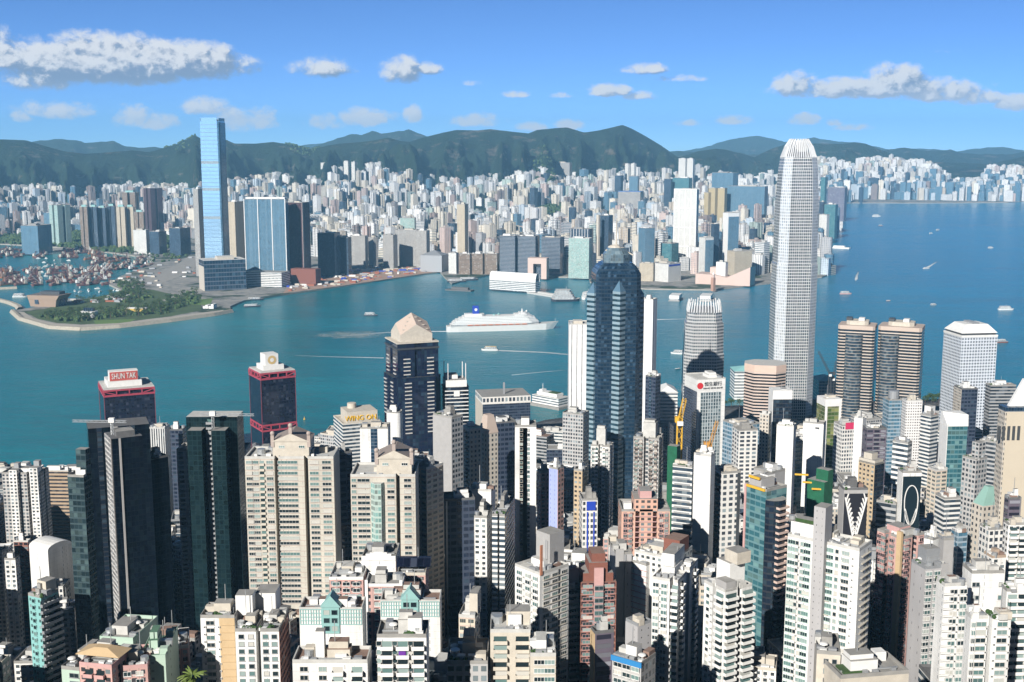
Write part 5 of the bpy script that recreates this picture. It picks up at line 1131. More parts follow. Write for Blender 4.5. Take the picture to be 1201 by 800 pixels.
def F2(*fs): return lambda b, P: [f(b, P) for f in fs]
def acs(side, us, n, fl=2.95): return lambda b, P: stamp(b, 'air_conditioner', p_ac, [M_WHITE, M_DARK], spots(b, side, us, b.h - 1, n, fl, .02), 60)
def bal(side, us, n, w=4, fl=2.95, mat=M_WHITE, d=1.5): return lambda b, P: stamp(b, 'balcony', p_balcony(w, d), [mat, M_PANE], spots(b, side, us, b.h - .8, n, fl, .02))
def wins(side, us, n, w=2, fl=2.95, mat=M_WHITE, panes=2, h=1.5): return lambda b, P: stamp(b, 'window', p_window(w, h, .25, panes), [mat, M_PANE], spots(b, side, us, b.h - .6, n, fl, .02))
def bays(side, us, n, w=2.4, fl=2.95, mat=M_WHITE): return lambda b, P: stamp(b, 'bay_window', p_baywin(w), [mat, M_PANE], spots(b, side, us, b.h - .6, n, fl, .02))
def slabs(side, us, n, w, fl=2.95, mat=M_WHITE, d=.6, h=.4): return lambda b, P: stamp(b, 'ledge', p_slab(w, d, h), [mat], spots(b, side, us, b.h, n, fl, .02))
def strip(u0, u1, mat, side='f', z0=0, z1=0, proud=.5, name='wall_strip'):
    def f(b, P):
        m = MB()
        if side == 'f': m.box(u0 * b.W, u1 * b.W, -b.L / 2 - proud, -b.L / 2 - .02, z0, b.h + z1)
        else: m.box(b.W / 2 + .02, b.W / 2 + proud, u0 * b.L, u1 * b.L, z0, b.h + z1)
        b.add(name, m, mat)
    return f
def block(u0, u1, v0, v1, z0, z1, mat, name='upper_block', roof=None, bay=3, fl=3): return lambda b, P: b.add(name, MB().box(u0 * b.W, u1 * b.W, v0 * b.L, v1 * b.L, b.h + z0, b.h + z1, 0, 1, bay, fl), [mat, roof or M_ROOF])
def core(u0, u1, z1, mat, proud=3.5, name='stair_tower'): return lambda b, P: b.add(name, MB().box(u0 * b.W, u1 * b.W, -b.L / 2 - proud, -b.L / 2 + 4, 0, b.h + z1, 0, 1, 3, 2.95), [mat, M_ROOF])
def crane(u, v, h, jib, mat, ang=20, name='tower_crane'):
    pass
W_ = ST['wres'][0]; M_SILL = plain('pale_sill', (.55, .53, .50), .6)
FR = [
 # --- along the left edge
 ('white and shaded flats with two lit stair towers at the left edge', 'apartment block', (2, 47, 57, 556, 950, .6), 640, 'gres', dict(lv=1, poly='f2', fn=F2(core(-.26, -.06, 4, W_), core(.27, .48, 6, W_), block(-.22, -.1, -.3, 0, 3, 8, M_GREY, 'stair_head'), block(.3, .44, -.3, 0, 5, 10, M_GREY, 'stair_head')))),
 ('brown banded office slab with pale flat roof behind the twin stair towers', 'office slab', (47, 80, 84, 553, 1050, .9), 640, 'bbands', dict(lv=1)),
 ('grey green glass tower in front of the black twin tower', 'apartment tower', (79, 98, 107, 560, 600, .9), 765, 'murky', dict(lv=1, fn=block(-.1, .5, -.1, .5, -1, 14, ST['murky'][0], 'upper_shaft', fl=3.2), bay=2.2)),
 ('tallest black granite tower on the left, with a window cleaning jib', 'apartment tower', (101, 103, 175, 503, 700, 1.8), 736, 'black', dict(lv=0, fn=F2(strip(-.36, -.28, ST['dark'][0], 'r'), strip(-.1, -.02, ST['plaing'][0], 'r', proud=.8), strip(.2, .26, ST['dark'][0], 'r'))), ),
 ('lower black granite tower standing against the tallest black one', 'apartment tower', (123, 131, 167, 515, 655, .9), 740, 'black', dict(lv=0, fn=F2(strip(-.28, -.22, ST['plaing'][0], 'r', proud=.9), strip(-.45, .4, ST['gres'][0], 'f', proud=.6), slabs('f', [0], 60, 2.4, 3.1), block(-.3, .3, -.3, .3, 0, 3, M_ROOFD, 'plant_room')))),
 ('black shaded wing at the right of the black granite towers', 'apartment tower', (166, 176, 197, 540, 715, 1.2), 735, 'black', dict(lv=1)),
 ('white woven pattern facade block behind the black towers', 'office tower', (174, 193, 199, 503, 1020, .9), 570, 'weave', dict(lv=2)),
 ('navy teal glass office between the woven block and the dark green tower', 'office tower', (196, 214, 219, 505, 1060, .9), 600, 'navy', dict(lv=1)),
 ('set back grey balcony block flanking the dark green tower', 'apartment tower', dict(xl=207, xm=288, xr=296, yt=529, d=705, yaw=0.0, L=16), 735, 'gres', dict(lv=1, bay=5)),
 ('dark green tiled tower with white dish and window cleaning jib', 'apartment tower', dict(xl=218, xm=278, xr=284, yt=489, d=675, yaw=0.0, L=16), 735, 'dkgreen', dict(lv=0, fn=F2(core(-.40, -.13, -6, ST['dkgreen'][0], 9, 'projecting_bay'), core(.06, .33, -6, ST['dkgreen'][0], 9, 'projecting_bay'), strip(-.11, .04, ST['plaing'][0], proud=2, name='balcony_strip', z1=-8), bal('f', [-.035], 60, 3.2, 3.0, M_GREY, 3.2)))),
 # --- cream hillside towers
 ('left cream hillside tower with gabled roof house and three window bays', 'apartment tower', dict(xl=287, xm=391, xr=397, yt=538, d=625, yaw=0.0, L=22), 712, 'crwall', dict(lv=2, roof=M_ROOFL, poly=lambda b: slots(b.W, b.L, [(-.145 * b.W, 2.2, 8), (.19 * b.W, 2.2, 8)]), fn=F2(wins('f', [-.45, -.385, -.22], 27, 3.4, 3.03, M_SILL, 3), wins('f', [-.02], 27, 10.5, 3.03, M_SILL, 6), wins('f', [.28, .42], 27, 4.6, 3.03, M_SILL, 3), bal('f', [-.31], 27, 2.8, 3.03, M_CREAM, .8)))),
 ('right cream hillside tower with gabled roof house and teal corner glazing', 'apartment tower', dict(xl=411, xm=487, xr=493, yt=559, d=600, yaw=0.0, L=24), 660, 'crwall', dict(lv=2, roof=M_ROOFL, poly=lambda b: slots(b.W, b.L, [(.23 * b.W, 2, 8)]), fn=F2(wins('f', [-.45], 24, 2.2, 3.03, M_SILL, 2), wins('f', [-.3], 24, 6.2, 3.03, M_SILL, 3), wins('f', [.12, .38], 24, 3.6, 3.03, M_SILL, 2), lambda b, P: b.add('glazed_bay', MB().prism([(-.19 * b.W, -b.L / 2), (-.12 * b.W, -b.L / 2 - 3), (-.02 * b.W, -b.L / 2 - 3), (.02 * b.W, -b.L / 2)], 0, b.h - 3, 0, 1, 2, 3.03), [F_PALEG, M_ROOFL])))),
 ('shaded wing on the right of the right cream hillside tower', 'apartment tower', (486, 500, 520, 551, 622, 1.5), 640, 'cres', dict(lv=1)),
 ('dark recessed wing at the right of the left cream hillside tower', 'apartment tower', (394, 398, 413, 533, 660, 1.4), 665, 'navy', dict(lv=1)),  # slate walls: the unlit flank of the cream tower painted dark
 # --- centre left
 ('cream banded department block with yellow roof letters near the water', 'office block', (391, 402, 446, 498, 1140, 1.0), 520, 'bands', dict(lv=1, par=M_CREAM, roof=M_CREAM, fn=F2(lambda b, P: b.add('sign_house', MB().box(-b.W * .3, b.W * .42, -b.L * .35, b.L * .45, b.h, b.h + 11), M_CREAM), lambda b, P: lettering(b, 'WING ON', b.W * .42 + .4, 0, b.h + 4.5, 7.2, M_GOLD, rz=R(90), depth=.4, sx=.95), lambda b, P: b.add('roof_drum', MB().cyl(-b.W * .1, -b.L * .1, 4.5, b.h + 11.02, b.h + 16, 14), M_CREAM)))),
 ('white block with a dark vertical slot beside the yellow lettered block', 'office block', dict(xl=422, xm=455, xr=458, yt=503, d=1000, yaw=0.0, L=20), 545, 'plainw', dict(lv=2, fn=F2(strip(-.12, .12, F_DGLASS, proud=.3), lambda b, P: None))),
 ('white rounded stair tower in front of the gabled black tower', 'office block', (452, 470, 473, 485, 1060, 1), 512, 'plainw', dict(lv=1, poly='o')),
 ('dark banded tower with rounded front and white masts on its roof', 'office tower', (516, 520, 551, 455, 1190, 1), 500, 'dark', dict(lv=0, poly='c', fl=3.9, fn=F2(block(-.45, .4, -.4, .4, 0, 7, M_WHITE, 'white_crown'), block(-.4, .1, -.35, .1, 7.02, 11, M_WHITE, 'white_crown'), slabs('r', [0], 30, 24, 3.9, M_WHITE, 1.0, .9), lambda b, P: [b.add('mast', MB().bar((x, y, b.h + 7), (x, y, b.h + 24), .7), M_WHITE) for x, y in ((-8, -10), (8, -8), (10, 10), (0, 8))], lambda b, P: b.add('ring_emblem', MB().prism([(b.W * .5 + 1.2, -3), (b.W * .5 + 1.6, -3), (b.W * .5 + 1.6, 3), (b.W * .5 + 1.2, 3)], b.h - 9, b.h - 3, 0, 0), M_WHITE)))),
 ('grey waterfront office slab with pale crenellated top floor', 'office slab', (558, 566, 622, 474, 1500, 1.3), 500, 'navy', dict(lv=1, bay=2.4, fn=F2(lambda b, P: b.add('pale_top', MB().box(-b.W / 2 - .5, b.W / 2 + .5, -b.L / 2 - .5, b.L / 2 + .5, b.h - .5, b.h + 9, 0, 1, 5, 9), [ST['grid'][0], M_ROOF]), strip(-.5, .5, M_CREAM, proud=.6), lambda b, P: b.add('mast', MB().bar((8, 0, b.h + 9), (8, 0, b.h + 24), 2.2), M_GREY)))),
 ('grey stone tower with a blank sunlit left face', 'office tower', (508, 530, 543, 491, 800, .6), 585, 'ggrid', dict(lv=2, fn=strip(-.5, .5, ST['plaing'][0], proud=.4))),
 ('beige tower with balconies under a teal roof edge', 'apartment tower', (543, 551, 564, 505, 830, 1), 575, 'stone', dict(lv=1, fn=F2(bal('f', [0], 26, 4, 3, M_CREAM), block(-.5, .5, -.5, .5, 1.3, 2.2, M_TEALP, 'teal_roof_edge')))),
 ('slender tower with a sloping stone cap', 'office tower', (562, 571, 584, 509, 840, .9), 590, 'stone', dict(lv=0, fn=lambda b, P: b.add('stone_cap', MB().prism(b.rect(-.3), b.h + .02, b.h + 13, 0, 0, poly2=[(x * .55, y * .55) for x, y in b.rect()]), plain('rose_granite', (.55, .42, .34), .6)))),
 ('navy glass block behind the tall slim white tower', 'office tower', (574, 582, 606, 497, 905, 1), 585, 'navy', dict(lv=1)),
 ('tall slim white tower with one strip of windows down its front', 'apartment tower', dict(xl=604, xm=629, xr=632, yt=501, d=720, yaw=0.0, L=14), 622, 'plainw', dict(lv=1, fn=F2(wins('f', [-.2], 46, 1.6, 2.95, M_CREAM, 1), wins('f', [.14], 46, 1.3, 2.95, M_GREY, 1), strip(-.28, .08, M_CREAM, z1=-.5, proud=.02, z0=80)))),
 ('white roofed block standing in blue shade left of the slim white tower', 'apartment block', (551, 576, 581, 577, 660, .8), 605, 'wblank', dict(lv=2)),
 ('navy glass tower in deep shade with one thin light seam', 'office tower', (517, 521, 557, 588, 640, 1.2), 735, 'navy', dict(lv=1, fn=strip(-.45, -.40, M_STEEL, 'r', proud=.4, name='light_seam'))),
 ('white ribbed tower with lit left edge standing in the dark canyon', 'apartment tower', dict(xl=577, xm=592, xr=610, yt=606, d=600, yaw=R(9), L=34), 730, 'bands', dict(lv=2, poly='f1', fl=3)),
 ('narrow shaded white block between the navy tower and ribbed white tower', 'apartment tower', dict(xl=556, xm=571, xr=577, yt=608, d=612, yaw=R(8), L=20), 730, 'wres', dict(lv=1)),
 # --- centre
 ('left slim white tower with dark vertical seams behind the domed tower', 'office tower', dict(xl=668, xm=692, xr=697, yt=381, d=1430, yaw=0.0, L=30), 480, 'wstripe', dict(lv=1)),
 ('right slim white tower with dark vertical seams behind the domed tower', 'office tower', (752, 766, 771, 352, 1430, .8), 440, 'wstripe', dict(lv=1)),
 ('grey gridded office block at the foot of the left slim white tower', 'office block', (660, 684, 691, 487, 1120, .8), 520, 'ggrid', dict(lv=2)),
 ('white residential tower with dense balconies before the domed tower', 'apartment tower', (693, 715, 720, 525, 830, .8), 622, 'wres', dict(lv=1, poly='x', ph=12, fn=F2(bays('f', [-.36, .36], 34, 2.2), bal('f', [-.18, .2], 34, 2.4), acs('f', [-.46, .46], 34)))),
 ('slate blue slab just right of the domed tower', 'office tower', (757, 769, 775, 443, 1160, .8), 510, 'navy', dict(lv=2, fn=strip(-.1, .1, F_DGLASS))),
 ('grey brown residential tower with a white roof box right of the domed tower', 'apartment tower', (743, 773, 778, 516, 800, .8), 590, 'gres', dict(lv=1, poly='x', ph=11, room_=0, fn=F2(bays('f', [-.38, -.2, .2, .38], 27, 2.2, mat=plain('brown_frame', (.36, .27, .22))), acs('f', [-.29, .29], 27)))),
 ('small tower with lilac blue front and pink flank', 'apartment tower', (644, 654, 661, 551, 720, 1), 620, 'lilac', dict(lv=1, fn=strip(-.5, .5, ST['pres'][0], 'r', proud=.3))),
 ('dark pink tower left of the lilac fronted one', 'apartment tower', (630, 634, 646, 555, 745, 1), 620, 'pres', dict(lv=1)),
 ('slim tan tower with a single column of windows', 'apartment tower', dict(xl=673, xm=683, xr=689, yt=553, d=730, yaw=R(25)), 615, 'tres', dict(lv=1)),
 ('white tower with blue window columns and a blue roof panel', 'apartment tower', dict(xl=683, xm=701, xr=704, yt=587, d=690, yaw=R(-4), L=14), 626, 'grid', dict(lv=1, fn=F2(lambda b, P: b.add('blue_panel', MB().box(-b.W * .22, b.W * .36, -b.L / 2 - .4, -b.L / 2 - .02, b.h - 6, b.h - .5), M_BLUE), strip(-.2, -.1, M_BLUE, z1=-7, proud=.15, name='blue_strip'), strip(.22, .32, M_BLUE, z1=-7, proud=.15, name='blue_strip')))),
 ('stepped salmon pink block in the middle of the near town', 'apartment block', dict(xl=729, xm=786, xr=791, yt=600, d=630, yaw=0.0, L=20), 645, 'salmon', dict(lv=1, poly='f2', fn=F2(block(-.24, .24, -.5, .3, 0, 7, ST['salmon'][0]), block(-.12, .12, -.4, .1, 7, 11, M_PINK, 'roof_house'), slabs('f', [0], 8, 12, 2.95, M_PINK, .5), bays('f', [-.42, -.32, .32, .42], 14, 2.2, mat=M_PINK)))),
 ('green netted building under construction beside a yellow crane', 'building site', (783, 794, 798, 524, 800, .9), 605, 'net', dict(lv=0)),
 ('glass bank tower in a white frame with a red emblem and black letters', 'office tower', (803, 818, 851, 446, 1280, .9), 545, 'wblank', dict(lv=1, roof=M_ROOFL, fn=F2(lambda b, P: b.add('glass_front', MB().box(b.W / 2 + .03, b.W / 2 + .8, -b.L * .38, b.L * .34, 4, b.h - 14, 0, 0, 3, 3.8), facade('bank_glass', (.50, .54, .55), (.06, .09, .10), a=.14, b=.86, c=.1, d=.9, lit=(.26, .32, .33), pl=.35, rough=.5, dirt=.1)), lambda b, P: lettering(b, '恒生銀行', b.W / 2 + .3, .06 * b.L, b.h - 5.2, 5.2, M_DARK, rz=R(90)), lambda b, P: lettering(b, 'HANG SENG BANK', b.W / 2 + .3, .06 * b.L, b.h - 9.6, 2.7, M_DARK, rz=R(90)), lambda b, P: b.add('red_emblem', MB().prism([(b.W / 2 + .03 + .3 * 0, 0), (b.W / 2 + .5, 0), (b.W / 2 + .5, .1), (b.W / 2 + .03, .1)], 0, .1), M_RED), lambda b, P: b.add('red_emblem_disc', (lambda m: (m.quad([(b.W / 2 + .35, -b.L * .40 + 3.6 * math.cos(a), b.h - 6.5 + 3.6 * math.sin(a)) for a in [2 * math.pi * i / 18 for i in range(18)]], 0), m)[1])(MB()), M_RED), strip(-.5, .5, F_BGLASS if 0 else ST['navy'][0], 'f', proud=.3, z1=-13)))),  # slate strip paints the domed tower's shadow on the left face
 ('teal grey glass block with glazed roof right of the bank tower', 'office block', (848, 866, 891, 500, 1060, 1), 510, 'bluegl', dict(lv=2)),
 ('pale blue panelled block with small windows right of the bank tower', 'office block', dict(xl=867, xm=889, xr=892, yt=505, d=1000, yaw=R(-8), L=18), 567, 'grid', dict(lv=1, bay=6)),
 ('silver strip windowed office left of the white blank slab', 'office block', (789, 812, 816, 549, 720, .7), 622, 'bands', dict(lv=2, fn=slabs('f', [0], 18, 10, 3.7, M_STEEL, .7, .6))),
 ('white blank walled slab tower with panel joints', 'apartment tower', (814, 834, 839, 536, 690, .6), 645, 'wblank', dict(lv=2)),
 ('white tower with glass front and dark balcony column beside the blank slab', 'apartment tower', (837, 847, 869, 556, 705, 1), 645, 'grid', dict(lv=2, bay=4, fn=F2(bal('f', [0], 26, 6, 2.95, M_DARK), strip(.32, .46, M_DARK, 'r')))),
 ('octagonal peach and black striped office tower left of the tallest tower', 'office tower', dict(xl=873, xm=None, xr=922, yt=438, d=1450, asp=.85), 490, 'peach', dict(lv=1, poly='c', fn=F2(lambda b, P: b.add('peach_crown', MB().prism(scale_poly(P, 1.01), b.h + .02, b.h + 9, 0, 1), [plain('peach_stone', (.64, .48, .39), .7), M_ROOFL])))),
 ('white edged tower with black glass front before the peach striped one', 'office tower', (902, 907, 929, 465, 1150, 1), 522, 'dark', dict(lv=2, fn=F2(lambda b, P: b.add('white_top', MB().box(-b.W / 2 - .3, b.W / 2 + .3, -b.L / 2 - .3, b.L / 2 + .3, b.h - 3, b.h + 6), M_WHITE), strip(-.5, .5, M_WHITE)))),
 ('narrow beige service tower with lattice windows', 'office tower', (891, 902, 905, 487, 1110, .8), 545, 'stone', dict(lv=1)),
 ('white tower with a slanted top in front of the peach striped one', 'office tower', (911, 931, 934, 501, 900, .7), 560, 'wblank', dict(lv=2)),
 ('small block with teal glass panels beside the slanted white tower', 'office block', (925, 933, 942, 520, 945, 1), 560, 'teal', dict(lv=1)),
 ('plain white windowless block with two dark roof openings', 'office block', (942, 966, 969, 498, 1000, .6), 550, 'plainw', dict(lv=1, fn=strip(-.1, .15, M_DARK, z0=0, z1=-1, proud=.03) if 0 else strip(.1, .3, M_DARK, proud=.03, z0=148, z1=-3, name='dark_opening'))),
 ('olive gold glass tower in a white frame under the rose twins', 'office tower', dict(xl=968, xm=987, xr=991, yt=470, d=1090, yaw=R(-10), L=18), 545, 'gold', dict(lv=2, fn=F2(strip(-.5, -.36, M_WHITE), strip(.36, .5, M_WHITE), lambda b, P: b.add('white_top', MB().box(-b.W / 2 - .2, b.W / 2 + .2, -b.L / 2 - .6, b.L / 2, b.h - 5, b.h + 2), M_WHITE)))),
 ('white gridded block with a crimson roof board', 'office block', dict(xl=988, xm=1006, xr=1009, yt=499, d=1040, yaw=R(-12), L=16), 556, 'grid', dict(lv=1, fn=lambda b, P: b.add('crimson_board', MB().box(-b.W * .3, b.W * .45, -b.L / 2 - .5, -b.L / 2 - .05, b.h - 3, b.h + 3), plain('crimson', (.6, .04, .12), .5)))),
 ('slim white tower with narrow teal edge before the rose twins', 'office tower', (1002, 1012, 1016, 491, 985, .9), 567, 'wblank', dict(lv=2)),
 ('plum grey tower with pale ledges right of the slim white one', 'office tower', (1012, 1017, 1040, 504, 960, 1), 562, 'purple', dict(lv=2, fn=slabs('r', [.1], 18, 9, 3.6, M_STEEL, .5, .5))),
 ('blue green glass tower with a round roof drum', 'office tower', (1036, 1043, 1060, 470, 1200, 1), 560, 'bluegl', dict(lv=1, fn=lambda b, P: b.add('roof_drum', MB().cyl(0, 0, b.W * .36, b.h + 1, b.h + 9, 16), M_GREY))),
 ('white tower with a brick like pattern of small grey openings', 'office tower', (1058, 1063, 1082, 471, 1150, 1), 530, 'wpat', dict(lv=2)),
 ('white stepped block right of the patterned white tower', 'office block', (1080, 1092, 1101, 489, 1120, 1), 535, 'bands', dict(lv=2, fn=block(-.4, .2, -.2, .4, 0, 9, M_WHITE))),
 ('angular white tower with a green glass front', 'office tower', (1103, 1112, 1135, 500, 900, .9), 582, 'teal', dict(lv=1, fn=F2(strip(-.5, .5, M_WHITE), lambda b, P: b.add('sloped_roof', MB().prism(b.rect(-.3), b.h, b.h + 9, 0, 0, poly2=[(-b.W / 2, -b.L / 2), (-b.W / 2 + 3, -b.L / 2), (b.W / 2, b.L / 2), (-b.W / 2, b.L / 2)]), M_WHITE)))),
 ('dark slate tower with one sunlit stone edge', 'office tower', (1119, 1128, 1147, 457, 1180, 1), 537, 'navy', dict(lv=2, fn=strip(-.5, .5, ST['stone'][0], proud=.3))),
 ('broad grey strip windowed block at the right below the round window block', 'office block', (1156, 1162, 1192, 453, 1300, 1), 515, 'gbands', dict(lv=2)),
 ('large cream stone tower at the right edge under a white pyramid roof', 'office tower', (1171, 1179, 1240, 483, 800, 1), 640, 'stone', dict(lv=0, bay=2.2, fn=F2(strip(-.47, .5, plain('sand_tile', (.56, .49, .38), .8, .06, .1), 'r', z1=-.2, proud=.3), lambda b, P: b.add('glass_rail', MB().box(-b.W / 2, b.W / 2, -b.L / 2, b.L / 2, b.h, b.h + 3, 0, 0, 2, 3), F_DGLASS), lambda b, P: b.add('pyramid_roof', MB().prism(b.rect(4), b.h + 3.02, b.h + 22, 0, 0, poly2=[(x * .25, y * .25) for x, y in b.rect()]), M_WHITE), lambda b, P: [b.add('window', MB().box(b.W / 2 + .32, b.W / 2 + .5, y - 1.0, y + 1.0, b.h - 20, b.h - 10), M_DARK) for y in (-22, -18.5, -15, -11.5, -8)]))),
 ('stepped grey stone block left of the large cream tower', 'office block', (1129, 1145, 1158, 540, 830, 1), 590, 'ggrid', dict(lv=2, fn=block(-.1, .4, -.2, .4, 0, 12, ST['ggrid'][0]))),
 ('black fronted building with white wings pattern', 'building', (984, 990, 1018, 575, 650, .9), 640, 'plaing', dict(lv=2, roof=M_ROOFD, fn=lambda b, P: wings(b))),
 ('slim cream tower with one column of windows between the black fronted pair', 'apartment tower', (1007, 1026, 1037, 546, 745, .8), 620, 'tres', dict(lv=1, fn=F2(block(-.5, .5, -.5, .4, 0, 3, M_CREAM, 'pediment'), block(-.25, .25, -.4, .2, 3, 7, M_CREAM, 'roof_house'), strip(-.5, .5, ST['dark'][0], 'r', proud=.2)))),  # dark strip paints the shade of the right flank
 ('white slab tower right of the slim cream one', 'apartment tower', (1047, 1065, 1070, 521, 810, .6), 575, 'bands', dict(lv=2)),
 ('black fronted building with white necklace pattern', 'building', (1053, 1059, 1081, 555, 695, .9), 632, 'plainw', dict(lv=2, fn=lambda b, P: necklace(b))),
 ('pinkish white tower with arched roof piece left of the stepped stone block', 'apartment tower', (1088, 1098, 1111, 553, 830, 1), 585, 'cres', dict(lv=2)),
 ('white and beige tower with pale strip windows before the stepped stone block', 'apartment tower', (1097, 1108, 1127, 586, 685, 1), 650, 'bands', dict(lv=2, fl=3)),
 ('grey stone block with a pale green sloping roof', 'building', (1140, 1153, 1168, 594, 650, 1), 640, 'stone', dict(lv=0, fn=lambda b, P: b.add('green_roof', MB().prism(b.rect(.4), b.h, b.h + 10, 0, 0, poly2=[(x * .4, y * .4 + 3) for x, y in b.rect()]), plain('copper_green', (.25, .42, .36), .7)))),
 ('dark brown slab in front of the large cream tower', 'building', (1178, 1183, 1198, 586, 650, 1.2), 640, 'purple', dict(lv=2)),
 ('grey strip windowed office below the white necklace pattern', 'office block', (1028, 1051, 1056, 592, 700, .7), 640, 'gbands', dict(lv=2)),
 ('grey office with flat pale roof left of the large cream tower', 'office block', (1149, 1170, 1176, 520, 960, .8), 600, 'gbands', dict(lv=2)),
 ('white flats with rows of shaded balconies at the right edge', 'apartment tower', (1177, 1183, 1212, 616, 560, 1), 690, 'wres', dict(lv=2, fn=F2(bal('r', [-.28, .1, .4], 18, 4), acs('r', [-.1, .26], 18)))),
 # --- construction and terraces
 ('green netted frame with yellow brackets on a rooftop site', 'building site', (947, 967, 977, 566, 740, .8), 600, 'net', dict(lv=0, fn=F2(block(-.2, .5, -.1, .5, 0, 7, ST['net'][0]), lambda b, P: [b.add('yellow_bracket', MB().bar((x, -b.L / 2 - 3, b.h + z), (x + 7, -b.L / 2 + 2, b.h + z), 1.0), M_YEL) for x, z in ((-14, 2), (-8, -2), (-1, -5))]))),
 ('dark teal glass tower with curved pink balconies on its corner', 'apartment tower', (874, 899, 923, 577, 560, 1), 735, 'teal', dict(lv=2, fl=3.1, bay=3.2, fn=F2(lambda b, P: b.add('curved_corner', MB().prism([(b.W / 2 + 4.5 * math.sin(a) * 1.2, -b.L * .1 - b.L * .42 * math.cos(a)) for a in [math.pi * i / 8 for i in range(9)]] + [(b.W / 2 - .5, b.L * .3), (b.W / 2 - .5, -b.L * .5)], 0, b.h - 4, 0, 1, 2.5, 3.1), [ST['dark'][0], M_ROOF]), lambda b, P: stamp(b, 'balcony', p_balcony(7, 2.2, .9), [M_PINKT, M_PANE], [(b.W / 2 + 4.6, -b.L * .1, b.h - 8 - 3.1 * i, R(90)) for i in range(40)]), strip(-.5, -.42, M_PINK, z1=1), lambda b, P: [b.add('yellow_parapet', MB().box(-b.W / 2 + x0 * b.W, -b.W / 2 + x1 * b.W, -b.L / 2 - .8, -b.L / 2 - .05, b.h + z, b.h + z + 1.2), M_YEL) for x0, x1, z in ((.1, .95, 0), (.2, .7, 5))], block(-.35, .2, -.45, .2, 0, 5, ST['plaing'][0])))),
 ('dark grey stepped roof building behind the curved balcony tower', 'building', (884, 905, 921, 556, 660, .9), 585, 'plaing', dict(lv=2)),
]
ROOMS = {}
def wings(b):
    fx, w, l, h = b.W / 2, b.W / 2, b.L / 2, b.h
    f = b.add('black_front', MB().box(fx + .02, fx + .5, -l * .96, l * .97, h * .1, h - 2), plain('matt_black', (.014, .015, .022), .6))
    m = MB()
    for s in (-1, 1):
        for k in range(9):
            q = .12 + .098 * k; p = (s * l * (.06 + .86 * q), h - 29 + 25 * q)
            m.bar((fx + .6, *p), (fx + .6, p[0] - s * l * (.30 - .12 * q), p[1] + 2.2 + 2.6 * q), .65); m.bar((fx + .6, *p), (fx + .6, p[0] - s * l * .13, p[1] + 3.4), .5)
        m.bar((fx + .6, s * l * .05, h - 30), (fx + .6, s * l * .90, h - 4), .8)
    b.add('wing_pattern', m, M_WHITE, f)
    m = MB(); m.ball(fx + .6, 0, h - 31, 2.0, 0, 8, 5); b.add('pink_heart', m, plain('pink_enamel', (.75, .35, .35), .4), f)
def necklace(b):
    fx, l, h = b.W / 2, b.L / 2, b.h
    f = b.add('black_front', MB().box(fx + .02, fx + .5, -l * .96, l * .97, h * .05, h - 2), plain('deep_teal_black', (.008, .02, .028), .4))
    m = MB(); n = 28
    P = [(l * .72 * math.sin(a), h - 17 + 9.5 * math.cos(a) * (1 if math.cos(a) > 0 else 1.6)) for a in [math.pi * (-1 + 2 * i / n) for i in range(n + 1)]]
    for i in range(n): m.bar((fx + .6, *P[i]), (fx + .6, *P[i + 1]), .5)
    for s in (-1, 1):
        for k in range(5): m.bar((fx + .6, 0, h - 33), (fx + .6, s * l * (.6 - .1 * k), h - 22 - 2.2 * k), .5)
    for k in range(9): m.ball(fx + .6, 0, h - 34 - 2.6 * k, .7, 0, 6, 4)
    b.add('necklace_pattern', m, M_WHITE, f)
BYLAB = {}
for (label, cat, spec, yb, style, kw) in FR:
    kw.pop('room_', None)
    bb = N(label, cat, spec, yb, style, **kw); BYLAB[label] = bb
    if isinstance(spec, dict): VIS.append((spec['xl'], spec['xr'], spec['yt'], yb, bb.cy))
# gabled roof houses of the two cream hillside towers
def gable_house(b, u0, u1, z):
    w = (u1 - u0) * b.W; x0 = u0 * b.W; l0, l1 = -b.L / 2 + 2, b.L / 2 - 2
    m = MB(); m.box(x0, x0 + w, l0, l1, z, z + 9, 0); b.add('roof_house', m, M_CREAM)
    m = MB(); a = (x0 + w / 2)
    m.quad([(x0 - .5, l0 - .5, z + 9.02), (x0 + w + .5, l0 - .5, z + 9.02), (a, l0 - .5, z + 13.5)], 0); m.quad([(x0 - .5, l0 - .5, z + 9.02), (a, l0 - .5, z + 13.5), (a, l1, z + 13.5), (x0 - .5, l1, z + 9.02)], 1); m.quad([(x0 + w + .5, l0 - .5, z + 9.02), (x0 + w + .5, l1, z + 9.02), (a, l1, z + 13.5), (a, l0 - .5, z + 13.5)], 1)
    b.add('gable_roof', m, [M_CREAM, plain('taupe_roof', (.30, .25, .22), .9)])
    for x, dz in ((x0, 9), (x0 + w, 9), (a, 13.4)):
        m = MB(); m.box(x - .9, x + .9, l0 - .4, l0 + 1.4, z + dz - (0 if dz > 10 else 3), z + dz + 3.4); m.ball(x, l0 + .5, z + dz + 4.4, 1.3, 0, 8, 5); b.add('finial', m, plain('taupe_stone', (.42, .35, .31), .9))
    stamp(b, 'roof_house_window', p_window(3, 1.2, .2, 3), [M_WHITE, M_PANE], [(x0 + w * .25, l0 - .02, z + 4.6, 0), (x0 + w * .8, l0 - .02, z + 4.6, 0)])
gable_house(BYLAB['left cream hillside tower with gabled roof house and three window bays'], -.19, .22, BYLAB['left cream hillside tower with gabled roof house and three window bays'].h)
gable_house(BYLAB['right cream hillside tower with gabled roof house and teal corner glazing'], -.10, .44, BYLAB['right cream hillside tower with gabled roof house and teal corner glazing'].h)
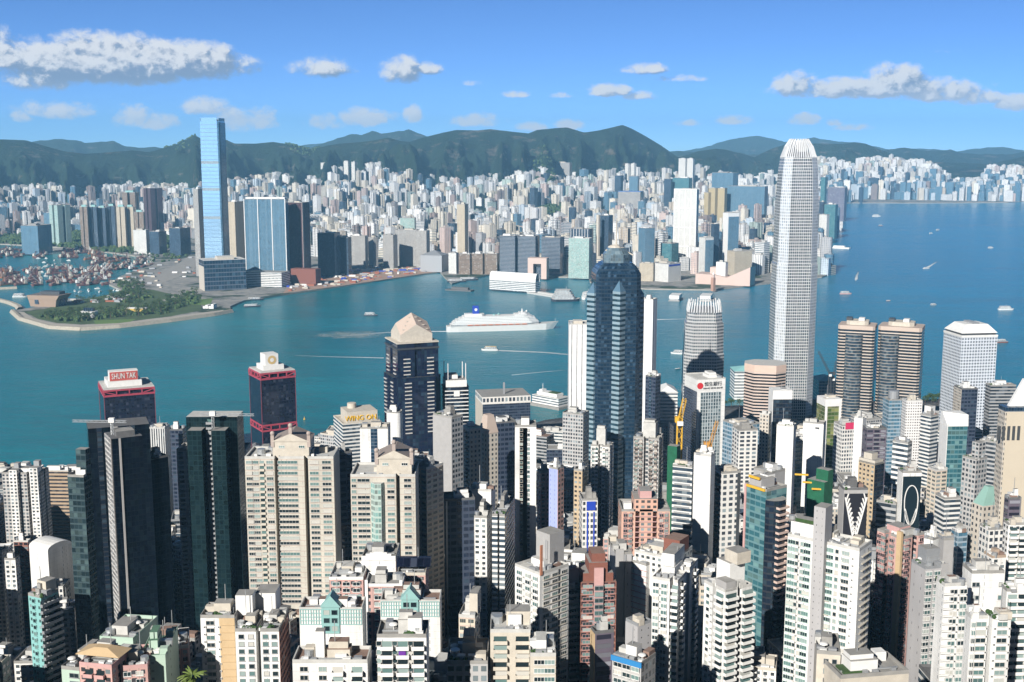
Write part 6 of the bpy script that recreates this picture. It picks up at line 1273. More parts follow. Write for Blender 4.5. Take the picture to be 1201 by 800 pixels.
# ------------------------------------------------------------------ the lowest, nearest row
M_TAN = plain('tan_render', (.55, .40, .23), .85, .15, .3)
WP = 'plainw'
def ped_front(b):
    """teal lattice band with a small gabled teal house in the middle of a plain wall top"""
    l, h, w = b.L / 2, b.h, b.W / 2
    for s in (-1, 1):
        m = MB(); x0, x1 = (s * w * .97, s * w * .3); x0, x1 = min(x0, x1), max(x0, x1); z0, z1 = h - 5.5, h + .5
        for k in range(9): x = x0 + (x1 - x0) * k / 8; m.box(x - .14, x + .14, -l - .25, -l - .02, z0, z1)
        for k in range(5): z = z0 + (z1 - z0) * k / 4; m.box(x0, x1, -l - .3, -l - .26, z - .14, z + .14)
        b.add('lattice', m, M_TEALP)
    b.add('gable_house', MB().box(-w * .29, w * .27, -l - .6, -l + 5, h - 9, h + 1.5), M_TEALP); m = MB(); a = w * .33; z = h + 1.55
    m.quad([(-a, -l - 1, z), (a, -l - 1, z), (0, -l - 1, z + 4.6)], 0); m.quad([(-a, -l - 1, z), (0, -l - 1, z + 4.6), (0, -l + 6, z + 4.6), (-a, -l + 6, z)], 0); m.quad([(a, -l - 1, z), (a, -l + 6, z), (0, -l + 6, z + 4.6), (0, -l - 1, z + 4.6)], 0); b.add('teal_gable', m, M_TEALP)
    stamp(b, 'window', p_window(2.2, 1.9, 0, 1), [M_TEALP, M_PANE], [(x, -l - .63, h - 9 + z, 0) for z in (.2, 3.4, 6.6) for x in (-w * .13, w * .12)])
FR2 = [
 ('teal fronted narrow tower at the lower left with a balcony lined dark flank', 'apartment tower', (33, 48, 68, 702, 480, 1.2), 800, 'tealres', dict(fn=F2(bal('r', [-.36, -.12, .12, .36], 24, 4, 2.95, M_GREY), wins('f', [-.1], 30, 1.6, 2.95, M_TEALP, 1), block(-.3, .4, -.1, .5, 0, 6, M_CREAM, 'roof_house')))),
 ('red brick slab standing in the shade left of the white vaulted hall', 'apartment block', (16, 33, 36, 636, 800, 1), 695, 'brick', dict(lv=1)),
 ('white hall with a curved vault roof behind the teal fronted tower', 'hall', (34, 56, 84, 646, 740, 1), 680, WP, dict(lv=0, fn=lambda b, P: b.add('vault_roof', (lambda m: ([m.quad([(-b.W / 2, -b.L / 2 * math.cos(a), b.h + 3.5 * math.sin(a)), (b.W / 2, -b.L / 2 * math.cos(a), b.h + 3.5 * math.sin(a)), (b.W / 2, -b.L / 2 * math.cos(c), b.h + 3.5 * math.sin(c)), (-b.W / 2, -b.L / 2 * math.cos(c), b.h + 3.5 * math.sin(c))], 0) for a, c in [(math.pi * i / 8, math.pi * (i + 1) / 8) for i in range(8)]], [m.quad([(x, -b.L / 2 * math.cos(math.pi * i / 8), b.h + 3.5 * math.sin(math.pi * i / 8)) for i in range(9)], 0) for x in (-b.W / 2, b.W / 2)], m)[2])(MB()), M_WHITE))),
 ('white flats half in shadow left of the red brick slab', 'apartment block', (5, 18, 23, 657, 690, 1), 760, 'wres', dict(lv=1)),
 ('shaded grey flats at the far left edge below the twin stair towers', 'apartment block', (-28, 2, 9, 648, 760, .8), 760, 'gres', dict(lv=1)),
 ('mint green slab roof with a white railing at the bottom left', 'apartment block', dict(xl=117, xm=156, xr=178, yt=752, d=430, yaw=R(8), L=22), 775, 'mint', dict(lv=2, par=M_MINT)),
 ('mint green block at the corner of the bottom left cluster', 'apartment block', dict(xl=72, xm=93, xr=100, yt=787, d=395, yaw=R(12), L=20), 800, 'mint', dict(lv=2, fn=wins('f', [.2], 6, 3.4, 2.95, M_GREY, 2))),
 ('pink block with white railings beside the mint corner block', 'apartment block', dict(xl=93, xm=131, xr=137, yt=784, d=392, yaw=R(12), L=16), 800, 'plainp' if 0 else 'pres', dict(lv=2, par=M_PINK, fn=F2(bal('f', [-.2, .15], 6, 3.6, 2.95, M_PINK), lambda b, P: b.add('awning', MB().prism([(-9, -6), (8, -6), (8, 3), (-9, 3)], b.h + 3, b.h + 5, 0, 0, poly2=[(-3, -3), (2, -3), (2, 0), (-3, 0)]), M_TAN)))),
 ('pale pink block standing between two mint ones at the bottom', 'apartment block', dict(xl=141, xm=173, xr=177, yt=783, d=398, yaw=R(-10), L=18), 800, 'pres', dict(lv=2, par=M_PINK, fn=wins('f', [-.25, .2], 6, 2.4, 2.95, M_WHITE, 2))),
 ('mint green block with a grass roof at the bottom left', 'apartment block', dict(xl=164, xm=194, xr=206, yt=772, d=405, yaw=R(-6), L=26), 800, 'mint', dict(lv=2, roof=M_ROOFG, par=M_MINT)),
 ('dusky pink block half in the shade of the dark green tower', 'apartment block', dict(xl=178, xm=221, xr=228, yt=760, d=440, yaw=R(-14), L=18), 800, 'pres', dict(lv=2, roof=M_ROOFT)),
 ('white and tan flats with a stepped roof right of the dark green tower', 'apartment block', dict(xl=235, xm=275, xr=281, yt=725, d=430, yaw=0.0, L=13), 800, WP, dict(fn=F2(strip(.05, .5, M_TAN, proud=.15), wins('f', [-.22], 9, 3, 2.95, M_SILL, 2), wins('f', [.2, .38], 9, 2.2, 2.95, M_TAN, 2), acs('f', [-.38, .04], 9), block(.45, .95, -.1, .4, -1, 7, M_WHITE)))),
 ('left twin of a plain white pair with square windows', 'apartment block', dict(xl=276, xm=300, xr=306, yt=741, d=425, yaw=0.0, L=16), 800, WP, dict(lv=2, fn=wins('f', [-.22, .25], 8, 1.9, 2.95, M_GREY, 1))),
 ('right twin of a plain white pair with square windows and a dark flank', 'apartment block', dict(xl=305, xm=327, xr=352, yt=741, d=425, yaw=0.0, L=20), 800, WP, dict(lv=2, fn=F2(wins('f', [-.22, .25], 8, 1.9, 2.95, M_GREY, 1), strip(-.5, .5, ST['brick'][0], 'r', proud=.2), block(-1.2, -.1, .3, .8, 0, 9, M_WHITE)))),  # brown strip stands in for shade, painted over the right flank
 ('left plain white block with a teal lattice and gable on its roof edge', 'apartment block', dict(xl=351, xm=425, xr=429, yt=716, d=430, yaw=0.0, L=11), 770, WP, dict(lv=2, roof=M_ROOFT, fn=lambda b, P: ped_front(b))),
 ('right plain white block with a teal lattice and gable on its roof edge', 'apartment block', dict(xl=446, xm=516, xr=519, yt=707, d=440, yaw=0.0, L=11), 735, WP, dict(lv=2, roof=M_ROOFT, fn=lambda b, P: ped_front(b))),
 ('pink topped penthouse flats behind the left teal gabled block', 'apartment block', dict(xl=386, xm=426, xr=430, yt=680, d=500, yaw=0.0, L=20), 712, 'pres', dict(lv=2, par=M_WHITE, roof=M_ROOFL, fn=wins('f', [-.3, 0, .3], 8, 3, 2.95, M_WHITE, 2))),
 ('white roof house with a curved gable and satellite dish', 'apartment block', dict(xl=424, xm=464, xr=468, yt=657, d=512, yaw=0.0, L=20), 690, WP, dict(lv=2, fn=lambda b, P: b.add('white_arch', (lambda m: ([m.box(-b.W * .5 + b.W * k / 8, -b.W * .5 + b.W * (k + 1) / 8, -b.L / 2 - .4, -b.L / 2 + .3, b.h, b.h + 1.5 + 2.6 * math.sin(math.pi * (k + .5) / 8)) for k in range(8)], m)[1])(MB()), M_WHITE))),
 ('pink topped flats with an arched front between the teal gabled blocks', 'apartment block', dict(xl=428, xm=472, xr=476, yt=688, d=478, yaw=0.0, L=14), 715, 'pres', dict(lv=1, par=M_WHITE, fn=F2(strip(-.5, -.42, M_WHITE, z1=3), strip(.42, .5, M_WHITE, z1=3), wins('f', [-.15, .2], 6, 3, 2.95, M_WHITE, 2)))),
 ('pink terrace flats with dark solar panels on top', 'apartment block', dict(xl=466, xm=499, xr=505, yt=675, d=500, yaw=0.0, L=20), 700, 'pres', dict(lv=2, par=M_CREAM, fn=F2(lambda b, P: b.add('solar_panel', MB().prism([(-7, -6), (8, -6), (8, 1), (-7, 1)], b.h + 2.5, b.h + 5, 0, 0, poly2=[(-7, -1), (8, -1), (8, 1), (-7, 1)]), F_NAVY), wins('f', [-.2, .25], 8, 3, 2.95, M_WHITE, 2)))),
 ('white flats with purple curtained balconies at the bottom centre left', 'apartment block', dict(xl=442, xm=500, xr=528, yt=748, d=370, yaw=0.0, L=12), 800, WP, dict(lv=2, roof=M_ROOF, fn=F2(bal('f', [-.3, .02, .33], 6, 4.2, 3, M_WHITE, 1.7), wins('f', [-.46, -.14, .18], 6, 1.6, 3, M_SILL, 1), acs('f', [-.41, .13, .45], 6), lambda b, P: b.add('purple_curtain', MB().box(-.06 * b.W, .08 * b.W, -b.L / 2 - .5, -b.L / 2 - .3, b.h - 6.4, b.h - 3.6), plain('purple_cloth', (.14, .03, .30), .9)), block(.12, .4, -.35, .1, 0, 6, M_WHITE, 'roof_house')))),
 ('white flats with messy balconies under the left teal gabled block', 'apartment block', dict(xl=343, xm=431, xr=436, yt=778, d=365, yaw=0.0, L=11), 800, WP, dict(lv=2, roof=M_ROOFT, fn=F2(bal('f', [.1, .36], 5, 3.8, 3, M_WHITE, 1.7), wins('f', [-.35, -.1], 5, 2.4, 3, M_SILL, 2), block(-.22, -.1, -.1, .2, 0, 9, M_WHITE, 'roof_house')))),
 ('small beige stepped flats at the foot of the dark canyon', 'apartment block', dict(xl=538, xm=557, xr=566, yt=725, d=440, yaw=R(8), L=12), 772, 'cres', dict(lv=2, fl=3, fn=block(.1, .6, -.3, .4, 0, 9, M_CREAM))),
 ('blank beige rendered block with messy roof at the bottom centre', 'apartment block', dict(xl=575, xm=622, xr=627, yt=742, d=400, yaw=0.0, L=14), 800, 'plainc', dict(lv=2, roof=M_ROOFL, fn=F2(bal('f', [-.25, .3], 6, 5, 3.2, M_CREAM), block(-.1, .5, 0, .5, 0, 5, M_CREAM)))),
 ('lower beige flats with white framed windows at the bottom centre', 'apartment block', dict(xl=622, xm=652, xr=656, yt=770, d=385, yaw=0.0, L=18), 800, 'plainc', dict(lv=2, roof=M_ROOFL, fn=wins('f', [-.15, .25], 4, 3.4, 3.1, M_WHITE, 3))),
 ('blue shaded low block left of the blank beige one', 'apartment block', dict(xl=524, xm=572, xr=578, yt=779, d=395, yaw=0.0, L=20), 800, 'ggrid', dict(lv=2)),
 ('white tower with projecting bay windows and orange trimmed right face', 'apartment tower', (604, 633, 667, 675, 500, 1.1), 760, WP, dict(lv=2, roof=M_ROOFL, fn=F2(bays('f', [-.3, .05, .35], 26, 3), acs('f', [-.12, .2], 26), wins('r', [-.28, .02, .34], 26, 3.4, 2.95, M_SILL, 3), slabs('r', [0], 26, 14, 2.95, M_CREAM, .4), strip(-.5, -.42, plain('orange_tile', (.55, .24, .14), .8), 'r', z0=118, proud=.4), strip(.14, .2, M_DARK, 'r', proud=.1), block(-.35, .2, .1, .6, 0, 15, ST['plaing'][0], 'grey_penthouse')))),
 ('narrow grey tower squeezed between the bay windowed and red brown towers', 'apartment tower', (663, 668, 681, 690, 525, 1), 760, 'gres', dict(lv=2, fn=F2(block(-.5, .3, -.5, .4, 0, 9, ST['plaing'][0]), bal('r', [-.2, .25], 24, 4, 2.95, M_GREY)))),
 ('red brown tower with a stepped crown and glazed middle bay', 'apartment tower', dict(xl=681, xm=723, xr=727, yt=682, d=525, yaw=R(-5), L=20), 762, 'brick', dict(lv=0, roof=M_ROOFT, fn=F2(block(-.42, .42, -.45, .3, 0, 4, M_BRICK), block(-.26, .26, -.45, .2, 4.02, 9, M_BRICK), block(-.18, .2, -.4, .1, 9.02, 13, M_BRICK, 'crown', M_ROOFT), strip(-.13, .13, M_PINK, z1=7, proud=1.0, name='middle_bay'), wins('f', [-.3, .3], 26, 4.4, 3, M_PINK, 3), lambda b, P: stamp(b, 'bay_window', p_baywin(4.0, 1.7), [M_GREY, M_PANE], [(0, -b.L / 2 - 1.02, b.h - 4 - 3 * i, 0) for i in range(26)])))),
 ('thin dark grey rib of a tower right of the red brown crown', 'apartment tower', dict(xl=722, xm=741, xr=744, yt=650, d=570, yaw=R(-6), L=16), 755, 'gblank', dict(lv=1, fn=F2(strip(-.5, .0, ST['plaing'][0], z1=3), strip(.08, .14, M_GREY)))),
 ('white tower with narrow side windows behind the grey tiled block', 'apartment tower', (739, 758, 772, 664, 565, 1), 735, WP, dict(lv=2, fn=F2(slabs('f', [0], 20, 11, 2.95, M_PINK, .3, .3), bays('r', [.0, .3], 22, 2.4)))),
 ('grey tiled blank block rising behind the blue edged roof', 'apartment block', (734, 748, 764, 735, 430, 1), 772, 'wblank', dict(lv=1, par=M_GREY, roof=M_ROOF, fn=F2(strip(-.5, .5, ST['gblank'][0], proud=.15), strip(-.5, .5, ST['gblank'][0], 'r', proud=.15)))),
 ('dark slab with one thin yellow sunlit edge', 'apartment block', (693, 698, 720, 744, 425, 1.4), 800, 'purple', dict(lv=1, fn=strip(-.5, .5, M_TAN, proud=.3))),
 ('white block with a bright blue roof parapet at the bottom', 'apartment block', (718, 752, 769, 781, 395, .9), 800, 'ggrid', dict(lv=2, fn=F2(lambda b, P: b.add('blue_parapet', MB().box(-b.W / 2 - .3, b.W / 2 + .3, -b.L / 2 - .5, -b.L / 2 - .05, b.h - .8, b.h + 1.2), plain('azure_paint', (.03, .22, .50), .6)), wins('f', [-.3, 0, .3], 4, 3, 3, M_WHITE, 2)))),
 ('wide white roof with dishes behind the front white towers', 'apartment block', (744, 790, 812, 657, 560, 1), 680, 'wres', dict(lv=2, roof=M_ROOFL, fn=block(.1, .5, -.2, .3, 0, 8, M_BRICK, 'brick_roof_room', M_ROOFT))),
 ('left front white tower with stacked balconies and a deeply shaded flank', 'apartment tower', dict(xl=765, xm=795, xr=829, yt=684, d=480, yaw=R(25), L=30), 800, WP, dict(lv=2, roof=M_ROOFL, poly=lambda b: slots(b.W, b.L, [(.28 * b.W, 2, 4)], [(0, b.L * .16, 4)]), fn=F2(bays('f', [-.34, -.02], 30, 2.6), bal('f', [.4], 30, 3, 2.95), bal('r', [-.32, .32], 30, 4.5, 2.95), acs('f', [-.18], 30), block(-.4, .1, -.2, .3, 0, 9, M_WHITE)))),
 ('right front white tower with dark windowed balconies on both sunlit faces', 'apartment tower', (826, 850, 882, 695, 465, 1.1), 800, WP, dict(lv=2, roof=M_ROOFL, poly=lambda b: slots(b.W, b.L, [(.0, 2, 3)], [(.06 * b.L, 2.4, 4)]), fn=F2(wins('f', [-.3], 32, 2.0, 2.95, M_WHITE, 1), bal('f', [.28], 32, 5, 2.95, M_WHITE, 1.2), bal('r', [-.26, .36], 32, 6, 2.95, M_WHITE, 1.5), acs('f', [-.1], 32), block(-.45, .2, -.1, .45, 0, 10, M_WHITE), block(-.2, .4, .0, .5, 10, 15, M_CREAM), block(.0, .5, -.45, -.1, 0, 4, ST['plaing'][0])))),
 ('tall white hillside slab split by a blank grey stair shaft', 'apartment tower', dict(xl=924, xm=1008, xr=1023, yt=647, d=455, yaw=R(38)), 790, WP, dict(lv=2, roof=M_ROOFL, fn=F2(wins('f', [-.44, -.22, .1], 36, 3.0, 2.95, plain('mint_frame', (.42, .55, .5), .7), 3), wins('f', [-.36, -.29, .20], 36, 1.3, 2.95, M_SILL, 1), wins('f', [.32], 36, 3.0, 2.95, M_SILL, 3), slabs('f', [.02], 18, 6, 5.9, M_CREAM, .9, .2), core(-.10, .06, 16, ST['gblank'][0], 3.0), slabs('r', [0], 36, 9, 2.95, M_CREAM, .8, .3), wins('r', [.2], 36, 2, 2.95, M_GREY, 1), acs('f', [-.33, .42], 30), block(-.5, -.12, -.3, .4, 0, 6, M_WHITE), block(-.45, -.14, -.25, .1, 6.02, 7.5, M_GREEN, 'roof_garden')))),
 ('pink tower with a tan corner strip, lower half in shadow', 'apartment tower', (1029, 1058, 1084, 633, 545, 1), 780, 'pres', dict(lv=2, poly=lambda b: slots(b.W, b.L, [(-.08 * b.W, 4, 4)], [(.1 * b.L, 4, 4)]), fn=F2(strip(.36, .54, M_TAN, proud=1.4, z1=4, name='corner_strip'), bays('f', [-.38, -.22, .12], 30, 2.6, mat=M_PINK), bays('r', [-.3, .34], 30, 2.8, mat=M_PINK), block(-.3, .2, -.3, .2, 0, 4, M_PINK)))),
 ('dark grey tower with white flanked window columns right of the pink one', 'apartment tower', (1069, 1085, 1112, 668, 500, 1.1), 780, 'gblank', dict(lv=2, par=M_GREY, fn=F2(bays('r', [-.34, .02], 28, 3), strip(.2, .5, ST['plaing'][0], 'r', z1=2), strip(-.5, .5, ST['purple'][0], proud=.1) if 0 else block(-.4, .2, -.3, .3, 0, 8, M_GREY)))),
 ('white tower with a terracotta roof deck and stacked bay windows', 'apartment tower', (1098, 1108, 1134, 688, 430, 1.3), 800, WP, dict(lv=2, roof=M_ROOFT, fn=F2(bays('r', [-.1, .34], 26, 2.8), slabs('r', [-.36], 26, 4, 2.95, M_WHITE, 1.2, .5), acs('r', [.12], 26)))),
 ('plain white upper block with four small windows, tallest of the right front cluster', 'apartment tower', (1129, 1140, 1178, 673, 452, 1.3), 715, WP, dict(lv=2, roof=M_ROOF, fn=wins('r', [-.42, -.3, .4], 5, 1.2, 5.5, M_GREY, 1))),
 ('left of two matching white towers with grey paned windows in front', 'apartment tower', (1132, 1139, 1159, 726, 398, 1.2), 800, WP, dict(lv=2, roof=M_ROOFT, fn=F2(wins('r', [.12], 16, 3.4, 3.0, M_SILL, 2), bays('r', [-.36], 16, 1.4), acs('r', [.42], 16)))),
 ('right of two matching white towers with grey paned windows in front', 'apartment tower', (1160, 1164, 1186, 726, 396, 1.2), 800, WP, dict(lv=2, roof=M_ROOFT, fn=F2(wins('r', [.05], 16, 3.4, 3.0, M_SILL, 2), acs('r', [.42, -.36], 16)))),
 ('white tower with tight balconies cut by the right edge at the bottom', 'apartment tower', (1175, 1181, 1216, 694, 432, 1.3), 800, WP, dict(lv=2, fn=F2(bal('r', [-.3, .05, .38], 24, 4, 2.95), acs('r', [-.13, .22], 24)))),
 ('dark slate flats standing wholly in shadow below the pink tower', 'apartment tower', (1021, 1027, 1058, 696, 560, 1.2), 780, 'navy', dict(lv=2, fl=3)),  # slate colour has the shadow over these flats painted in
 ('cream stair tower at the bottom edge in front of the white hillside slab', 'apartment block', dict(xl=958, xm=986, xr=995, yt=769, d=375, yaw=R(12), L=16), 800, 'plainc', dict(lv=2, fn=wins('f', [-.1, .25], 3, 1.4, 3.4, M_GREY, 1))),
 ('cream low block with a roof garden at the bottom right', 'apartment block', dict(xl=986, xm=1066, xr=1074, yt=790, d=368, yaw=R(-10), L=15), 800, 'plainc', dict(lv=2, roof=M_ROOF, fn=F2(lambda b, P: b.add('roof_lawn', MB().box(-b.W * .4, -b.W * .1, -b.L * .3, b.L * .1, b.h + .1, b.h + .8), M_GREEN), block(-.1, .12, -.25, .15, 0, 4, M_WHITE)))),
 ('white stepped roofs between the pink tower and the dark grey slab', 'building', (1080, 1094, 1104, 634, 640, 1), 655, WP, dict(lv=2)),
 ('dark grey plain slab right of the white stepped roofs', 'building', (1101, 1107, 1119, 634, 600, 1), 665, 'plaing', dict(lv=2)),
 ('pale blue glass fronted block with white ledges', 'apartment block', (1116, 1124, 1135, 625, 640, 1), 660, 'bluegl', dict(lv=2, fl=3)),
 ('pale blue rendered twin block below the green sloping roof', 'apartment block', (1149, 1160, 1178, 622, 600, 1), 665, 'grid', dict(lv=2)),
 ('white block with a sandy flat roof right of the plain white upper block', 'apartment block', (1154, 1164, 1180, 655, 540, 1), 680, 'wres', dict(lv=2, roof=plain('sandy_roof', (.42, .32, .24), .9, .2, .3))),
]
for (label, cat, spec, yb, style, kw) in FR2:
    bb = N(label, cat, spec, yb, style, **kw); BYLAB[label] = bb
    if isinstance(spec, dict): VIS.append((spec['xl'], spec['xr'], spec['yt'], yb, bb.cy))
# ------------------------------------------------------------------ cranes and window cleaning jibs
def lattice(m, a, q, w, mat=0, n=8):
    a, q = np.array(a, float), np.array(q, float); d = (q - a) / np.linalg.norm(q - a)
    up = np.array((0, 0, 1.0)) if abs(d[2]) < .9 else np.array((1.0, 0, 0)); e = np.cross(d, up); e /= np.linalg.norm(e); g = np.cross(e, d)
    C4 = [e * sx * w / 2 + g * sy * w / 2 for sx, sy in ((-1, -1), (1, -1), (1, 1), (-1, 1))]
    for c_ in C4: m.bar(a + c_, q + c_, w * .14, mat)
    L = np.linalg.norm(q - a)
    for k in range(n):
        for i in range(4): m.bar(a + d * L * k / n + C4[i], a + d * L * (k + 1) / n + C4[(i + 1) % 4], w * .09, mat)
def jib(label, px, py, d, hm, left, right, cat='window cleaning jib'):
    x, y, z = at_y(px, py, d); t = thing('cleaning_jib', label, cat, (x, y, z))
    m = MB(); lattice(m, (0, 0, 0), (0, 0, hm), 1.2, 0, 4); m.build('mast', M_STEEL, t)
    m = MB(); s = F / d; lattice(m, (-left / s, 1, hm + .4), (right / s, -1, hm + .4), 1.1, 0, 10); m.build('jib_arm', M_STEEL, t)
    MB().box(-1.6, 1.6, -1.2, 1.2, hm - .2, hm + 2.4).build('machine_house', M_WHITE, t)
jib('white window cleaning jib on the black granite towers', 132, 513, 665, 9, 48, 18)
jib('white window cleaning jib on the dark green tower', 250, 503, 668, 8, 16, 50)
def tower_crane(label, px, py, d, top, tip, mat, w=2.4):
    x, y, _ = at_y(px, py, d); z = zg(x, y); zt = at_y(px, top, d)[2]; t = thing('tower_crane', label, 'crane', (x, y, z))
    m = MB(); lattice(m, (0, 0, 0), (0, 0, zt - z), w, 0, 26); m.build('mast', mat, t)
    tx, ty, tz = at_y(tip[0], tip[1], d - 6); a = (tx - x, ty - y, tz - z); m = MB(); lattice(m, (0, 0, zt - z - 2), a, w * .7, 0, 9); m.build('jib', mat, t)
    m = MB(); m.bar((0, 0, zt - z), (-(tx - x) * .35, 4, zt - z - 1), w * .6); m.box(-(tx - x) * .35 - 2, -(tx - x) * .35 + 2, 2, 6, zt - z - 4, zt - z); m.build('counterweight', mat, t)
    MB().box(-w * .6, w * .6, -w * .8 - 1, -w * .5, zt - z - 5, zt - z - 2).build('cab', M_WHITE, t)
tower_crane('yellow lattice tower crane beside the green netted building', 796, 545, 820, 490, (803, 468), M_YEL, 3.4)
tower_crane('orange crane jib leaning over the white blank slab', 832, 535, 760, 520, (841, 494), plain('orange_steel', (.60, .30, .06), .5), 2.4)
tower_crane('dark luffing crane standing at the water left of the rose twins', 972, 470, 1640, 437, (960, 412), M_DARK, 3.0)
tower_crane('second dark luffing crane leaning right by the rose twins', 976, 470, 1650, 442, (981, 423), M_DARK, 3.0)
# ------------------------------------------------------------------ near waterfront: ferry piers and the harbour front park
b = B('ferry_pier', 'white ferry pier building with a mast on the near waterfront', 'ferry pier', (624, 655, 668, 468, 1810, .5), 482, z0=1)
b.add('deck', MB().box(-b.W / 2 - 5, b.W / 2 + 5, -b.L / 2 - 5, b.L / 2 + 5, -4, 3), M_ROOF); b.add('hall', MB().box(-b.W / 2, b.W / 2, -b.L / 2, b.L / 2, 3.02, b.h, 0, 1, 5, 4), [F_WHITEB, M_ROOFL]); b.add('roof_deck', MB().box(-b.W * .4, b.W * .35, -b.L * .3, b.L * .3, b.h + .02, b.h + 5), M_WHITE)
m = MB(); m.box(-b.W * .36, -b.W * .24, -5, 5, b.h + 5.02, b.h + 8); m.bar((-b.W * .3, 0, b.h + 8), (-b.W * .3, 0, b.h + 17), .6); b.add('roof_mast', m, M_WHITE); b.add('roof_planting', MB().box(b.W * .0, b.W * .3, -b.L * .2, b.L * .2, b.h + 5.02, b.h + 6.2), M_GREEN)
b = B('ferry_pier', 'pale turquoise roofed pier hall left of the peach striped tower', 'ferry pier', dict(xl=862, xm=890, xr=895, yt=432, d=1880, yaw=0.0, L=40), 448, z0=1); b.add('hall', MB().box(-b.W / 2, b.W / 2, -b.L / 2, b.L / 2, -2, b.h - 5, 0, 0, 5, 5), F_WHITEB); m = MB().roof_hip(-b.W / 2 - 1, b.W / 2 + 1, -b.L / 2 - 1, b.L / 2 + 1, b.h - 5, b.h + 1); b.add('pitched_roof', m, plain('turquoise_roof', (.28, .55, .54), .7))
b = B('ferry_pier', 'turquoise roofed pier hall between the tallest tower and the rose twins', 'ferry pier', dict(xl=961, xm=982, xr=986, yt=443, d=1850, yaw=0.0, L=40), 455, z0=1); b.add('hall', MB().box(-b.W / 2, b.W / 2, -b.L / 2, b.L / 2, -2, b.h - 5, 0, 0, 5, 5), F_TEAL); m = MB().roof_hip(-b.W / 2 - 1, b.W / 2 + 1, -b.L / 2 - 1, b.L / 2 + 1, b.h - 5, b.h + 1); b.add('pitched_roof', m, MATS['turquoise_roof'])
b = B('ferry_pier', 'white tent roofed hall right of the domed tower at the water', 'ferry pier', dict(xl=774, xm=795, xr=798, yt=455, d=1700, yaw=0.0, L=46), 470, z0=3); b.add('hall', MB().box(-b.W / 2, b.W / 2, -b.L / 2, b.L / 2, -2, b.h - 7, 0, 0, 5, 5), F_WHITEB); m = MB().roof_hip(-b.W / 2 - 1, b.W / 2 + 1, -b.L / 2 - 1, b.L / 2 + 1, b.h - 7, b.h + 1); b.add('pitched_roof', m, M_WHITE)
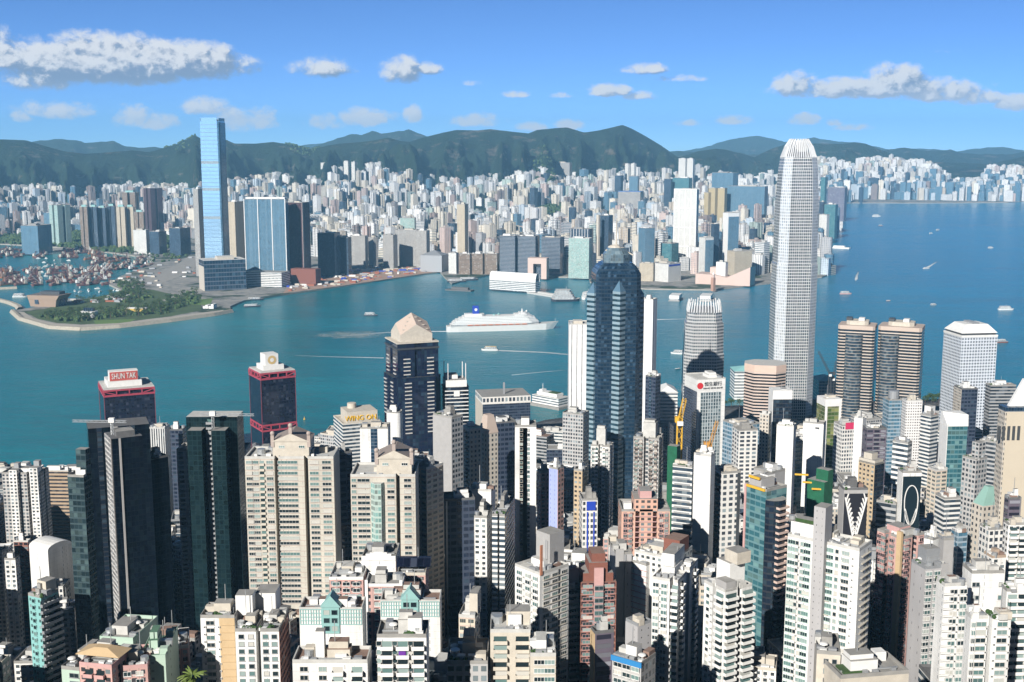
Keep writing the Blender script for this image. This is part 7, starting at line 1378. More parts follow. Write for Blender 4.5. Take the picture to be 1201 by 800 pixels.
# ------------------------------------------------------------------ unremarkable buildings filling the streets between the traced ones
G2 = Grid(30.0)
for x, y, r in FOOT:
    if y < 2400: G2.put(x, y, r * .92)
def build_infill():
    rnd = random.Random(23); out = []
    words_ = {'wres': ('white', 'flats'), 'gres': ('grey', 'flats'), 'cres': ('cream', 'flats'), 'bands': ('white banded', 'office'), 'gbands': ('grey banded', 'office'), 'ggrid': ('grey gridded', 'block'), 'grid': ('white gridded', 'block'), 'stone': ('beige stone', 'block'), 'bluegl': ('blue glass', 'office'), 'navy': ('dark slate', 'office'), 'pres': ('pink', 'flats'), 'tres': ('tan', 'flats'), 'brick': ('brown', 'flats')}
    keys = ['wres'] * 6 + ['gres'] * 4 + ['cres'] * 3 + ['bands'] * 3 + ['gbands'] * 2 + ['ggrid'] * 3 + ['grid'] * 3 + ['stone'] * 3 + ['bluegl', 'navy', 'pres', 'pres', 'tres', 'brick']
    def front_px(fr):
        cx, cy, rz, w, l, zt = fr; ct, st = math.cos(-rz), math.sin(-rz)
        P = [to_px(cx + x * ct + y * st, cy - x * st + y * ct, zt) for x in (-w / 2, w / 2) for y in (-l / 2, l / 2)]
        return min(p[0] for p in P), max(p[0] for p in P), min(p[1] for p in P)
    n = 0; cand = []
    for k in range(9000):
        Y = 390 + 1310 * rnd.random() ** .9; px = rnd.uniform(-60, 1260); X = (px - CX) / F * (Y + 40)
        if Y > shore(X) - 55: continue
        w, l = rnd.uniform(13, 24), rnd.uniform(13, 22)
        if Y > 900: w, l = rnd.uniform(20, 38), rnd.uniform(18, 30)
        r = .5 * math.hypot(w, l)
        if G2.hit(X, Y, r * .9): continue
        z = zg(X, Y); ok = False
        for h in ([rnd.uniform(75, 105), rnd.uniform(55, 75), rnd.uniform(35, 50), rnd.uniform(20, 32), 13] if Y < 1150 else [rnd.uniform(50, 90), rnd.uniform(30, 48), 22]):
            fr = (X, Y, rnd.gauss(-.12, .25), w, l, z + h); a, q, t = front_px(fr)
            bottom = to_px(X, Y, z)[1]
            bad = False
            for (va, vb, vt, ve, vd) in VIS:
                if vd > Y and q > va + 1.5 and a < vb - 1.5 and t < ve - 2 and bottom > vt + 1: bad = True; break
            if t < 500 and Y > 700 and t < 478 + max(0, 30 - abs(px - 420) * .04): bad = True
            if t < 545 and px < 280: bad = True
            if not bad: ok = True; break
        if not ok: continue
        G2.put(X, Y, r); fr = fr; key = rnd.choice(keys); n += 1
        if Y > 850: key = rnd.choice(('bands', 'gbands', 'ggrid', 'grid', 'stone', 'bluegl', 'navy', 'ggrid', 'bands', 'grid'))
        cand.append((fr, key, (a, q, t, bottom), rnd.random()))
    # what shows of each
    buf = np.zeros((820, 1400), np.int32)
    layers = [(c_[0][1], i + 1, c_[2]) for i, c_ in enumerate(cand)] + [(v[4], 0, (v[0], v[1], v[2], v[3])) for v in VIS if v[4] < 2300]
    for Y, idx, (a, q, t, bt) in sorted(layers, key=lambda r: -r[0]): buf[int(max(t, 0)):int(min(max(bt, 0), 800)), int(max(a + 100, 0)):int(max(q + 100, 0))] = idx
    cnt = np.bincount(buf[:, 100:1301].ravel(), minlength=len(cand) + 1)[1:]
    keep = [int(i) for i in np.argsort(-cnt)[:240] if cnt[i] > 30]; ks = set(keep); mass = [MB(), MB(), MB()]
    for i, (fr, key, box_, rr) in enumerate(cand):
        w, l, Y = fr[3], fr[4], fr[1]; mat, bay, fl, rf = ST[key]
        if i not in ks:
            ct, st = math.cos(-fr[2]), math.sin(-fr[2]); z = zg(fr[0], fr[1])
            mass[i % 3].prism([(fr[0] + x * ct + y * st, fr[1] - x * st + y * ct) for x, y in ((-w / 2, -l / 2), (w / 2, -l / 2), (w / 2, l / 2), (-w / 2, l / 2))], z, fr[5], 0, 1, 3, 3.2); continue
        b = B('town_block', None, None, None, frame=fr, vis=False)
        P = slots(w, l, [(0, w * .16, 3)], [(0, l * .16, 3)]) if rnd.random() < .5 and Y < 900 else b.rect()
        body(b, 'wall', P, 0, b.h, mat, bay, fl); roof_kit(b, P, b.h, 1 if Y > 620 else 2, rnd.choice((M_ROOF, M_ROOF, M_ROOF, M_ROOFL, M_ROOFL, M_ROOFD, M_ROOF, M_ROOFT)), par=rnd.choice((None, M_WHITE, M_CREAM, M_GREY)))
        if Y < 640 and key in ('wres', 'gres', 'cres', 'pres', 'tres', 'brick', 'stone', 'grid'): acs('f', [-.3, .08, .36], 12)(b, P)
        out.append((b, key, box_))
    for k, mm in enumerate(mass): o = mm.build('town_mass', [ST[('wres', 'ggrid', 'bands')[k]][0], M_ROOF]); o['kind'] = 'stuff'
    print('INFILL', n, len(keep)); return out, words_
INFILL, INWORDS = build_infill()
# ------------------------------------------------------------------ ships and boats
def loft(secs, mat=0, cap=True):
    """hull from cross sections: each = list of (x, y, z)"""
    m = MB(); n = len(secs[0])
    for a, c_ in zip(secs, secs[1:]):
        for i in range(n - 1): m.quad([a[i], c_[i], c_[i + 1], a[i + 1]], mat)
    return m
def hull(L, Wd, D, bow=.25, rake=.06, sheer=.15, fine=.75):
    """x from stern to bow, deck at D; returns (mesh, deck outline)"""
    xs = [0, .02, .1, .5, 1 - bow, 1 - bow * .5, 1 - bow * .2, 1.0]; wd = [fine * .9, fine, .95, 1, 1, .8, .45, .03]; secs = []; deck = []
    for u, k in zip(xs, wd):
        x = -L / 2 + L * u; hw = Wd / 2 * k; top = D * (1 + sheer * max(0, (u - .7) / .3) ** 2); xl = x - (rake * L if u > .95 else 0)
        secs.append([(x, -hw, top), (xl, -hw * .8, -.5), (xl, hw * .8, -.5), (x, hw, top)]); deck.append((x, hw, top))
    m = loft(secs)
    for (x, h, t), (x2, h2, t2) in zip(deck, deck[1:]): m.quad([(x, -h, t), (x2, -h2, t2), (x2, h2, t2), (x, h, t)], 1)
    m.quad(secs[0], 0)
    return m
def tier(m, x0, x1, hw, z0, z1, mat=0, nose=6.0, top=1):
    return m.prism([(x0, -hw), (x1 - nose, -hw), (x1, -hw * .45), (x1, hw * .45), (x1 - nose, hw), (x0, hw)], z0, z1, mat, top, 4, 3)
F_DECKS = facade('cabin_windows', (.80, .80, .78), (.06, .08, .10), a=.22, b=.78, c=.35, d=.72, pl=.2, dirt=.04, bump=0)
F_PROM = facade('promenade_deck', (.80, .80, .78), (.10, .11, .12), a=.08, b=.92, c=.2, d=.85, pl=.3, dirt=.04, bump=0)
def cruise():
    s, e = at_z(524, 389), at_z(655, 385.5); L = math.hypot(e[0] - s[0], e[1] - s[1]) ; t = thing('cruise_ship', 'big white cruise ship with a blue funnel sailing across the harbour', 'cruise ship', ((s[0] + e[0]) / 2, (s[1] + e[1]) / 2, 0), math.atan2(e[1] - s[1], e[0] - s[0]))
    wd = 32; hull(L, wd, 13, .24, .05, .35, .8).build('hull', [M_WHITE, M_ROOFL], t)
    x0, x1 = -L * .47, L * .33
    m = MB(); tier(m, x0, x1 - 4, wd * .49, 13.02, 17, 1, 26, 2); m.build('promenade', [F_DECKS, F_PROM, M_WHITE], t)
    z = 17.02
    for k, (a, q) in enumerate(((.45, .315), (.44, .305), (.42, .29), (.39, .28), (.36, .25))):
        m = MB(); tier(m, -L * a, L * q, wd * (.49 - .012 * k), z, z + 3.4, 0, 18, 1); m.build('deck_tier', [F_DECKS, M_WHITE], t); z += 3.42
    m = MB(); tier(m, L * .10, L * .235, wd * .36, z, z + 3, 0, 8, 1); tier(m, L * .14, L * .215, wd * .3, z + 3.02, z + 6, 0, 6, 1); m.build('bridge_house', [F_DECKS, M_WHITE], t)
    m = MB(); tier(m, -L * .34, -L * .17, wd * .34, z, z + 5, 0, 6, 1); m.build('aft_house', [M_WHITE, M_WHITE], t)
    m = MB(); m.prism([(-L * .272, -5), (-L * .215, -5), (-L * .215, 5), (-L * .272, 5)], z + 5.02, z + 22, 0, 0, poly2=[(-L * .270, -4.5), (-L * .220, -4.5), (-L * .220, 4.5), (-L * .270, 4.5)]); f = m.build('funnel', M_BLUE, t)
    m = MB(); P = [(-L * .244 + 3.3 * math.cos(a), -5.1, z + 14 + 3.3 * math.sin(a)) for a in [2 * math.pi * i / 14 for i in range(14)]]; m.quad(P, 0); m.build('funnel_emblem', M_WHITE, f)
    m = MB(); m.cyl(L * .17, 0, 2.2, z + 6, z + 14, 8, 0, .5); m.bar((L * .17, -4, z + 11), (L * .17, 4, z + 11), .6); m.ball(L * .21, 0, z + 8, 2, 0); m.build('radar_mast', M_WHITE, t)
    m = MB(); m.ball(-L * .04, 0, z + 2.5, 2.6, 0); m.cyl(-L * .08, 0, 3, z, z + 2.5, 10, 0); m.build('deck_domes', M_TEALP, t)
    lb = MB(); lb.box(-5.5, 5.5, -.3, .3, 1.6, 2.4, 1); lb.prism([(-6.5, -1.6), (6.5, -1.6), (6.5, 0), (-6.5, 0)], 0, 2.6, 0, 0, poly2=[(-5, -1.2), (5, -1.2), (5, 0), (-5, 0)]); me = lb.build('lifeboat', [plain('lifeboat_orange', (.46, .16, .08), .6), M_WHITE], link=False)
    for sd in (-1, 1):
        for k in range(9):
            o = ob('lifeboat', me, t); o.location = (-L * .30 + k * L * .060, sd * wd * .495, 14.0); o.rotation_euler = (0, 0, 0 if sd < 0 else math.pi)
    m = MB(); m.bar((L * .47, 0, 17), (L * .47, 0, 24), .4); m.build('foremast', M_WHITE, t)
cruise()
def proto_barge(hullcol, housecol, mastcol, L=42, Wd=15, k=0):
    t = thing('derrick_barge', 'barge', 'barge'); hull(L, Wd, 4.2, .12, .02, .1, .95).build('hull', [hullcol, M_ROOFT], t)
    m = MB(); m.box(-L * .46, -L * .26, -Wd * .38, Wd * .38, 4.22, 10, 0, 1); m.box(-L * .44, -L * .3, -Wd * .3, Wd * .3, 10.02, 13.5, 0, 1); m.build('deck_house', [housecol, housecol if k else M_WHITE], t)
    m = MB(); x = -L * .2
    m.bar((x, -4.5, 4.2), (x, 0, 21), 1.1); m.bar((x, 4.5, 4.2), (x, 0, 21), 1.1); m.bar((x - 6, 0, 4.2), (x, 0, 21), .7); m.build('a_frame', mastcol, t)
    m = MB(); e = (x + 25, (2, -3, 5)[k % 3], (26, 20, 15)[k % 3]); lattice(m, (x + 1, 0, 5), e, 1.6, 0, 6); m.bar((x, 0, 21), e, .4); m.build('boom', mastcol, t)
    m = MB()
    for i in range(4): m.box(-L * .08 + i * 5.5, -L * .08 + i * 5.5 + 4.6, -Wd * .3, Wd * .3, 4.22, 6 + (i * 7 + k * 3) % 4, i % 2)
    m.build('cargo', [M_HULLR, M_ROOFT], t); return t
M_HULLR = plain('hull_red', (.17, .06, .06), .7, .25, .3); M_HULLO = plain('hull_orange', (.38, .14, .05), .7, .2, .3); M_HULLD = plain('hull_dark', (.05, .06, .08), .7, .2, .3)
PB = [proto_barge(M_HULLR, M_CREAM, M_HULLR, k=0), proto_barge(M_HULLR, M_CREAM, M_HULLR, 36, 14, 1), proto_barge(M_HULLO, M_ROOFT, M_HULLO, 46, 16, 2), proto_barge(M_HULLD, M_WHITE, M_WHITE, 34, 12, 0)]
FLEETS = [((-6, 44), (316, 336), 26, 'red derrick barge moored in the crowded left fleet beside the short breakwater'), ((60, 128), (314, 336), 40, 'red derrick barge moored in the crowded middle fleet above the brown museum'), ((-8, 54), (293, 303), 20, 'red derrick barge in the far left fleet at the back of the basin'),
          ((72, 122), (293, 305), 16, 'red derrick barge in the far middle fleet at the back of the basin'), ((112, 178), (303, 317), 26, 'red derrick barge moored along the right side quay of the basin')]
def boats():
    rnd = random.Random(5); g = Grid(30); first = set()
    def clone(p, x, y, rz, label, group, cat=None):
        o = copy_tree(p); o.location = (x, y, 0); o.rotation_euler = (0, 0, rz); o['label'] = label; o['group'] = group
        return o
    for (x0, x1), (y0, y1), n, lab in FLEETS:
        k = 0; base = rnd.uniform(.2, 1.2)
        for tr in range(900):
            if k >= n: break
            x, y, _ = at_z(rnd.uniform(x0, x1), rnd.uniform(y0, y1))
            if inside(LAND, x, y) or g.hit(x, y, 17): continue
            g.put(x, y, 17); clone(PB[rnd.choices((0, 1, 2, 3), (5, 4, 2, 2))[0]], x, y, base + rnd.choice((0, math.pi)) + rnd.gauss(0, .12), lab, lab.replace('red derrick barge', 'derrick barges')); k += 1
    # little white boats in the basin
    t = thing('small_boat', 'x', 'boat'); hull(16, 5, 2, .35).build('hull', [M_WHITE, M_WHITE], t); MB().box(-5, 2, -1.7, 1.7, 2.02, 4.6).build('cabin', F_WHITEB, t)
    k = 0
    for tr in range(600):
        if k >= 34: break
        px, py = rnd.choice(((rnd.uniform(44, 62), rnd.uniform(303, 325)), (rnd.uniform(85, 150), rnd.uniform(333, 343)), (rnd.uniform(60, 130), rnd.uniform(305, 313)), (rnd.uniform(100, 130), rnd.uniform(318, 336))))
        x, y, _ = at_z(px, py)
        if inside(LAND, x, y) or g.hit(x, y, 8): continue
        g.put(x, y, 8); clone(t, x, y, rnd.uniform(0, 6.28), 'small white boat lying between the barge fleets in the basin', 'small white boats in the basin'); k += 1
    for p in PB + [t]:
        for c_ in list(p.children): bpy.data.objects.remove(c_)
        bpy.data.objects.remove(p)
boats()
M_FOAM = plain('foam', (.62, .70, .70), .9, .3, .05)
def foam_mat():
    m, t, b = new_mat('wake_foam'); uv = t.new('ShaderNodeUVMap').outputs[0]; u, v, _ = t.xyz(uv); co = t.new('ShaderNodeTexCoord').outputs['Object']
    n = t.noise(co, .09, 5, .7); e = t.m('SUBTRACT', 1.0, t.m('ABSOLUTE', t.m('SUBTRACT', t.m('MULTIPLY', v, 2.0), 1.0)))
    a = t.m('MULTIPLY', t.ss(t.m('ADD', t.m('MULTIPLY', e, .9), t.m('SUBTRACT', n, .55)), .05, .6), t.m('SUBTRACT', 1.0, t.m('MULTIPLY', u, .85)))
    b.inputs['Base Color'].default_value = (.82, .86, .86, 1); b.inputs['Roughness'].default_value = .9; t.put(b.inputs['Alpha'], a); return m
M_WAKE = foam_mat()
def wake(pts_, w0, w1, name='wake'):
    P = [np.array(at_z(a, c_)[:2]) for a, c_ in pts_]; m = MB(); n = len(P)
    for i in range(n - 1):
        d = (P[i + 1] - P[i]) / np.linalg.norm(P[i + 1] - P[i]); nn = np.array((-d[1], d[0])); a, q = w0 + (w1 - w0) * i / (n - 1), w0 + (w1 - w0) * (i + 1) / (n - 1); u0, u1 = i / (n - 1), (i + 1) / (n - 1)
        m.quad([(*(P[i] - nn * a), .12), (*(P[i + 1] - nn * q), .12), (*(P[i + 1] + nn * q), .12), (*(P[i] + nn * a), .12)], 0, [(u0, 0), (u1, 0), (u1, 1), (u0, 1)])
    o = m.build(name, M_WAKE); o['kind'] = 'stuff'; return o
wake([(526, 388.7), (500, 388.9), (480, 389.2), (455, 390), (400, 394)], 9, 16); wake([(582, 411), (605, 412), (640, 413.5), (667, 416), (690, 418)], 7, 12)
wake([(450, 420), (420, 419.2), (385, 418.5), (345, 417)], 5, 5); pass
wake([(770, 375), (790, 374.4), (806, 374), (830, 373)], 9, 3); wake([(1087, 314), (1094, 310), (1100, 306)], 9, 4); wake([(1004, 328), (1005, 323), (1007, 318)], 7, 4); wake([(600, 440), (640, 436), (668, 434)], 3, 3)
def slick():
    m, t, b = new_mat('silt_patch'); uv = t.new('ShaderNodeUVMap').outputs[0]; u, v, _ = t.xyz(uv); n = t.noise(t.new('ShaderNodeTexCoord').outputs['Object'], .03, 5, .65)
    r = t.m('ADD', t.m('POWER', t.m('ABSOLUTE', t.m('SUBTRACT', t.m('MULTIPLY', u, 2), 1)), 2.0), t.m('POWER', t.m('ABSOLUTE', t.m('SUBTRACT', t.m('MULTIPLY', v, 2), 1)), 2.0))
    b.inputs['Base Color'].default_value = (.46, .52, .50, 1); b.inputs['Roughness'].default_value = .7; t.put(b.inputs['Alpha'], t.m('MULTIPLY', t.ss(t.m('SUBTRACT', t.m('ADD', 1.1, t.m('MULTIPLY', t.m('SUBTRACT', n, .5), 3.6)), r), 0, 1.2), .42))
    a, c_ = at_z(360, 398), at_z(455, 388); MB().quad([(a[0], a[1], .08), (c_[0], a[1], .08), (c_[0], c_[1], .08), (a[0], c_[1], .08)], 0, [(0, 0), (1, 0), (1, 1), (0, 1)]).build('silt_patch', m)['kind'] = 'structure'
slick()
def ferry(label, px, py, L, rz, hullm=M_WHITE, decks=2, Wd=None, name='ferry', funnel=None, cat='ferry', roof=M_WHITE):
    x, y, _ = at_z(px, py); t = thing(name, label, cat, (x, y, 0), R(rz)); Wd = Wd or L * .26; k = L / 30
    hull(L, Wd, 2.6 * k, .3).build('hull', [hullm, M_ROOFL], t); z = 2.62 * k
    for i in range(decks): m = MB(); tier(m, -L * (.44 - .035 * i), L * (.30 - .05 * i), Wd * (.46 - .03 * i), z, z + 2.3 * k, 0, L * .08, 1); m.build('cabin_deck', [F_PROM, roof], t); z += 2.32 * k
    m = MB(); m.bar((0, 0, z), (0, 0, z + 3 * k), .35 * k); m.build('mast', M_STEEL, t)
    if funnel: MB().box(-L * .15, -L * .05, -Wd * .12, Wd * .12, z, z + 2.2 * k).build('funnel', funnel, t)
ferry('dark hulled ferry with white decks left of the cruise ship', 435, 370.5, 34, 3, M_HULLD)
ferry('fast white and yellow ferry trailing a long wake below the cruise ship', 574, 411, 34, 176, M_WHITE, 2, roof=M_YEL)
ferry('grey layered ferry moored alone off the far quay', 664, 353, 78, 8, M_HULLD, 4, 44, roof=M_ROOFL); ferry('white ship with rounded bow behind the grey layered ferry', 690, 350, 60, 60, M_WHITE, 3)
ferry('white ferry left of the shorter tapering tower', 795, 415, 30, 160); ferry('tiny dark boat below the white ferry near the shorter tapering tower', 795, 433, 12, 30, M_HULLD, 1, name='small_boat', cat='boat')
ferry('pink and white ferry right of the tallest near tower', 992, 345, 34, 4, M_PINK, 2); ferry('small boat with a fan of foam right of the tallest near tower', 1004, 328.5, 18, 250, M_WHITE, 1, name='small_boat', cat='boat')
ferry('tiny orange boat between the pink ferry and rose twins', 1042, 353, 12, 0, M_HULLO, 1, name='small_boat', cat='boat'); ferry('small grey boat above the round windowed block', 1095, 358, 18, 8, M_GREY, 2, name='small_boat', cat='boat')
ferry('white speedboat with curved wake in open blue water', 1086, 315, 26, 200, M_WHITE, 1, name='small_boat', cat='boat'); ferry('white motor yacht near the right edge of the open water', 1180, 363.5, 40, 2, M_WHITE, 2, name='yacht', cat='yacht')
ferry('small brown ferry right of the round windowed block', 1175, 402, 30, 10, M_BRICK, 2); ferry('white ship far out right of the tallest near tower', 1028, 254, 50, 0, M_WHITE, 2, name='ship', cat='ship'); ferry('red buoy boat far out in the blue water', 1033, 265, 24, 0, M_HULLR, 2, name='small_boat', cat='boat')
ferry('farther of two white specks of boats far out', 1100, 270, 24, 30, name='small_boat', cat='boat'); ferry('nearer of two white specks of boats far out', 1092, 274, 22, 30, name='small_boat', cat='boat'); ferry('lone white boat near the far right water', 1162, 291, 24, 10, name='small_boat', cat='boat')
ferry('white catamaran moored beside the brown museum', 24, 348.5, 40, 5, M_WHITE, 2, 16, name='catamaran', cat='boat')
for px, py, lab in ((300, 352, 'left barge with a crane moored below the tall glass towers'), (296, 360, 'small work barge off the park corner')):
    ferry(lab, px, py, 44, 20, M_HULLD, 1, name='work_barge', cat='barge')
for k, (px, lab) in enumerate(((536, 'black barge moored on the left of the dark jutting pier'), (550, 'black barge moored on the right of the dark jutting pier'))): ferry(lab, px, 331 - k * 2, 60, 12, M_HULLD, 1, 18, name='work_barge', cat='barge')
x, y, _ = at_z(357, 492); t = thing('buoy', 'yellow buoy floating right of the red framed tower with two bands', 'buoy', (x, y, 0)); MB().cyl(0, 0, 1.6, -.4, 1.0, 10).build('float', M_YEL, t); m = MB(); m.cyl(0, 0, .8, 1.02, 4.5, 6, 0, .2); m.build('top_mark', M_YEL, t)
# ------------------------------------------------------------------ works yard, roads, parks and trees
M_ASPH = plain('pale_road', (.34, .32, .29), .95, .2, .05); M_YARD = plain('yard_earth', (.40, .27, .20), .95, .45, .03); M_PARK = plain('park_ground', (.07, .11, .035), .95, .5, .03); M_LAWN = plain('lawn', (.13, .22, .05), .95, .3, .04)
slab('works_yard', pts([(332, 344), (380, 338), (440, 329.5), (500, 320.5), (516, 318.5), (505, 313), (440, 313), (380, 317), (345, 324)], 4.0), 4.06, M_YARD, 3.0)
for k, px in enumerate([[(150, 337), (182, 335), (226, 318), (238, 300), (222, 300), (205, 312), (180, 322)], [(60, 291), (120, 290), (190, 292), (190, 294.5), (120, 293), (60, 294)], [(190, 352), (225, 340), (262, 336), (262, 338), (226, 343), (196, 354)]]): slab('road', pts(px, 4.0), 4.08 + .01 * k, M_ASPH, 3.0)
slab('park_ground', pts([(30, 366), (44, 374), (68, 379), (96, 380.5), (140, 378.5), (200, 371), (236, 364), (236, 345), (205, 346), (180, 340), (150, 338), (125, 346), (84, 353), (50, 363)], 4.0), 4.05, M_PARK, 3.0)
for k, px in enumerate([[(220, 352), (250, 350), (246, 358), (218, 357)], [(120, 368), (140, 366), (140, 371), (122, 372)], [(110, 376), (160, 374), (150, 379), (112, 381)], [(78, 372), (92, 371), (92, 376), (80, 377)]]): slab('lawn', pts(px, 4.0), 4.07 + .01 * k, M_LAWN, 3.0)
slab('promenade_path', pts([(22, 366), (34, 376.5), (62, 382.5), (96, 384), (140, 381.5), (200, 374), (262, 365.5), (262, 363.5), (200, 371.5), (140, 379), (96, 381), (66, 379.5), (40, 374), (28, 366)], 4.0), 4.12, plain('pale_path', (.45, .41, .35), .95, .2, .05), 3.0)
def yard_clutter():
    rnd = random.Random(3); m = MB()
    for k in range(420):
        px, py = rnd.uniform(334, 512), rnd.uniform(313, 341); x, y, _ = at_z(px, py, 4)
        if not inside(pts([(332, 344), (380, 338), (440, 329.5), (500, 320.5), (516, 318.5), (505, 313), (440, 313), (380, 317), (345, 324)]), x, y): continue
        w, l, h = rnd.uniform(3, 12), rnd.uniform(2, 9), rnd.uniform(1.5, 6); m.box(x - w, x + w, y - l, y + l, 4, 4 + h, rnd.choice((0, 0, 1, 2, 3, 3, 4)))
    for k in range(150):
        px, py = rnd.choice(((rnd.uniform(110, 190), rnd.uniform(308, 338)), (rnd.uniform(150, 235), rnd.uniform(296, 330)), (rnd.uniform(10, 190), rnd.uniform(281, 290)), (rnd.uniform(80, 150), rnd.uniform(340, 356)))); x, y, _ = at_z(px, py, 4)
        if inside(LAND, x, y): w, l, h = rnd.uniform(3, 12), rnd.uniform(3, 7), rnd.uniform(2.5, 6); m.box(x - w, x + w, y - l, y + l, 4, 4 + h, rnd.choice((1, 2, 2, 3, 0)))
    m.build('yard_clutter', [plain('rust_rebar', (.34, .12, .07), .9), M_WHITE, M_GREY, M_CREAM, M_BLUE])['kind'] = 'stuff'
yard_clutter()
m_, t_, b_ = new_mat('leaf'); _r = t_.m('FRACT', t_.m('ADD', t_.new('ShaderNodeObjectInfo').outputs['Random'], t_.new('ShaderNodeNewGeometry').outputs['Random Per Island']))
t_.put(b_.inputs['Base Color'], t_.ramp(_r, [(0, (.018, .044, .014)), (.5, (.045, .085, .022)), (.85, (.08, .13, .034)), (1, (.12, .17, .05))])); b_.inputs['Roughness'].default_value = .8; M_LEAF = m_
M_BARK = plain('bark', (.12, .085, .06), .95, .2, .5)
def tree_mesh(h, r, seed, n=170, s=.62):
    rnd = random.Random(seed); m = MB()
    cl_ = [(rnd.uniform(-.55, .55) * r, rnd.uniform(-.55, .55) * r, h * rnd.uniform(.5, .86), r * rnd.uniform(.34, .6)) for _ in range(8)]
    for k in range(n):
        cx, cy, cz, cr = rnd.choice(cl_); a, e = rnd.uniform(0, 6.28), math.asin(rnd.uniform(-.7, 1)); q = cr * rnd.uniform(.7, 1.05)
        p = np.array((cx + q * math.cos(e) * math.cos(a), cy + q * math.cos(e) * math.sin(a), cz + q * math.sin(e) * .8)); u = np.array([rnd.gauss(0, 1) for _ in range(3)]); u /= np.linalg.norm(u); v = np.cross(u, [rnd.gauss(0, 1) for _ in range(3)]); v /= np.linalg.norm(v); z = s * rnd.uniform(.6, 1.5)
        m.quad([p - u * z, p - v * z * .7, p + u * z, p + v * z * .7], 0)
    tr = MB(); tr.cyl(0, 0, h * .035, -1, h * .55, 7, 0, h * .018)
    for k in range(4): cx, cy, cz, cr = cl_[k]; tr.bar((0, 0, h * .4), (cx * .8, cy * .8, cz), h * .018)
    return m.build('crown', M_LEAF, link=False), tr.build('trunk', M_BARK, link=False)
TREES = [tree_mesh(12, 5.5, 1), tree_mesh(10, 5.5, 2), tree_mesh(14, 6, 3)]; TBIG = [tree_mesh(12, 5.5, 4, 420, .5), tree_mesh(13, 6, 5, 420, .5)]
def plant(x, y, z, label, group, rnd, kinds=TREES, sc=1.0):
    cr, tr = rnd.choice(kinds); t = thing('tree', label, 'tree', (x, y, z), rnd.uniform(0, 6.28), group); k = sc * rnd.uniform(.8, 1.25); t.scale = (k, k, k)
    ob('crown', cr, t); ob('trunk', tr, t)
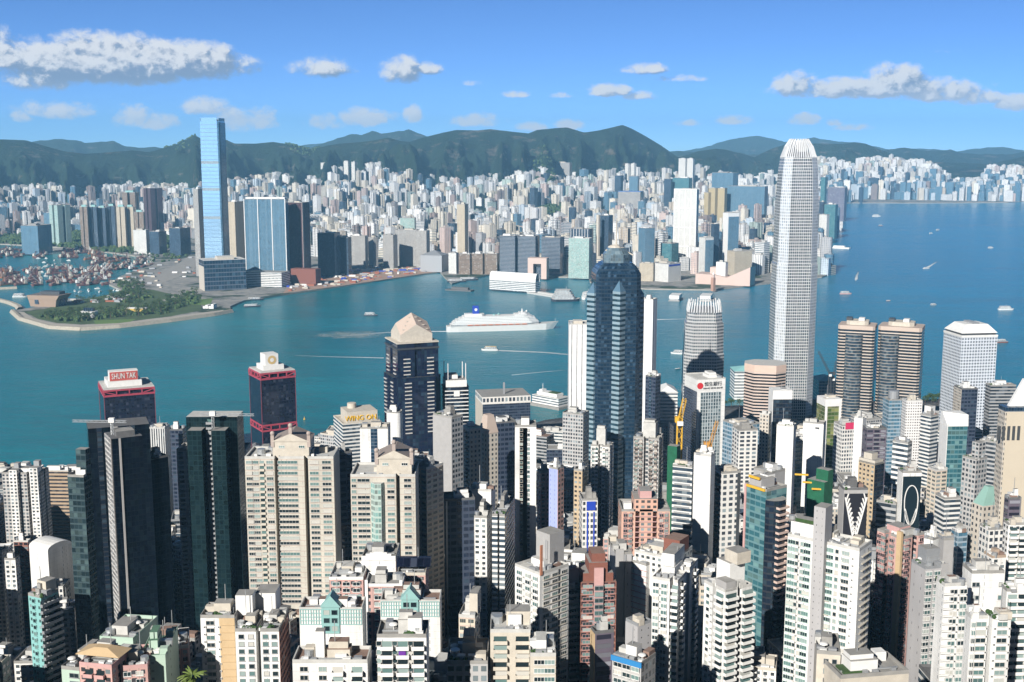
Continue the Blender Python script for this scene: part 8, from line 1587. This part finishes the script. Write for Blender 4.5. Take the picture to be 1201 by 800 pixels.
def groves():
    rnd = random.Random(17); g = Grid(12)
    for x, y, r in FOOT: g.put(x, y, r * .8)
    def fill(px, n, label, group, land=None, kinds=TREES, sc=1.0, z=None):
        P = pts(px); x0, x1, y0, y1 = min(p[0] for p in P), max(p[0] for p in P), min(p[1] for p in P), max(p[1] for p in P); k = 0
        for tr in range(n * 30):
            if k >= n: break
            x, y = rnd.uniform(x0, x1), rnd.uniform(y0, y1)
            if not inside(P, x, y) or g.hit(x, y, 4.5 * sc): continue
            if land and not land(x, y): continue
            g.put(x, y, 4.5 * sc); plant(x, y, z if z is not None else 4.0, label, group, rnd, kinds, sc); k += 1
        return k
    kl = lambda x, y: inside(LAND, x, y)
    fill([(44, 374), (70, 379), (96, 380), (118, 376), (110, 368), (84, 368)], 40, 'park tree growing between the brown museum and the white drum hall', 'trees in front of the museum', kl, sc=1.35)
    fill([(118, 377), (150, 373), (200, 370), (198, 360), (176, 361), (140, 364), (118, 366)], 50, 'park tree growing behind the seawall around the yellow fronted hall', 'trees around the yellow fronted hall', kl, sc=1.35)
    fill([(200, 366), (236, 356), (230, 343), (195, 352), (196, 362)], 22, 'park tree left of the zigzag topped white building', 'trees left of the zigzag topped building', kl, sc=1.35)
    fill([(126, 352), (150, 360), (180, 352), (165, 333), (140, 334)], 40, 'dense dark tree behind the museum and the yellow fronted hall', 'dense trees behind the museum', kl, sc=1.5)
    fill([(84, 352), (125, 366), (125, 345), (100, 343)], 12, 'tree just right of the brown museum', 'trees right of the museum', kl)
    fill([(125, 298), (185, 310), (186, 293), (150, 288), (128, 290)], 28, 'tree in the belt behind the barge basin', 'tree belt behind the barge basin', kl, sc=1.2)
    fill([(188, 310), (220, 304), (218, 294), (190, 294)], 14, 'tree below the dark blue twin block by the approach road', 'trees by the approach road', kl, sc=1.2)
    fill([(628, 493), (663, 492), (664, 484), (632, 482)], 30, 'leafy tree in the harbour front park below the white ferry pier', 'park trees below the white ferry pier', lambda x, y: y < shore(x) - 4, TBIG, z=4.6)
    fill([(775, 478), (803, 476), (800, 466), (776, 466)], 10, 'leafy tree by the tent roofed hall at the water', 'trees by the tent roofed hall', lambda x, y: y < shore(x) - 4, TBIG, z=4.6)
    fill([(848, 482), (872, 480), (870, 458), (850, 456)], 14, 'leafy tree left of the peach striped tower', 'trees left of the peach striped tower', lambda x, y: y < shore(x) - 4, TBIG, z=4.6)
    fill([(926, 492), (975, 488), (972, 476), (930, 478)], 16, 'leafy tree at the foot of the tallest near tower', 'trees at the foot of the tallest near tower', lambda x, y: y < shore(x) - 4, TBIG, z=4.6)
    fill([(1082, 478), (1106, 476), (1106, 460), (1084, 462)], 10, 'leafy tree between the rose twins and the round windowed block', 'trees left of the round windowed block', lambda x, y: y < shore(x) - 4, TBIG, z=4.6)
    fill([(860, 310), (930, 310), (930, 299), (880, 299)], 12, 'tree in the park right of the pale stone hotel', 'trees right of the pale stone hotel', kl)
    # low growth filling the park between its trees, and the far woods in the town: each one mass
    m = MB()
    for px, n in (([(44, 374), (70, 379), (96, 380), (118, 376), (110, 368), (84, 368)], 260), ([(118, 377), (150, 373), (200, 370), (198, 360), (176, 361), (140, 364), (118, 366)], 260), ([(200, 366), (236, 356), (230, 343), (195, 352), (196, 362)], 150), ([(126, 352), (150, 360), (180, 352), (165, 333), (140, 334)], 330), ([(125, 298), (185, 310), (186, 293), (150, 288), (128, 290)], 330), ([(188, 310), (220, 304), (218, 294), (190, 294)], 120)):
        P = pts(px)
        for k in range(n):
            x, y = rnd.uniform(min(p[0] for p in P), max(p[0] for p in P)), rnd.uniform(min(p[1] for p in P), max(p[1] for p in P)); r = rnd.uniform(3, 7)
            if inside(P, x, y) and inside(LAND, x, y) and not g.hit(x, y, -2): m.ball(x, y, 4 + r * .5, r, 0, 6, 3, .9)
    m.build('park_shrubs', M_LEAF)['kind'] = 'stuff'; m = MB()
    for (a, b2, cx, cy) in PARKS:
        for k in range(int(cx * cy * 2)):
            q, w = rnd.uniform(0, 6.28), math.sqrt(rnd.random()); x, y, _ = at_z(a + cx * w * math.cos(q), b2 + cy * w * math.sin(q), 4.0)
            if not inside(LAND, x, y) or y < 3300: continue
            z = zk(x, y); r = rnd.uniform(6, 12); m.ball(x, y, z + r * .6, r, 0, 6, 3, .9)
    m.build('far_woods', M_LEAF)['kind'] = 'stuff'
    # scrub on the near slope between the lowest buildings
    m = MB()
    for k in range(900):
        x, y = rnd.uniform(-260, 260), rnd.uniform(230, 560)
        if G2.hit(x, y, 3): continue
        z = zg(x, y)
        for j in range(3):
            p = np.array((x + rnd.uniform(-2, 2), y + rnd.uniform(-2, 2), z + rnd.uniform(1, 5)))
            m.ball(p[0], p[1], p[2], rnd.uniform(1.2, 2.6), 0, 6, 3, .9)
    m.build('hillside_scrub', M_LEAF)['kind'] = 'stuff'
groves()
def palm():
    x, y, z = at_y(226, 793, 215); g = zg(x, y); t = thing('palm_tree', 'bright green palm crown poking up at the bottom edge', 'palm tree', (x, y, g)); h = z - g; rnd = random.Random(2)
    m = MB(); m.cyl(0, 0, .28, -1, h * .5, 8, 0, .22); m.cyl(0, 0, .22, h * .5, h, 8, 0, .2); m.build('trunk', M_BARK, t)
    grn = plain('palm_leaf', (.12, .17, .035), .6, .35, .8)
    for k in range(34):
        a = 2 * math.pi * k * .382 + rnd.uniform(-.1, .1); el = rnd.uniform(-.2, 1.1); L = rnd.uniform(2.2, 3.2); m = MB(); d = np.array((math.cos(a), math.sin(a), 0)); s = np.array((-d[1], d[0], 0)); prev = None
        for j in range(7):
            u = j / 6; p = d * L * u * math.cos(el * (1 - u * .7)) + np.array((0, 0, h + L * (math.sin(el) * u - .55 * u * u))); w = .30 * math.sin(math.pi * min(1, u * .9 + .12)) ** .7
            cur = (p - s * w + np.array((0, 0, -.18)), p, p + s * w + np.array((0, 0, -.18)))
            if prev: m.quad([prev[0], cur[0], cur[1], prev[1]], 0); m.quad([prev[1], cur[1], cur[2], prev[2]], 0)
            prev = cur
        m.build('frond', grn, t)
palm()
# ------------------------------------------------------------------ labels of the many: each says which one by its look and its neighbours
ANCH_FAR = [('the tallest blue glass tower', 248, 230), ('the wide blue glass slab', 311, 270), ('the maroon tower', 351, 270), ('the navy glass hotel', 386, 290), ('the widest grey gridded slab', 476, 285), ('the slender beige tower', 542, 265), ('the silver grey theatre', 509, 303), ('the pink arch', 631, 310), ('the pale green glass slab', 681, 300), ('the slim white sliver', 702, 275), ('the pointed blue tower', 758, 288), ('the cream latticed tower', 805, 255), ('the white edged tower', 857, 270), ('the pink sweeping hall', 850, 325), ('the yellow blocks', 840, 228), ('the blue grey slab', 876, 227), ('the bright blue hall', 740, 227), ('the teal capped row', 130, 260), ('the purple brown slab', 179, 240), ('the low glass block', 40, 272), ('the purple ribbed slab', 983, 228), ('the runway terminal', 1110, 235), ('the lone white tower', 380, 200), ('the pale gridded slab', 661, 198), ('the pinkish twin towers', 805, 193), ('the two white towers', 740, 198), ('the green roofed tower', 478, 262), ('the dome topped dark tower', 724, 300), ('the white pinnacle tower', 935, 230), ('the classic stone hotel', 868, 306), ('the striped office blocks', 620, 298), ('the far left edge', 0, 240), ('the far right edge', 1201, 215)]
ANCH_NEAR = [('the black granite towers', 140, 600), ('the dark green tower', 250, 600), ('the left cream tower', 338, 600), ('the right cream tower', 450, 600), ('the gabled black tower', 483, 450), ('the yellow lettered block', 420, 495), ('the slim white tower', 618, 560), ('the domed tower', 724, 430), ('the salmon block', 760, 610), ('the bank tower', 827, 490), ('the white blank slab', 826, 590), ('the peach striped tower', 897, 455), ('the tallest tower', 934, 420), ('the rose twins', 1030, 430), ('the round windowed block', 1138, 440), ('the large cream tower', 1190, 540), ('the winged black front', 1003, 600), ('the necklace black front', 1070, 590), ('the curved balcony tower', 898, 650), ('the white hillside slab', 970, 690), ('the pink tower', 1056, 690), ('the red brown tower', 703, 700), ('the bay windowed tower', 635, 700), ('the front white towers', 820, 720), ('the left teal gable', 388, 720), ('the right teal gable', 480, 710), ('the teal fronted tower', 45, 730), ('the mint blocks', 130, 770), ('the white twin pair', 300, 765), ('the twin stair towers', 30, 590), ('the vaulted hall', 58, 645), ('the woven block', 186, 530), ('the left red framed tower', 148, 470), ('the right red framed tower', 320, 480), ('the green glass front', 1120, 540), ('the plum tower', 1027, 530), ('the olive glass tower', 979, 510), ('the residential balcony tower', 706, 565), ('the grey brown tower', 760, 550), ('the matching white pair', 1158, 760), ('the beige block', 600, 765), ('the ribbed white tower', 590, 660)]
ORD = ['nearest', 'second', 'third', 'fourth', 'fifth', 'sixth', 'seventh', 'eighth', 'ninth', 'tenth', 'eleventh', 'twelfth', 'thirteenth', 'fourteenth', 'fifteenth', 'sixteenth', 'seventeenth', 'eighteenth', 'nineteenth', 'twentieth']
def name_many(items, anchors, tail=''):
    """items: (object, look, px, py); labels = look + side of the nearest landmark, ranked by distance where several share that"""
    bins = {}
    for o, look, px, py in items:
        n, ax, ay = min(anchors, key=lambda a: (a[1] - px) ** 2 + ((a[2] - py) * 1.5) ** 2); dx, dy = px - ax, py - ay
        side = ('right of' if dx > 0 else 'left of') if abs(dx) > abs(dy) * 1.1 else ('below' if dy > 0 else 'above'); bins.setdefault((look, side, n), []).append((dx * dx + dy * dy, o))
    for (look, side, n), L in bins.items():
        L.sort(key=lambda q: q[0])
        for k, (_, o) in enumerate(L): o['label'] = f"{look} {side} {n}{tail}" if len(L) == 1 else f"{look} {side} {n}, {ORD[min(k, 19)]} nearest to it{tail}" if k else f"{look} {side} {n}, nearest to it{tail}"
def finish_far():
    it = []
    for o, col, (px, ty, by, hw), h, w in FARLIST:
        shape = 'slab' if w > 42 else 'tall tower' if h > 95 else 'tower' if h > 50 else 'low block'
        it.append((o, f"{col.replace(' glass', '')} {'glass ' if 'glass' in col else ''}{shape}", px, ty)); o['category'] = 'tower' if h > 50 else 'block'; o['group'] = 'distant towers of the town across the harbour' if h > 50 else 'distant low blocks of the town across the harbour'
    name_many(it, ANCH_FAR)
finish_far()
def finish_near():
    it = []
    for b, key, (a, q, t, bt) in INFILL:
        c_, k = INWORDS[key]; size = 'low ' if b.h < 34 else 'tall ' if b.h > 80 else ''
        it.append((b.root, f"{size}{c_} {k}", (a + q) / 2, t)); b.root['category'] = 'building'; b.root['group'] = 'plain buildings between the taller ones of the near town'
    name_many(it, ANCH_NEAR)
finish_near()
